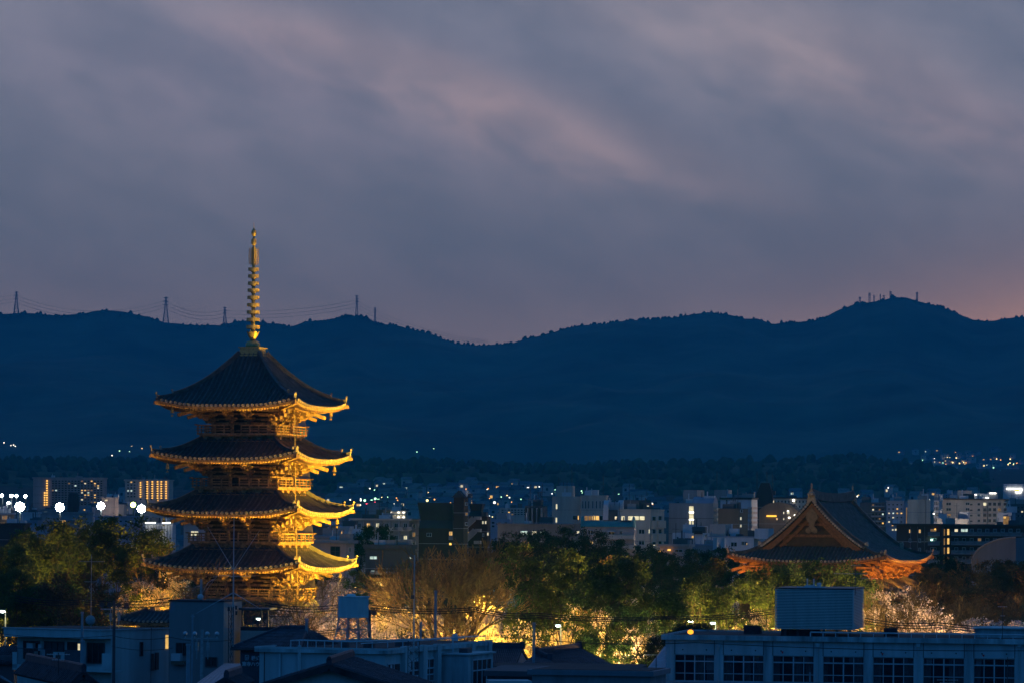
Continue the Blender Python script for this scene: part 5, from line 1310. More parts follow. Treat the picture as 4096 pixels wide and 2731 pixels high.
# big lit store far right, school
b = Bld('store', 'brightly lit store far off at the right edge with glowing strip sign', 'building', 4012, 4130, None, 1934, 2600, -10, PALEW, depth=30); b.part('lit_sign', 4026, 1951, 4088, 1956, LAMPW, o1=1); b.part('lit_sign', 4060, 1957, 4086, 1962, SIGNO, o1=1); b.part('lit_front', 4062, 1963, 4085, 1970, LAMPW, o1=1); b.part('lit_front', 4078, 1951, 4088, 1962, LAMPW, o1=1.2)
b = Bld('school', 'far pale building with bright lamps left of the lit store', 'building', 3898, 3958, 3962, 1973, 2300, -10, PALEW, depth=30); b.grid(3900, 1975, 3956, 1987, 8, 2, .7, .6, {}, GLASS2)
for x, y, w_ in ((3899,1975,6),(3915,1985,9),(3943,1987,10)): b.part('lamp', x, y, x+w_, y+4, LAMPW, o1=2)
b = Bld('store', 'far roof with one long white light strip', 'building', 3950, 3990, 3992, 1967, 2300, -10, GREY, depth=30); b.part('light_strip', 3958, 1969, 3984, 1973, LAMPW, o1=1)
b = Bld('tower', 'tiny white tower standing alone on the wooded hills', 'tower', 2840, 2850, 2853, 1856, 4440, -15, PALEW, ground=40)
b = Bld('office_block', 'far pale roofs between the trees at the right hill end', 'building', 3777, 3850, 3860, 1972, 1700, -10, BLUEG); b.grid(3780, 1976, 3848, 1990, 6, 2, .5, .5, {}, GLASS)

# --- suburb houses on the far slopes
HM = [C_('far_wall_a', .30, .31, .34), C_('far_wall_b', .22, .22, .25), C_('far_wall_c', .38, .36, .36)]
FR = [C_('far_roof_a', .10, .11, .14), C_('far_roof_b', .07, .07, .09), C_('far_roof_c', .16, .14, .14)]
def house_proto(i):
    w = (9, 12, 8)[i]; d = 9; h = (6, 5.5, 8)[i]
    b1 = MB(); b1.box(-w/2, w/2, 0, d, -3, h); m1 = b1.mesh('far_house_wall', HM[i])
    b2 = MB(); b2.prism([(-.5, h), (d+.5, h), (d/2, h+2.6)], -w/2-.5, w/2+.5, Matrix(((0,1,0,0),(1,0,0,0),(0,0,1,0),(0,0,0,1)))); m2 = b2.mesh('far_house_roof', FR[i])
    b3 = MB(); b3.box(-w*.3, -w*.08, -.1, 0, h*.55, h*.8); m3 = b3
    return m1, m2, b3
PROT = [house_proto(i) for i in range(3)]
WMS = {k: [PROT[i][2].mesh('far_house_window', k) for i in range(3)] for k in (GLASS, WARM, PALE, COOL)}
rr = random.Random(42); hn = 0
def gz(px, D): return float(ground_z(0, np.array([D]))[0])
LBH = ['small dim gabled house far off ', 'wide low house far off ', 'tall narrow house far off ']
def where(px):
    for lim, s_ in ((1000, 'left of the pagoda'), (1700, 'between pagoda and brick tower'), (2200, 'right of the brick tower'), (2800, 'behind the beige office blocks'), (3500, 'behind the temple hall'), (9999, 'near the right edge')):
        if px < lim: return s_
def far_house(px, py, D, z):
    global hn
    i = rr.randrange(3); p = P(px, py, D)
    o = thing('far_house', LBH[i]+where(px)+(', high up' if D > 3000 else ''), 'house', (p.x, D, z), math.radians(rr.uniform(-40, 20)), 'houses on the far suburban slopes')
    link('wall', PROT[i][0], o); link('roof', PROT[i][1], o)
    k = rr.random(); link('window', WMS[GLASS if k < .62 else WARM if k < .8 else PALE if k < .92 else COOL][i], o); hn += 1
lights = []
for n_ in range(150):
    px = rr.choice([rr.uniform(1260, 2760), rr.uniform(1400, 2300)]); D = rr.uniform(1850, 3450); z = (D-1750)*.03
    py = HY-(z-HC)*F/D; far_house(px, py, D, z)
    if rr.random() < .75: lights.append((px+rr.uniform(-30, 30), py-rr.uniform(2, 10), D-6))
for n_ in range(60):
    px = rr.uniform(3000, 4090); D = rr.uniform(1700, 3300); z = max(0, (D-1750)*.03); far_house(px, HY-(z-HC)*F/D, D, z)
    if rr.random() < .3: lights.append((px, HY-(z+5-HC)*F/D, D-5))
for n_ in range(30):
    px = rr.uniform(0, 1000); D = rr.uniform(1600, 3000); z = max(0, (D-1750)*.03); far_house(px, HY-(z-HC)*F/D, D, z)
def mtz(t, D): return float(mountain(np.array([t]), np.array([D]))[0])
def on_mountain(px, py):
    t = uv(px, py)[0]/F; best = None
    for D in range(5100, 9200, 60):
        z = mtz(t, D); y = P(px, py, D).z
        if y <= z+3: return D, z
    return None
for n_ in range(60):
    px = rr.uniform(3600, 4096); py = rr.uniform(1815, 1905) 
    q = on_mountain(px, py)
    if q: far_house(px, py, q[0]-8, q[1]-1)
# measured far lamps
FL = [(3450,1833,'y'),(3429,1855,'w'),(3484,1843,'g'),(3554,1825,'g'),(3627,1826,'y'),(3647,1830,'y'),(3690,1839,'g'),(3707,1843,'g'),(3714,1845,'g'),(3720,1850,'g'),(3724,1856,'g'),(3766,1827,'y'),(3750,1843,'g'),(3759,1839,'g'),(3780,1832,'y'),(3789,1828,'y'),(3799,1830,'y'),(3778,1844,'y'),(3811,1848,'y'),(3825,1830,'y'),(3838,1851,'y'),(3859,1855,'y'),(3874,1831,'y'),(3903,1856,'y'),(3936,1861,'y'),(3974,1869,'g'),(4017,1845,'y'),(4040,1850,'y'),(4054,1856,'y'),(4075,1864,'Y'),(4019,1871,'y'),(4013,1880,'G'),(4038,1884,'r'),(4047,1881,'r'),(3982,1888,'g'),(3990,1885,'y'),(3994,1894,'y'),(3921,1897,'Y'),(3903,1904,'y'),(3913,1906,'y'),(3931,1900,'y'),(3795,1861,'g'),(3842,1868,'w'),(3802,1890,'y'),(3800,1896,'Y'),(3827,1879,'g'),(3817,1885,'y'),(3754,1881,'o'),(3625,1872,'o'),(3638,1870,'O'),(3652,1875,'R'),(3658,1874,'R'),(3667,1865,'R'),(3688,1877,'Y'),(3698,1865,'y'),(3703,1867,'y'),(3672,1886,'W'),(3706,1878,'o'),(3713,1877,'o'),(3650,1860,'g'),(3639,1860,'g'),(3632,1863,'g'),(3822,1808,'o'),(3833,1809,'o'),(3890,1823,'o'),(16,1769,'w'),(44,1780,'w'),(54,1778,'w'),(61,1783,'w'),(527,1784,'y'),(568,1792,'y'),(478,1802,'g'),(518,1804,'g'),(449,1811,'g'),(448,1820,'w'),(1735,1793,'g'),(1720,1799,'g'),(1700,1802,'y'),(1668,1806,'g'),(3278,1855,'Y'),(3296,1853,'y'),(3307,1843,'y')]
for px, py, c in FL:
    q = on_mountain(px, py); lights.append((px, py, (q[0]-10 if q else 4400), c))
for n_ in range(45):
    px = rr.uniform(3720, 4094); py = rr.uniform(1828, 1900); q = on_mountain(px, py)
    if q: lights.append((px, py, q[0]-10))
for px, py, c in [(1444,1985,'w'),(1443,1994,'w'),(1443,2000,'w'),(1459,2000,'G'),(1486,2000,'G'),(1501,1993,'G'),(1513,1997,'G'),(1442,2018,'w'),(1527,1987,'y'),(1550,1986,'g'),(1577,2017,'W'),(1650,2030,'Y'),(1586,1990,'o'),(1590,1999,'o'),(1637,2006,'y'),(1709,2000,'Y'),(1735,1969,'w'),(1738,1996,'o'),(1802,2009,'o'),(1755,1966,'y'),(1815,1943,'y'),(1837,1945,'w'),(1864,1954,'o'),(1925,1954,'o'),(1952,1953,'o'),(2022,1946,'W'),(2014,1945,'w'),(1975,1978,'y'),(1984,1977,'y'),(1958,1992,'o'),(1978,2008,'W'),(1917,2009,'y'),(1932,2009,'o'),(2004,1976,'w'),(2005,1986,'g'),(2038,1988,'w'),(2063,1985,'w'),(2084,1995,'g'),(2047,2006,'o'),(2076,2027,'y'),(2112,1951,'W'),(2157,1945,'w'),(2183,1940,'o'),(2220,1957,'g'),(2221,1968,'g'),(2220,1981,'g'),(2178,1979,'g'),(2326,1962,'g'),(2330,1970,'g'),(2345,1972,'g'),(2355,1975,'w'),(2365,1982,'w'),(2393,1967,'o'),(2424,1968,'w'),(2440,1973,'O'),(2475,1978,'G'),(2609,2012,'w'),(2471,2021,'o'),(1401,1997,'w'),(1414,2030,'y'),(1930,1943,'o'),(1600,2032,'w')]:
    D = 2600 if py > 1985 else 3300; lights.append((px, py, D, c))
LC = {'y': emit('far_lamp_yellow', (1, .78, .32), 3.2), 'w': emit('far_lamp_white', (1, 1, .85), 3.2), 'g': emit('far_lamp_green', (.45, 1, .6), 3), 'o': emit('far_lamp_amber', (1, .42, .1), 2.6), 'r': emit('far_lamp_red', (1, .05, .08), 6)}
LM = {}
def ball(m):
    q = MB(); q.lathe([(.35, -.8), (.8, -.35), (.8, .35), (.35, .8)], 8); return q.mesh('lamp_globe', m)
def pole_mesh():
    q = MB(); q.tube([(0, 0, -5), (0, 0, 0)], .12, 5); return q.mesh('lamp_post', METALD)
PM = pole_mesh()
CN = {'y': 'yellowish', 'w': 'white', 'g': 'pale green', 'o': 'amber', 'r': 'red'}
for k in LC: LM[k] = ball(LC[k])
for it in lights:
    px, py, D = it[:3]; c = it[3] if len(it) > 3 else rr.choice('yywgoo'); big = c.isupper(); c = c.lower()
    p = P(px, py, D); o = thing('far_street_lamp', 'tiny %s%s street lamp far off %s%s' % ('bright ' if big else '', CN[c], where(px), ', high up' if D > 4800 else ''), 'street lamp', p, 0, 'street lamps on the far slopes')
    s_ = (1.2 if big else rr.uniform(.42, .72))*D/3300; g = link('lamp_globe', LM[c], o, scale=(s_, s_, s_)); link('lamp_post', PM, o)
# red tail light streak of a road is left as short row of red lamps
for i in range(7):
    p = P(1466+i*7, 2013-i*1.3, 2500); o = thing('far_street_lamp', 'red lamp in a row standing in for a tail light streak right of the pagoda', 'street lamp', p, 0, 'red lamps standing in for a tail light streak on the far road'); link('lamp_globe', LM['r'], o, scale=(.45, .45, .3)); link('lamp_post', PM, o)

# unseen lamps added among the city blocks, behind the grove, to warm the facades
def unseen_city_lamp(px, D, h_, power, label, col=(1, .78, .58)):
    x = X(px, D, 2150); o = thing('street_lamp', label, 'street lamp', (x, D, 0), 0, 'unseen lamps added between the city blocks')
    b = MB(); b.tube([(0, 0, 0), (0, 0, h_)], .1, 6); b.cbox((0, -.4, h_), .3, .8, .12); b.build('pole', METALD, o)
    ld = bpy.data.lights.new('lamp', 'POINT'); ld.energy = power; ld.color = col; ld.shadow_soft_size = 1.0; q = bpy.data.objects.new('lamp', ld); COL.objects.link(q); q.parent = o; q.location = (0, -.6, h_-.4)
for px, D, h_, pw, lb in [(230,1380,10,60000,'added unseen lamp below the long pale apartment block'),(600,1400,10,50000,'added unseen lamp below the block with orange balcony lamps'),(760,800,9,9000,'added unseen lamp under the third pagoda roof'),(1330,565,8,3500,'added unseen lamp before the pale house'),(1540,750,9,9000,'added unseen lamp before the four storey balcony block'),(1640,760,9,7000,'added unseen lamp at the corner of the balcony block'),(1930,760,9,7000,'added unseen lamp before the zigzag stairs'),(2120,720,9,6000,'added unseen lamp before the low long building'),(2300,800,10,9000,'added unseen lamp before the slit windowed block'),(2440,680,9,6000,'added unseen lamp below the green barrel roof'),(2600,730,10,13000,'added unseen lamp before the cream office'),(2780,730,10,12000,'added unseen lamp before the blank grey block'),(2950,660,9,7000,'added unseen lamp before the white warehouse'),(3000,740,10,8000,'added unseen lamp behind the warehouse'),(3130,1050,10,26000,'added unseen lamp before the cream slab'),(3580,1020,10,22000,'added unseen lamp before the blue grey apartment'),(3690,880,12,60000,'added unseen lamp before the blank cream tower'),(3830,850,12,42000,'added unseen lamp before the wide cream apartment'),(3980,850,12,28000,'added unseen lamp near the amber recess')]: unseen_city_lamp(px, D, h_, pw*.30, lb)
# ------------------------------------------------------------------ foreground
MIRX = Matrix(((0,1,0,0),(1,0,0,0),(0,0,1,0),(0,0,0,1)))
RTILE = mat('house_tile', (0.045, 0.060, 0.080), .6, .4, 2, objrand=.15, spec=.2)
SHEET = mat('roof_sheet_blue', (0.20, 0.27, 0.33), .5, .2, 1.5, streaks=True)
DARKR = mat('bitumen_roof', (0.035, 0.04, 0.045), .9, .4, 1)
SIGNB = mat('sign_board', (0.035, 0.055, 0.075), .5, .15, 1)
STAIN = mat('stained_concrete', (0.30, 0.40, 0.43), .85, .42, .9, col2=(0.13, 0.17, 0.18), streaks=True)
CURT = mat('curtain', (0.22, 0.29, 0.30), .9, .2, 3)
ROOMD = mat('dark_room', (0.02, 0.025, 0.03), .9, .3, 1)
RED = mat('red_mark', (0.6, 0.02, 0.02), .6, .05, 1)
GR = -2.0
def slope(parent, el_, er, rr_, rl, n, m=RTILE, name='roof_slope', single=True, rad=.07, bed=DARKR, fin=True):
    """tiled slope between eave corners el_, er and ridge corners rl, rr_"""
    el_, er, rr_, rl = map(Vector, (el_, er, rr_, rl)); nrm = (er-el_).cross(rl-el_).normalized()
    if nrm.z < 0: nrm = -nrm
    b = MB(); t = nrm*.10
    b.add([el_, er, rr_, rl, el_-t*1.6, er-t*1.6, rr_-t*1.6, rl-t*1.6], [(0,1,2,3),(7,6,5,4),(0,4,5,1),(1,5,6,2),(2,6,7,3),(3,7,4,0)])
    s_ = b.build(name, bed, parent)
    allm = MB(); along = (er-el_).normalized()
    for i in range(n):
        f = (i+.5)/n; p0 = el_.lerp(er, f); p1 = rl.lerp(rr_, f); mb = MB()
        K = 7; vs = []
        for j in range(K+1):
            for h in ((0, 1) if 0 < j < K else (0,)):
                q = p0.lerp(p1, j/K)+nrm*(.012 if h == 0 else .03)
                for k in range(4):
                    a = math.pi*k/3; vs.append(q-along*rad*math.cos(a)+nrm*rad*math.sin(a))
        m_ = len(vs)//4; mb.add(vs, [(j*4+k, j*4+k+1, j*4+k+5, j*4+k+4) for j in range(m_-1) for k in range(3)])
        if single: mb.build('tile_row', m, s_)
        else: allm.add(mb.v, mb.f)
    if not single: allm.build('tile_rows', m, s_, kind='stuff')
    return s_
def ridge(parent, p, q, w=.28, h=.32, m=RTILE, n=9):
    b = MB(); p = Vector(p); q = Vector(q)
    b.bar(p, q, w, h); b.tube([p+Vector((0,0,h*.6)), q+Vector((0,0,h*.6))], w*.42, 6)
    for i in range(n):
        c = p.lerp(q, (i+.5)/n); b.cbox(c+Vector((0, 0, h*.1)), .05, .05, h) if False else None
    return b.build('ridge', m, parent)

# school block at the right
D0 = 358.0
S = Bld('school_block', 'long concrete school block with wide multi pane windows across the bottom right', 'school', 2662, 4330, None, 2566, D0, -10, CONC, depth=18, solid=False, ground=GR)
BAY = [(2699, 2857), (2893, 3054), (3091, 3255), (3292, 3455), (3492, 3655), (3693, 3857), (3895, 4059), (4097, 4262)]
wy0 = [2611.8, 2616, 2620, 2623.5, 2627.5, 2631, 2634, 2637]
wt = []
for i, (x0, x1) in enumerate(BAY):
    a0, _ = S.ray(x0, 2660); a1, _ = S.ray(x1, 2660); _, zt_ = S.ray((x0+x1)/2, wy0[i]); _, zb_ = S.ray((x0+x1)/2, wy0[i]+108); wt.append((a0, a1, zt_, zb_))
zt_ = sum(w[2] for w in wt)/len(wt); zb_ = sum(w[3] for w in wt)/len(wt)
b = MB(); b.box(-S.w, 0, 0, .3, zt_, S.h-.02); b.build('spandrel_wall', CONC, S.o)
b = MB(); b.box(-S.w, 0, 0, .3, 0, zb_); b.build('sill_wall', CONC, S.o)
b = MB(); b.box(-S.w, -S.w+.3, .3, S.d, 0, S.h-.02); b.box(-S.w, 0, S.d-.3, S.d, 0, S.h-.02); b.build('end_wall', CONC, S.o)
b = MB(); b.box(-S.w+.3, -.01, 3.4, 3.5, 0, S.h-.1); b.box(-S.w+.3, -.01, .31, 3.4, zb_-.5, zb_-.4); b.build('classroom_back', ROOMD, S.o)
edges = [-S.w]+[v for w in wt for v in (w[0], w[1])]+[0]
for i in range(0, len(edges), 2):
    b = MB(); b.box(edges[i], edges[i+1], -.06, .42, zb_-.001, zt_+.001); b.box(edges[i], edges[i+1], -.062, -.001, zt_+.001, S.h-.3) if i else b.box(edges[i], edges[i+1], -.062, -.001, zt_+.001, S.h-.3)
    b.build('pilaster', STAIN if i % 4 == 0 else CONC, S.o)
for i, (a0, a1, _, _) in enumerate(wt):
    # recessed joints of the spandrel panel
    for x in (a0, a1):
        j = MB(); j.box(x-.03, x+.03, -.064, -.055, zt_, S.h-.3); j.build('panel_joint', DARKR, S.o)
    w = MB(); t = .07
    n = 4; tr = zt_-.62; lo = zb_+.72
    for k in range(n+1):
        x = a0+(a1-a0)*k/n; tt_ = .12 if k in (2,) else t; w.box(x-tt_/2, x+tt_/2, .12, .24, zb_, zt_)
    for z in (zb_+.04, lo, tr, zt_-.04): w.box(a0, a1, .13, .23, z-(.06 if z == tr else .035), z+(.06 if z == tr else .035))
    w.box(a0-.05, a1+.05, -.12, .12, zb_-.09, zb_)
    wo = w.build('window', FRAME, S.o)
    for k in range(n):
        for (z0_, z1_) in ((zb_+.08, lo-.04), (lo+.04, tr-.06), (tr+.06, zt_-.08)):
            g = MB(); x0 = a0+(a1-a0)*k/n+.05; x1 = a0+(a1-a0)*(k+1)/n-.05; g.box(x0, x1, .17, .18, z0_, z1_); g.build('pane', PANE, wo)
    # curtains
    for (f0, f1) in {0: [(.5, .75), (.8, 1)], 1: [(0, .22), (.5, .68), (.74, 1)], 2: [(0, .18), (.5, .7), (.8, .98)], 3: [(0, .12), (.75, 1)], 4: [(0, .22), (.76, .97)], 5: [(0, .2), (.62, .78), (.78, 1)], 6: [(0, .18), (.78, 1)], 7: [(0, .3)]}[i]:
        c = MB(); n2 = 14; x0 = a0+(a1-a0)*f0; x1 = a0+(a1-a0)*f1
        rows = [[Vector((x0+(x1-x0)*q/n2*(1 if zz > .5 else (.9 if f0 < .4 else 1)), .42+.05*math.sin(q*1.9+i)+.02*math.sin(q*5), zz*(zt_-zb_)+zb_)) for q in range(n2+1)] for zz in (0, .5, 1)]
        c.grid(rows); c.build('curtain', CURT, wo)
    for f_ in {0: (), 1: (.15, .8), 2: (.13, .82), 3: (.1, .7), 4: (.8,), 5: (.14,), 6: (.12,), 7: ()}[i]:
        q = MB(); xx = a0+(a1-a0)*f_; q.box(xx-.24, xx+.24, .20, .30, tr+.06, zt_-.08); q.build('ventilator_panel', PALEW if (i, f_) in ((5, .14), (6, .12)) else CONC2, wo)
    if i == 0: q = MB(); q.box(a0+(a1-a0)*.79, a1-.05, .30, .33, tr-.8, zt_-.3); q.build('paper_poster', FRAME, wo)
    if i == 5: q = MB(); q.box(a0+(a1-a0)*.53, a0+(a1-a0)*.66, .36, .39, lo+.9, tr-.1); q.build('paper_poster', PINKG, wo)
    if i in (2, 4, 6):
        xx, zz = S.ray((3130, 0, 3530, 0, 3934)[i-2], (2608, 0, 2615, 0, 2621)[i-2]); q = MB(); q.prism([(-.12, .11), (.12, .11), (0, -.12)], -.07, -.066, Matrix.Translation((xx, 0, zz))); q.build('rescue_mark', RED, S.o)
    for fx in (.2, .8):
        q = MB(); xx = a0+(a1-a0)*fx; q.tube([(xx, -.02, zt_+.42), (xx, .02, zt_+.42)], .07, 8); q.build('vent_hole', DARKR, S.o)
for px in (2876, 3272, 3674, 4078):
    xx, zz = S.ray(px, 2575); q = MB(); q.prism([(-.2, 0), (.2, 0), (.14, -.35), (-.14, -.35)], -.36, -.07, Matrix.Translation((xx, 0, zz+.1))); q.tube([(xx, -.2, zz-.2), (xx, -.2, zz-.6), (xx, -.13, zz-.8), (xx, -.13, 0)], .06, 6); q.build('downpipe', CONC, S.o)
b = MB(); b.box(-S.w-.35, .35, -.45, S.d+.45, S.h-.28, S.h); b.build('cornice', STAIN, S.o)
b = MB(); b.box(-S.w-.0, 0, -.1, S.d+.1, S.h, S.h+.05); b.build('flat_roof', DARKR, S.o)
b = MB()
for (x0, x1, y0, y1) in ((-S.w-.35, .35, -.45, -.2), (-S.w-.35, .35, S.d+.2, S.d+.45), (-S.w-.35, -S.w-.1, -.2, S.d+.2)): b.box(x0, x1, y0, y1, S.h, S.h+.18)
b.build('parapet', STAIN, S.o)
# conduit along the roof edge
b = MB(); x_ = S.ray(3240, 2550)[0]; b.tube([(x_, .4, S.h+.55), (-.5, .4, S.h+.55)], .07, 6); b.tube([(x_, .4, S.h+.55), (x_, .4, S.h+.1)], .05, 6)
for i in range(22): 
    xx = x_+(-.5-x_)*i/21; b.box(xx-.03, xx+.03, .37, .43, S.h, S.h+.55)
b.build('roof_pipe', mat('pale_pipe', (.42, .52, .58), .5, .1, 2), S.o)
a0 = S.ray(2760, 2530, 'f', -1)[0]
b = MB(); b.box(a0+3.8, a0+5.4, 10.5, 11.5, S.h, S.h+.85); b.tube([(a0+5.2, 10.8, S.h+.8), (a0+5.9, 10.8, S.h+.8), (a0+5.9, 10.8, S.h+1.8)], .05, 5); b.build('roof_vent_box', DARKR, S.o)
a1 = S.ray(3565, 2530, 'f', -10)[0]; b = MB(); b.box(a1-.6, a1+.6, 9, 10, S.h, S.h+.8); b.tube([(a1-.4, 8.8, S.h), (a1-.4, 8.8, S.h+2.1), (a1-.1, 8.8, S.h+1.8)], .06, 5); b.build('roof_vent_box', DARKR, S.o)
# stair head roof at the right
p0 = S.ray(3900, 2530, 'f', -9)[0]; b = MB(); b.box(p0, .3, 9, 15, S.h, S.h+.85); b.build('raised_roof', STAIN, S.o)
b = MB(); b.box(p0-.3, .4, 8.7, 15.3, S.h+.85, S.h+.97); b.build('raised_roof_slab', CONC, S.o)
p = P(2762, 2528, 366); o = thing('beacon_lamp', 'glowing orange lamp on the left corner of the long school roof', 'lamp', p)
b = MB(); b.lathe([(.12, -.6), (.12, -.15)], 8); b.build('stem', METALD, o); b = MB(); b.lathe([(.1, -.15), (.26, -.05), (.26, .16), (.1, .26)], 10); b.build('globe', emit('beacon_glow', (1, .33, .025), 2.2), o)

# louvred plant enclosure on the roof
E_ = Bld('roof_enclosure', 'big louvred pale blue box on stilts on the school roof', 'roof plant enclosure', 3102, 3414, 3456, 2357, 366, -10, METALD, ground=P(3300, 2517, 366).z, solid=False)
lz0 = 0.0; H_ = E_.h
b = MB(); b.box(-E_.w+.12, -.12, .12, E_.d-.12, .1, H_-.15); b.build('backing', mat('louvre_backing', (.05, .08, .09), .8, .1, 1), E_.o)
nl = 26
LOUV = mat('louvre_blade', (.42, .55, .55), .55, .12, 1, streaks=True)
for i in range(nl):
    z = H_*(i+.5)/nl; h = H_/nl*.62
    for (name_, x0, x1, y0, y1) in (('louvre_blade', -E_.w, 0, 0, .1), ('side_louvre_blade', -.1, 0, .1, E_.d)):
        b = MB(); b.box(x0, x1, y0, y1, z-h/2, z+h/2); b.build(name_, LOUV, E_.o)
b = MB(); b.box(-.06, .03, -.03, .06, 0, H_); b.box(-E_.w-.03, -E_.w+.04, -.03, .06, 0, H_); b.build('corner_post', LOUV, E_.o)
b = MB(); b.box(-E_.w-.05, .05, -.05, E_.d+.05, H_, H_+.12); b.build('top_frame', METALD, E_.o)
b = MB(); xx = E_.ray(3240, 2345, 'f', -1)[0]; b.box(xx-.5, xx+.5, 1, 2, H_+.12, H_+.36); b.box(xx-1.2, xx+1.4, .9, 2.1, H_+.12, H_+.2); b.tube([(xx-.3, 1.5, H_+.3), (xx-.3, 1.5, H_+.95)], .07, 6); b.tube([(xx+.3, 1.5, H_+.3), (xx+.3, 1.5, H_+.95)], .07, 6); b.lathe([(.2, 0), (.22, .35), (.1, .4)], 8, (xx+.8, 1.4, H_+.2)); b.build('top_unit', PALEW, E_.o)
for i in range(6):
    b = MB(); x = -E_.w*(i+.3)/6; b.box(x-.12, x+.12, .6, .84, -.9, .1); b.build('stilt', METALD, E_.o)
b = MB(); b.box(-E_.w+.4, -3.2, 1.2, 2.4, -.8, -.05); b.build('roof_units', DARKR, E_.o)

# middle school wing with water tank
W = Bld('school_wing', 'older white school wing with flat roof, drainpipes and stained side windows', 'school', 1038, 1541, 1952, 2601, 300, -17, CONC, ground=GR)
b = MB(); b.box(-W.w-.3, .3, -.3, W.d+.3, W.h-.25, W.h+.02); b.build('cornice', STAIN, W.o)
b = MB(); b.box(-W.w, 0, 0, W.d, W.h+.02, W.h+.06); b.build('flat_roof', DARKR, W.o)
b = MB()
for (x0, x1, y0, y1) in ((-W.w-.3, .3, -.3, -.1), (.1, .3, -.1, W.d+.3), (-W.w-.3, -W.w-.1, -.1, W.d+.3)): b.box(x0, x1, y0, y1, W.h+.02, W.h+.17)
b.build('parapet', CONC, W.o)
W.part('wall_joint', 1362, 2606, 1364, 2731, DARKR, o1=.02); W.part('wall_joint', 1056, 2606, 1059, 2731, DARKR, o1=.02)
for px in (1122, 1198): W.part('downpipe', px-4, 2612, px+4, 2731, STAIN if px < 1150 else CONC, o0=.02, o1=.25)
# pilasters and windows of the long side
for px in (1612, 1685, 1742, 1880, 1946):
    W.part('pilaster', px-(9-(px-1541)*.008), 2588-(px-1541)*.075, px+(9-(px-1541)*.008), 2731, CONC, 's', -.05, .35)
def w4(x0, y0, x1, y1, nx=2):
    a0, a1, z0_, z1_ = W.rect(x0, y0, x1, y1, 's'); z0_ = max(z0_, .3)
    w = MB(); t = .08
    for k in range(nx+1): y = a0+(a1-a0)*k/nx; w.box(-.02, .09, y-t/2, y+t/2, z0_, z1_)
    for z in (z0_, z0_+(z1_-z0_)*.3, z1_-.72, z1_): w.box(-.02, .10, a0, a1, z-.05, z+.05)
    wo = w.build('window', FRAME, W.o)
    for k in range(nx):
        for q, (zz0, zz1) in enumerate(((z0_+.05, z0_+(z1_-z0_)*.3-.05), (z0_+(z1_-z0_)*.3+.05, z1_-.77), (z1_-.67, z1_-.05))):
            g = MB(); g.box(-.03, .03, a0+(a1-a0)*k/nx+.04, a0+(a1-a0)*(k+1)/nx-.04, zz0, zz1); g.build('pane', GLASS2 if q == 0 else GLASS, wo)
    g = MB(); g.box(.03, .06, a0+(a1-a0)*.22, a0+(a1-a0)*.36, z1_-.66, z1_-.08); g.build('vent_grille', PALEW, wo)
w4(1548, 2652, 1598, 2735); w4(1624, 2642, 1672, 2728); w4(1696, 2633, 1733, 2722); w4(1892, 2613, 1931, 2695)
# rusty concrete box bay
a0, a1, z0_, z1_ = W.rect(1765, 2612, 1866, 2731, 's'); b = MB(); b.box(0, 2.2, a0, a1, 0, z1_); b.build('box_bay', STAIN, W.o)
b = MB(); b.box(-.1, 2.4, a0-.2, a1+.2, z1_, z1_+.12); b.build('box_bay_roof', CONC, W.o)
b = MB(); b.box(1.0, 1.7, a0+1.4, a0+2.6, z1_+.12, z1_+.5); b.build('bay_vent', METALD, W.o)
ww = MB(); y0_ = a0+(a1-a0)*.15; y1_ = a1-(a1-a0)*.1
for k in range(5): y = y0_+(y1_-y0_)*k/4; ww.box(2.19, 2.3, y-.05, y+.05, z1_-3.4, z1_-.4)
for z in (z1_-3.4, z1_-1.25, z1_-.4): ww.box(2.19, 2.31, y0_, y1_, z-.05, z+.05)
wo = ww.build('bay_window', FRAME, W.o); g = MB(); g.box(2.19, 2.24, y0_, y1_, z1_-3.4, z1_-.4); g.build('pane', GLASS, wo)
# roof pipes
PIPE = MC['pale_pipe']
def rp(pts, r=.06, name='roof_pipe', m=PIPE):
    q = MB(); q.tube(pts, r, 6); return q.build(name, m, W.o)
h = W.h
rp([(-W.w*.78, .8, h+.1), (-W.w*.78, .8, h+.62), (-W.w*.78+.8, .9, h+.66), (-W.w*.32, 1.6, h+.6), (-.3, 9, h+.62)])
rp([(-.3, 9, h+.62), (-.2, 14, h+.6), (-.1, 20, h+.58), (.35, 24, h+.55), (.45, 24, h-1.4), (1.0, 24, h-1.5)])
rp([(-2.6, 2.0, h+.45), (-1.2, 12, h+.45), (-.8, 22, h+.45)], .05)
rp([(-.1, 15, h+.6), (.5, 15, h+.5), (.5, 15, h-1.2), (.4, 15, 0)], .05)
for i in range(12):
    q = MB(); t = i/11; x = -W.w*.78+(W.w*.78-.4)*t; y = .85+(9-.85)*max(0, (t-.55)/.45); q.box(x-.03, x+.03, y-.03, y+.03, h, h+.6); q.build('pipe_support', PIPE, W.o)
for (x, y, r) in ((-W.w*.3, 5, .35), (-2.2, 10, .3), (-3, 14, .3), (-4.6, 4, .25)):
    q = MB(); q.box(x-r, x+r, y-r, y+r, h+.06, h+.5); q.build('roof_vent_box', METALD, W.o)
q = MB(); q.lathe([(.28, 0), (.22, .5), (.1, .6)], 8, (-.3, 18, h+.3)); q.build('siren_horn', PIPE, W.o)
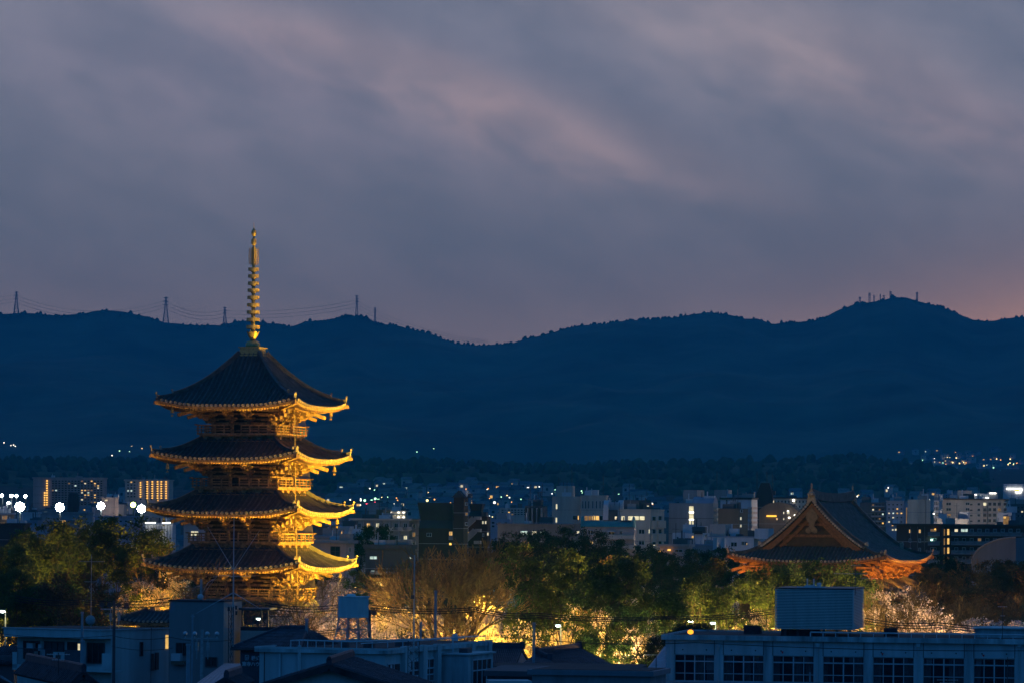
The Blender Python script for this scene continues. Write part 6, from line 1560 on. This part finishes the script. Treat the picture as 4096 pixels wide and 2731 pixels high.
# water tank
T0 = Bld('water_tank', 'square ribbed pale water tank standing on a steel trestle', 'water tank', 1353, 1431, 1458, 2388, 322, -24, PIPE, ground=P(1400, 2470, 322).z, solid=False)
TK = mat('tank_panel', (.55, .66, .68), .6, .12, 1.2, streaks=True)
H_ = T0.h; b = MB(); b.box(-T0.w, 0, 0, T0.d, 0, H_); b.build('tank_body', TK, T0.o)
for i in range(17):
    x = -T0.w*(i+.5)/17; b = MB(); b.box(x-.02, x+.02, -.035, 0, .05, H_-.05); b.build('tank_rib', TK, T0.o)
for i in range(11):
    y = T0.d*(i+.5)/11; b = MB(); b.box(0, .035, y-.02, y+.02, .05, H_-.05); b.build('tank_rib', TK, T0.o)
b = MB(); b.box(-T0.w-.06, .06, -.06, T0.d+.06, H_, H_+.08); b.build('tank_lid', TK, T0.o)
b = MB(); b.lathe([(.38, H_+.08), (.36, H_+.22), (.15, H_+.28)], 12, (-T0.w*.62, T0.d*.5, 0)); b.build('hatch', TK, T0.o)
zl = (GR+W.h)-T0.z0
for (x, y) in ((-T0.w, 0), (0, 0), (0, T0.d), (-T0.w, T0.d), (-T0.w*.5, 0), (-T0.w*.5, T0.d)):
    cx_ = -T0.w/2; cy_ = T0.d/2; b = MB(); b.bar((x*.94+cx_*.06, y*.94+cy_*.06, 0), (cx_+(x-cx_)*1.22, cy_+(y-cy_)*1.22, zl), .10); b.build('leg', METAL, T0.o)
br_ = [((-T0.w, 0), (0, 0)), ((0, 0), (0, T0.d)), ((-T0.w, T0.d), (0, T0.d)), ((-T0.w, 0), (-T0.w, T0.d))]
for (p_, q_) in br_:
    for (z0_, z1_) in ((0, zl*.5), (zl*.5, zl)):
        def LP_(c, z): k = 1+.22*z/zl; cx_ = -T0.w/2; cy_ = T0.d/2; return Vector((cx_+(c[0]-cx_)*k, cy_+(c[1]-cy_)*k, z))
        b = MB(); b.bar(LP_(p_, z0_), LP_(q_, z1_), .05); b.bar(LP_(q_, z0_), LP_(p_, z1_), .05); b.bar(LP_(p_, z1_ if z1_ != zl else z0_), LP_(q_, z1_ if z1_ != zl else z0_), .06); b.build('cross_brace', METAL, T0.o)
b = MB(); b.box(-T0.w*.72, -T0.w*.5, -.1, 0, zl*.42, zl*.55); b.build('control_box', PIPE, T0.o)
b = MB()
for x in (-T0.w*.92, -T0.w*.76): b.tube([(x, -.1, H_), (x, -.1, H_+.6), (x, .3, H_+.6), (x, .3, H_)], .03, 5)
b.build('ladder_rail', METAL, T0.o)

# two horn lamps behind the tank
def speaker_lamp_pole(pxs, py, D, label, yb, faceaway, m, r_px=10, drops=(), lat=.0, polepx=None, ptop=None, group='lamp poles of the school yard'):
    c = P(sum(pxs)/len(pxs), py, D) if polepx is None else P(polepx, py, D); o = thing('yard_lamp_pole', label, 'lamp pole', (c.x, D, GR), 0, group)
    zt = c.z-GR; b = MB(); b.tube([(0, 0, 0), (0, 0, zt+(.3 if ptop is None else P(0, ptop, D).z-P(0, py, D).z))], [.16, .11], 10); b.build('pole', METAL if not faceaway else METALD, o)
    xs = [P(px, py, D).x-c.x for px in pxs]; b = MB(); b.bar((min(xs)-.1, 0, zt-.35), (max(xs)+.1, 0, zt-.35), .1); b.build('crossbar', METAL, o)
    for x in xs:
        b = MB(); R_ = r_px*D/F; s_ = 1 if faceaway else -1
        rings = [(R_*.3, .3), (R_*.8, .18), (R_, 0.0), (R_*.98, -.05), (R_*.55, -.02)]
        q = MB(); q.lathe(rings, 14); M = Matrix.Translation((x, 0, zt)) @ Matrix.Rotation(-s_*math.pi/2*.97, 4, 'X'); q.v = [M @ v for v in q.v]; b.add(q.v, q.f); b.bar((x, 0, zt-R_*.8), (x, 0, zt-.35), .06); b.build('reflector_lamp', m, o)
    for px in drops:
        x = P(px, py, D).x-c.x; b = MB(); b.cbox((x, 0, zt-.95), .22, .2, .6); b.bar((x, 0, zt-.3), (x, 0, zt-1.9), .06); b.build('ballast_box', METAL, o)
    return o
speaker_lamp_pole((407, 438, 475, 506), 2417, 315, 'dark lamp pole with four round lamps seen from behind at the left', 0, True, METALD, 10.5, (443, 476), polepx=457)
speaker_lamp_pole((741, 779, 829, 868), 2533, 300, 'lamp pole with four pale round lamps before the grey block', 0, False, mat('pale_reflector', (.40, .50, .55), .5, .1, 1), 9.5, (788, 832), polepx=808)
speaker_lamp_pole((1469, 1497), 2450, 330, 'pair of dark round lamps right behind the water tank', 0, True, METALD, 10, (1477,), polepx=1479)
def pole(px, yt, D, label, r=.15, m=METAL, yb=None, cat='pole', arms=()):
    p = P(px, yt, D); o = thing('utility_pole', label, cat, (p.x, D, GR), 0, 'poles among the foreground roofs'); b = MB(); b.tube([(0, 0, 0), (0, 0, p.z-GR)], [r*1.2, r], 8); b.lathe([(r*1.3, p.z-GR-.1), (r*1.3, p.z-GR+.05)], 8); b.build('pole', m, o)
    for (dz, L_) in arms: a = MB(); a.bar((-L_, 0, p.z-GR-dz), (L_, 0, p.z-GR-dz), .09); a.build('crossarm', METAL, o)
    return o
POLEB = mat('pole_blue_grey', (.20, .27, .32), .6, .15, 2)
pole(329, 2447, 325, 'thick pale pole in front of the white balcony house', .10, POLEB); pole(330, 2562, 318, 'lower sleeve pole before the balcony house', .16, POLEB)
pole(1227, 2474, 310, 'short round pole left of the water tank', .11, POLEB); pole(1743, 2362, 345, 'slim blue pole before the bare zelkova', .11, POLEB)
pole(1683, 2487, 330, 'short blue post right of the lattice mast', .09, POLEB); pole(2136, 2490, 330, 'blue pole between the tiled roofs', .11, POLEB)
pole(1198, 2582, 285, 'thick pipe pole against the white school wing', .10, CONC); pole(753, 2575, 292, 'short pale pole before the grey block', .14, POLEB)
pole(770, 2458, 305, 'thin pole carrying wires before the grey block', .07, POLEB, arms=((.1, .15),)); pole(605, 2508, 330, 'very thin pole at the end of the white house', .03, METALD)
pole(3240, 2000+690, 270, 'small post with a camera head at the bottom of the school windows', .05, POLEB)
# street lamps
def street_lamp(px, py, D, label, yb=2700, col=(.85, 1, .92), power=500, side=-1):
    p = P(px, py, D); o = thing('street_lamp', label, 'street lamp', (p.x, D, GR), 0, 'white street lamps near the grove'); h_ = p.z-GR
    b = MB(); b.tube([(-side*.32, 0, 0), (-side*.3, 0, h_-.1), (-side*.1, 0, h_+.02)], [.09, .06, .05], 8); b.build('pole', mat('lamp_pole_cream', (.45, .42, .3), .6, .1, 1), o)
    b = MB(); b.box(-.3, .28, -.12, .12, h_-.02, h_+.08); b.build('lamp_housing', METAL, o)
    b = MB(); b.lathe([(.1, -.16), (.26, -.08), (.26, 0)], 12, (0, 0, h_-.021)); b.build('lamp_glass', emit('street_lamp_glow', (.8, 1, .95), 14), o)
    ld = bpy.data.lights.new('lamp', 'POINT'); ld.energy = power; ld.color = (.9, 1, .75); ld.shadow_soft_size = .2; lo_ = bpy.data.objects.new('lamp', ld); COL.objects.link(lo_); lo_.parent = o; lo_.location = (side*.5, -.5, h_-.8)
street_lamp(2232, 2498, 400, 'bright street lamp on a cream pole in front of the camphors', power=90)
street_lamp(10, 2441, 380, 'street lamp with a cream pole at the left edge', power=80)
street_lamp(2852, 2488, 430, 'round bright lamp among the right camphor trunks', power=160)
street_lamp(2762, 2480, 440, 'smaller white lamp left of the round bright one', power=100)
street_lamp(1035, 2471, 420, 'white lamp seen through the terrace glass of the grey block', power=160)

# --- left foreground houses
H1 = Bld('house', 'white two storey balcony house with a deep flat fascia at the lower left', 'house', 70, 446, 676, 2519, 330, -30, CONC, ground=GR)
b = MB(); b.box(-H1.w-.3, .02, -1.5, 0, H1.h-.68, H1.h); b.build('fascia', CONC, H1.o)
b = MB(); b.box(-H1.w-.3, .05, -1.5, H1.d, H1.h, H1.h+.06); b.build('flat_roof', DARKR, H1.o)
b = MB(); b.box(-H1.w-.45, .12, -1.6, -1.45, H1.h, H1.h+.09); b.box(-.02, .12, -1.45, H1.d, H1.h, H1.h+.09); b.build('roof_trim', FRAME, H1.o)
for (x0, y0, x1, y1, mm) in ((96, 2562, 158, 2632, GLASS), (180, 2565, 256, 2634, GLASS2), (272, 2567, 308, 2600, GLASS), (311, 2571, 324, 2600, PALE), (350, 2570, 418, 2650, GLASS)): H1.win(x0, y0, x1, y1, mm, nx=3 if x1-x0 > 60 else 1, fr=FRAMED)
# balcony
bx0, bx1, bz0, bz1 = H1.rect(50, 2604, 447, 2676, 'f', 1.6)
b = MB(); b.box(bx0, bx1, -1.6, -.02, bz0-.12, bz0); b.build('balcony_floor', CONC, H1.o)
def bal(p0, p1, mm=CONC, y0=None):
    x0, x1, z0_, z1_ = H1.rect(p0, y0 or 2606, p1, 2672, 'f', 1.6); q = MB(); q.box(x0, x1, -1.62, -1.48, bz0, z1_); q.build('balcony_panel', mm, H1.o)
b = MB(); b.box(bx0, bx1, -1.62, -1.48, bz0-.121, bz0+.33); b.build('balcony_kerb', CONC, H1.o)
bal(50, 68); bal(213, 258); bal(408, 446, y0=2612); bal(259, 324, mat('hung_cloth', (.06, .08, .10), .9, .2, 2), y0=2598)
ra0, ra1, rz0, rz1 = H1.rect(68, 2592, 213, 2640, 'f', 1.6)
q = MB(); q.bar((ra0, -1.55, rz1), (ra1, -1.55, rz1), .05)
for i in range(31): x = ra0+(ra1-ra0)*i/30; q.box(x-.012, x+.012, -1.56, -1.54, bz0+.3, rz1)
q.build('railing', METALD, H1.o)
H1.part('towel', 152, 2575, 166, 2600, PALEW, o0=.6, o1=.64); H1.part('cloth', 137, 2603, 150, 2634, PINKG, o0=1.1, o1=1.14); H1.part('towel', 166, 2596, 180, 2630, PALEW, o0=.8, o1=.84)
H1.part('air_conditioner', 106, 2570, 130, 2590, PALEW, o0=.3, o1=.7); H1.part('satellite_dish', 222, 2618, 240, 2640, METALD, o0=1.6, o1=1.7)
H1.win(559, 2567, 569, 2621, GLASS, 's', nx=1, fr=FRAMED); H1.part('drainpipe', 602, 2612, 611, 2680, FRAMED, 's', 0, .15); H1.part('drainpipe', 619, 2608, 630, 2676, FRAMED, 's', 0, .15)
H1.part('lit_lattice', 662, 2538, 672, 2594, WARM, 's', 0, .04)
m_ = P(364, 2478, 336); b = MB(); 
o = thing('satellite_dish', 'small blue dish on a thin aerial pole above the white balcony house', 'aerial', (m_.x, 336, H1.h+GR)); b.tube([(0, 0, 0), (0, 0, 6.2)], .03, 5); b.bar((-1.1, 0, 5.6), (1.1, 0, 5.6), .04); b.bar((-.6, 0, 3.9), (.4, 0, 3.9), .04); b.build('mast', METAL, o)
q = MB(); q.lathe([(.02, .12), (.3, .04), (.42, -.06)], 14); M = Matrix.Translation((-.05, -.1, m_.z-H1.h-GR)) @ Matrix.Rotation(math.pi/2, 4, 'X'); q.v = [M @ v for v in q.v]; q.build('dish', METAL, o)

H2 = Bld('house', 'plain grey brown three storey block with a pale strip side and roof terrace', 'building', 678, 894, 966, 2406, 330, -14, C_('wall_taupe', .22, .22, .225), ground=GR)
b = MB(); b.box(-H2.w-.08, .08, -.08, H2.d+.08, H2.h, H2.h+.12); b.build('roof_trim', DARKR, H2.o)
b = MB(); b.box(-.02, .03, .01, H2.d, 0, H2.h-.01); b.build('side_wall', PINKG, H2.o)
H2.win(706, 2570, 758, 2618, GLASS, nx=2, fr=FRAMED); H2.win(823, 2627, 868, 2664, GLASS, nx=2, fr=FRAMED)
H2.part('window_air_conditioner', 684, 2612, 720, 2642, PALEW, o1=.7); H2.part('bracket_shelf', 683, 2642, 735, 2656, BROWN, o1=.6)
T2 = Bld('house', 'pinkish terrace wing with a sloping parapet beside the grey block', 'building', 962, 1160, 1175, 2522, 332, -8, PINKG, ground=GR)
a0, z0_ = T2.ray(966, 2522); a1, z1_ = T2.ray(1160, 2512)
b = MB(); b.box(-T2.w, 0, 0, .15, T2.h, T2.h+.3); b.build('parapet', DARKR, T2.o)
_, gz_ = T2.ray(1000, 2432); b = MB(); x1_ = T2.ray(1068, 2450)[0]
b.box(-T2.w, x1_, .3, .36, T2.h+.3, gz_-.1); b.build('glass_screen', PANE, T2.o)
b = MB(); b.box(-T2.w-.2, x1_+.2, .1, 3, gz_-.12, gz_+.03)
for x in (-T2.w+.1, -T2.w*.55-.2, x1_): b.box(x-.06, x+.06, .2, .4, T2.h+.2, gz_)
b.build('pergola_frame', METALD, T2.o)
b = MB(); x2_ = T2.ray(1155, 2480)[0]
for i in range(16): x = x1_+(x2_-x1_)*i/15; b.box(x-.015, x+.015, .3, .33, T2.h+.3, T2.h+1.2)
b.bar((x1_, .31, T2.h+1.2), (x2_, .31, T2.h+1.2), .05); b.build('railing', METALD, T2.o)
o = thing('satellite_dish', 'pale round dish on a stub mast at the corner of the grey block roof', 'aerial', P(802, 2406, 331)); b = MB(); b.tube([(.05, 0, -.1), (.05, 0, 1.9)], .1, 6); b.tube([(.1, 0, .7), (.6, 0, 1.6), (1.1, 0, 1.9)], .03, 5); b.bar((.4, 0, .9), (1.3, 0, 2.1), .03); b.build('mast', METAL, o)
q = MB(); q.lathe([(.02, .12), (.2, .05), (.26, -.04)], 12); M = Matrix.Translation((.0, -.15, .42)) @ Matrix.Rotation(math.pi/2, 4, 'X'); q.v = [M @ v for v in q.v]; q.build('dish', PALEW, o)

# house with the company board
HB = Bld('house', 'dark house with a company sign board and a hipped tile roof', 'building', 962, 1180, 1340, 2594, 306, -17, SIGNB, ground=GR)
zr_ = P(1091, 2547, 320).z-P(1091, 2594, 306).z+.9
w_, d_, h_ = HB.w, HB.d if HB.d > 4 else 9, HB.h
e = .5
A_ = (-w_-e, -e, h_); B_ = (e, -e, h_); C2 = (e, d_+e, h_); D2 = (-w_-e, d_+e, h_); R1 = (-w_*.5-.6, d_*.45, h_+zr_); R2 = (-w_*.5+1.4, d_*.55, h_+zr_)
slope(HB.o, A_, B_, R2, R1, 26); slope(HB.o, B_, C2, R2, R2, 16, single=False); slope(HB.o, D2, A_, R1, R1, 16, single=False)
ridge(HB.o, R1, R2); ridge(HB.o, A_, R1, .22, .2); ridge(HB.o, B_, R2, .22, .2)
b = MB(); b.tube([(-w_-e, -e-.05, h_-.08), (e, -e-.05, h_-.08)], .09, 6); b.build('gutter', FRAMED, HB.o)
sb = thing('sign_board', 'dark sign board with white Japanese lettering and a square logo', 'sign', HB.o.location, HB.rz)
x0, x1, z0_, z1_ = HB.rect(963, 2612, 1040, 2731, 'f', .1)
b = MB(); b.box(x0, x1, -.14, -.02, max(z0_, .3), z1_); b.build('board', SIGNB, sb)
LET = mat('sign_letter_white', (.42, .5, .55), .6, .05, 1)
def text(s_, px, py, hpx, bold=.012):
    a, z = HB.ray(px, py, 'f', .15); cu = bpy.data.curves.new('lettering', 'FONT'); cu.body = s_; cu.size = hpx*306/F*1.12; cu.extrude = .01; cu.offset = bold; cu.materials.append(LET)
    t_ = bpy.data.objects.new('lettering_curve', cu); me = bpy.data.meshes.new_from_object(t_); bpy.data.objects.remove(t_); me.name = 'lettering'
    return link('lettering', me, sb, (a, -.155, z), (math.pi/2, 0, 0))
text('株式', 1005, 2637, 17); text('東寺ハウ', 968, 2660, 17)
a, z = HB.ray(988, 2628, 'f', .15); q = MB(); k = .012*1
for (u0, v0, u1, v1) in ((-.16, .16, .16, .2), (-.16, -.2, -.12, .2), (.12, -.05, .16, .2), (-.04, -.05, .16, -.01), (-.04, -.16, .0, .05), (-.16, -.2, .12, -.16), (.08, -.2, .12, -.05), (-.04, .04, .06, .08)): q.box(a+u0, a+u1, -.17, -.145, z+v0, z+v1)
q.build('logo', LET, sb)

# near gable house bottom centre
def gable_house(label, apex, Dn, halfw_px, drop_px, ridge_end, Dr, m, wallm=CONC, rz=0, n=20, over=.4, single=True):
    """gable facing the camera at apex pixel; ridge runs back to ridge_end"""
    a = P(*apex, Dn); r = P(*ridge_end, Dr); o = thing('house', label, 'house', (a.x, a.y, GR), 0)
    k = Dn/F; L_ = Vector((-halfw_px[0]*k, 0, -drop_px[0]*k)); R_ = Vector((halfw_px[1]*k, 0, -drop_px[1]*k)); top = Vector((0, 0, a.z-GR)); back = Vector((r.x-a.x, r.y-a.y, r.z-a.z)); back.z = 0
    slope(o, top+R_, top+R_+back, top+back, top, n, m, single=single); slope(o, top+L_+back, top+L_, top, top+back, n, m, single=single)
    ridge(o, top+Vector((0,0,.1)), top+back+Vector((0,0,.1)))
    y = .5; q = MB(); q.prism([(L_.x*.93, 0), (R_.x*.93, 0), (R_.x*.93, top.z+R_.z*.93-.3), (0, top.z-.32), (L_.x*.93, top.z+L_.z*.93-.3)], y, y+.2); q.build('gable_wall', wallm, o)
    for s_ in (L_, R_): q = MB(); q.bar(top+Vector((0, -.02, -.17)), top+s_+Vector((0, -.02, -.17)), .12, .3); q.build('verge_board', DARKR, o)
    for x in (-.9, 1.0): q = MB(); q.tube([(x, y-.04, top.z-1.1), (x, y+.1, top.z-1.1)], .1, 10); q.build('vent_hole', CONC2, o)
    return o
gable_house('near house with white gable wall and dark roof at the bottom centre', (1316, 2655), 200, (300, 340), (92, 108), (1408, 2643), 212, RTILE, n=26)
gable_house('near house with dark slate roof and small white gable at the lower left', (336, 2682), 215, (60, 75), (60, 62), (110, 2672), 232, RTILE, n=34)
gable_house('blue sheet roof corner at the bottom left edge', (-10, 2705), 190, (120, 62), (40, 30), (-60, 2702), 200, SHEET, n=8, single=False)
gable_house('small tile roof with a round ridge at the bottom before the metal slope', (905, 2707), 215, (50, 60), (30, 34), (960, 2703), 222, RTILE, n=10, single=False)
# metal sheet lean-to
o = thing('lean_to_roof', 'sloping blue metal sheet roof left of the company board', 'roof', P(885, 2700, 260).xy.to_3d())
def L3(px, py, D): return P(px, py, D)-o.location
slope(o, L3(785, 2731, 255), L3(961, 2731, 250), L3(962, 2652, 268), L3(897, 2652, 270), 9, SHEET, rad=.03, bed=SHEET)
q = MB(); q.box(-2.2, 1.2, -.2, 4, -1.5, P(885, 2732, 255).z-.4); q.build('shed_wall', CONC2, o)
o = thing('lean_to_roof', 'steep blue metal roof edge at the left end of the school block', 'roof', P(2620, 2650, 345).xy.to_3d())
slope(o, L3(2540, 2731, 340), L3(2664, 2731, 338), L3(2664, 2585, 350), L3(2657, 2585, 352), 6, SHEET, rad=.035, bed=SHEET)
q = MB(); q.box(-1.0, .8, 2, 5, -2, P(2620, 2731, 345).z-1.5); q.build('shed_wall', CONC2, o)

# tiled temple quarter roofs in the middle
def roofbox(label, eL, eR, rR, rL, n, walls=True, single=True, gable=None):
    c = (eL+eR)/2; o = thing('tiled_house', label, 'house', (c.x, c.y, GR)); l_ = lambda p: p-Vector((c.x, c.y, GR))
    slope(o, l_(eL), l_(eR), l_(rR), l_(rL), n, single=single)
    back = (rR-eR); bk = Vector((back.x, back.y, 0)); eRb = rR+Vector((bk.x, bk.y, eR.z-rR.z)); eLb = rL+Vector(((rL-eL).x, (rL-eL).y, eL.z-rL.z))
    slope(o, l_(eRb), l_(eLb), l_(rL), l_(rR), n, single=False); ridge(o, l_(rL)+Vector((0,0,.12)), l_(rR)+Vector((0,0,.12)), .34, .42)
    for e_ in (l_(rL), l_(rR)): q = MB(); q.cbox(e_+Vector((0, 0, .3)), .42, .42, .6); q.build('ridge_end_tile', RTILE, o)
    q = MB(); a_, b_, c_2, d_2 = [l_(v) for v in (eL, eR, eRb, eLb)]
    cc = (a_+b_+c_2+d_2)/4
    vs = []
    for v in (a_, b_, c_2, d_2): w2 = v+(cc-v)*.10; vs.append(Vector((w2.x, w2.y, 0))); vs.append(Vector((w2.x, w2.y, v.z-.1)))
    q.add(vs, [(0,2,3,1),(2,4,5,3),(4,6,7,5),(6,0,1,7)]); r0 = l_(rL)*.96+cc*.04; r1 = l_(rR)*.96+cc*.04; r0.z = l_(rL).z-.3; r1.z = l_(rR).z-.3
    q.add([vs[7], vs[1], r0], [(0,1,2)]); q.add([vs[3], vs[5], r1], [(0,1,2)]); q.build('plaster_wall', PALEW, o)
    return o
roofbox('dark tiled house with a small white gable right of the school wing', P(1940, 2662, 345), P(2060, 2664, 343), P(2090, 2592, 352), P(1945, 2588, 354), 18)
roofbox('large tiled roof with stepped ridge in the middle foreground', P(2160, 2680, 338), P(2480, 2672, 352), P(2318, 2590, 362), P(2146, 2614, 346), 44)
roofbox('small tiled porch roof with pale gable left of the large tiled roof', P(2068, 2668, 335), P(2240, 2672, 333), P(2200, 2640, 339), P(2142, 2616, 341), 20)
b = Bld('low_building', 'long flat roof edge with a thin pale rim in the middle foreground', 'building', 1953, 2556, None, 2676, 318, -6, DARKR, ground=GR, depth=9); q = MB(); q.box(-b.w-.1, .1, -.15, .05, b.h-.35, b.h+.08); q.build('roof_rim', mat('rim_grey', (.22, .27, .30), .7, .15, 1), b.o); q = MB(); q.box(-b.w-.1, .1, -.15, 9, b.h+.08, b.h+.12); q.build('flat_roof', DARKR, b.o)
b = Bld('low_building', 'plain grey flat roofed building at the bottom middle', 'building', 2128, 2600, 2664, 2698, 290, -12, CONC2, ground=GR, depth=8); q = MB(); q.box(-b.w-.3, .3, -.3, b.d+.3, b.h-.1, b.h+.28); q.build('rounded_fascia', mat('fascia_slate', (.13, .17, .20), .6, .1, 1), b.o); q = MB(); q.box(-b.w, 0, 0, b.d, b.h+.28, b.h+.31); q.build('flat_roof', DARKR, b.o)
b = Bld('low_building', 'white parapet fragment at the bottom left of the grey flat roof', 'building', 1960, 2128, None, 2722, 285, 6, CONC, ground=GR, depth=3)
shed('dark undergrowth coloured shed wall between the school wings', 1952, 2140, None, 2704, 300, DGREY, rz=-6, ground=GR)
q = shed('tiled shed and low wall at the left picture edge', -40, 56, 66, 2640, 345, DGREY, ground=GR); slope(q.o, (-q.w, -.6, q.h-.2), (.3, -.6, q.h-.2), (.3, 2.2, q.h+1.2), (-q.w, 2.2, q.h+1.2), 12)

# small curved temple roof left of the grey block, timber rail
o = thing('temple_gate_roof', 'small curved tiled temple roof lit gold from behind left of the grey block', 'roof', P(655, 2480, 440).xy.to_3d(), math.radians(-17.5))
gp = P(690, 2482, 440)
_r, _ = build_roof(o, 4.0, 3.2, P(640, 2482, 440).z, 1.1, 2.4, .35, (2.4, 1.4), 15, (0,), c=.6, soff=.5, fly=.4, rib=.1, disc=.14)
q = MB(); q.box(-2.3, 2.3, -1.3, 1.3, -1, P(640, 2482, 440).z); q.build('gate_wall', WOODD, o)

# --- lattice mast with radio aerial
def lattice(px, yt, D, label, w=.35, ybase=2731):
    p = P(px, yt, D); o = thing('lattice_mast', label, 'antenna mast', (p.x, D, GR)); H_ = p.z-GR
    b = MB(); n_ = int(H_/.55)
    cs = [Vector((-w/2, -w/2, 0)), Vector((w/2, -w/2, 0)), Vector((0, w/2, 0))]
    for c in cs: b.tube([c, c+Vector((0, 0, H_))], .03, 4)
    for i in range(n_):
        for k in range(3): b.bar(cs[k]+Vector((0, 0, H_*i/n_)), cs[(k+1) % 3]+Vector((0, 0, H_*(i+1)/n_)), .022)
    b.build('lattice', METALD, o); return o, H_
ANT = mat('antenna_tube', (.35, .42, .45), .4, .1, 2, metal=.3)
o, H_ = lattice(925, 2424, 300, 'lattice mast with a big V shaped radio aerial in front of the pagoda')
k = 300/F
q = MB(); top = H_+(2424-2062)*k; q.tube([(.15, 0, H_-3), (.15, 0, H_+2.8), (.15, 0, top)], [.07, .05, .025], 6); q.build('aerial_mast', ANT, o)
def arm(x0, y0, x1, y1, r0=.035, r1=.012, sag=0):
    p0 = Vector(((x0-925)*k, 0, H_+(2424-y0)*k)); p1 = Vector(((x1-925)*k, 0, H_+(2424-y1)*k)); a = MB(); a.tube([p0.lerp(p1, t/6)+Vector((0, 0, sag*4*t/6*(1-t/6))) for t in range(7)], [r0+(r1-r0)*t/6 for t in range(7)], 6); a.build('aerial_arm', ANT, o)
arm(931, 2275, 826, 2103); arm(936, 2273, 1036, 2118); arm(933, 2305, 852, 2306, sag=.1); arm(933, 2303, 1020, 2301, sag=.0); arm(930, 2370, 783, 2454, .05); arm(936, 2370, 1048, 2436, .05)
for (x, y) in ((945, 2428), (946, 2450), (915, 2434)): q = MB(); q.cbox(((x-925)*k, 0, H_+(2424-y)*k), .16, .16, .3); q.build('insulator', METALD, o)
o, H_ = lattice(1655, 2560, 290, 'lattice mast with a tall whip aerial in front of the bare zelkova', .8)
k = 290/F; q = MB(); q.tube([(0, 0, H_-3), (0, 0, H_+(2560-2218)*k)], [.07, .045], 6); q.build('aerial_mast', ANT, o)
q = MB(); z = H_+(2560-2386)*k; q.bar((-1.0, 0, z), (.7, 0, z), .035); q.cbox((-.1, 0, z), .25, .2, .28); q.build('yagi_aerial', METALD, o)
def tvaerial(px, pyt, pyb, D, label, bars):
    p = P(px, pyb, D); t_ = P(px, pyt, D); o = thing('tv_aerial', label, 'aerial', p, 0, 'television aerials on the roofs'); b = MB(); b.tube([(0, 0, -.5), (0, 0, t_.z-p.z)], .035, 5); b.build('mast', METALD, o)
    for (dz, L0, L1, n_) in bars:
        z = (t_.z-p.z)-dz; b = MB(); b.bar((-L0, 0, z), (L1, 0, z), .04)
        for i in range(n_): x = -L0+(L0+L1)*i/max(1, n_-1); b.bar((x, -.35, z), (x, .35, z), .02); b.bar((x, 0, z-.05), (x, 0, z+.05), .02)
        b.build('yagi_aerial', ANT, o)
tvaerial(3421, 2255, 2355, 360, 'television aerial with two yagis above the louvred box', ((.1, .35, .5, 4), (.85, 1.9, 1.1, 14), (1.25, -.6, 2.0, 5)))
tvaerial(4010, 2420, 2532, 350, 'thin television aerial on the raised school roof', ((.1, .4, .35, 5), (.9, .15, .15, 3)))
tvaerial(2624, 2612, 2725, 300, 'thin aerial before the blue metal roof edge', ((.1, .9, .7, 6), (.9, .15, .15, 2)))
tvaerial(233, 2608, 2690, 220, 'aerial with spiky yagis on the lower left roof', ((.1, .6, .6, 9), (.4, .3, .3, 5)))
tvaerial(4030, 2625, 2731, 300, 'spiky yagi aerial in front of the rightmost school window', ((.1, .7, .5, 12),))
tvaerial(3790, 2712, 2760, 280, 'cluttered aerials at the bottom edge before the school windows', ((.1, .7, .7, 8), (.3, .5, .5, 5)))

# --- overhead cables
OC = 'overhead cables in front of the grove'
def cab(pts, D, label, r=.032, sag=.25):
    for k_, (a, b_) in enumerate(zip(pts, pts[1:])): wire('overhead_cable', P(*a, D), P(*b_, D), sag, r, label+(', %s stretch' % ('left', 'middle', 'right')[k_ if len(pts) > 3 else k_*2] if len(pts) > 2 else ''), OC, 'cable', 16)
for i in range(3):
    cab([(60, 2380+10*i), (330, 2396+8*i), (680, 2390+15*i)], 345, ('upper', 'middle', 'lower')[i]+' of the three cables crossing the left grove', .035)
    cab([(1060, 2408+i*11), (1353, 2418+i*10)], 348, ('upper', 'middle', 'lower')[i]+' of the three cables left of the water tank', .035)
    cab([(1458, 2416+i*10), (1900, 2428+i*8), (2150, 2450+i*9)], 348, ('upper', 'middle', 'lower')[i]+' of the three cables crossing the bare zelkova', .035)
    cab([(2150, 2450+i*9), (2640, 2464+i*5), (3100, 2434+i*9)], 360, ('upper', 'middle', 'lower')[i]+' of the three cables crossing the camphors', .04)
    cab([(3458, 2470+i*10), (3750, 2488+i*10), (4200, 2505+i*9)], 372, ('upper', 'middle', 'lower')[i]+' of the three cables right of the louvred box', .04)
    cab([(1170, 2508+i*9), (1360, 2512+i*9)], 330, ('upper', 'middle', 'lower')[i]+' of the low cables behind the short pole', .03)
cab([(2136, 2555), (2780, 2568), (4200, 2600)], 340, 'single low cable in front of the camphors and school wall', .03)
cab([(0, 2532), (446, 2540), (680, 2546), (935, 2556)], 318, 'thin cable in front of the white balcony house', .02)
cab([(446, 2582), (690, 2590)], 322, 'lower thin cable against the white side wall', .018)

o = thing('timber_balustrade', 'dark timber balustrade seen against the golden blossom above the grey block', 'railing', P(764, 2386, 452), math.radians(-17.5))
rail_part(o, 0, -1.1, 1.1, 0, 0, .1, .1)
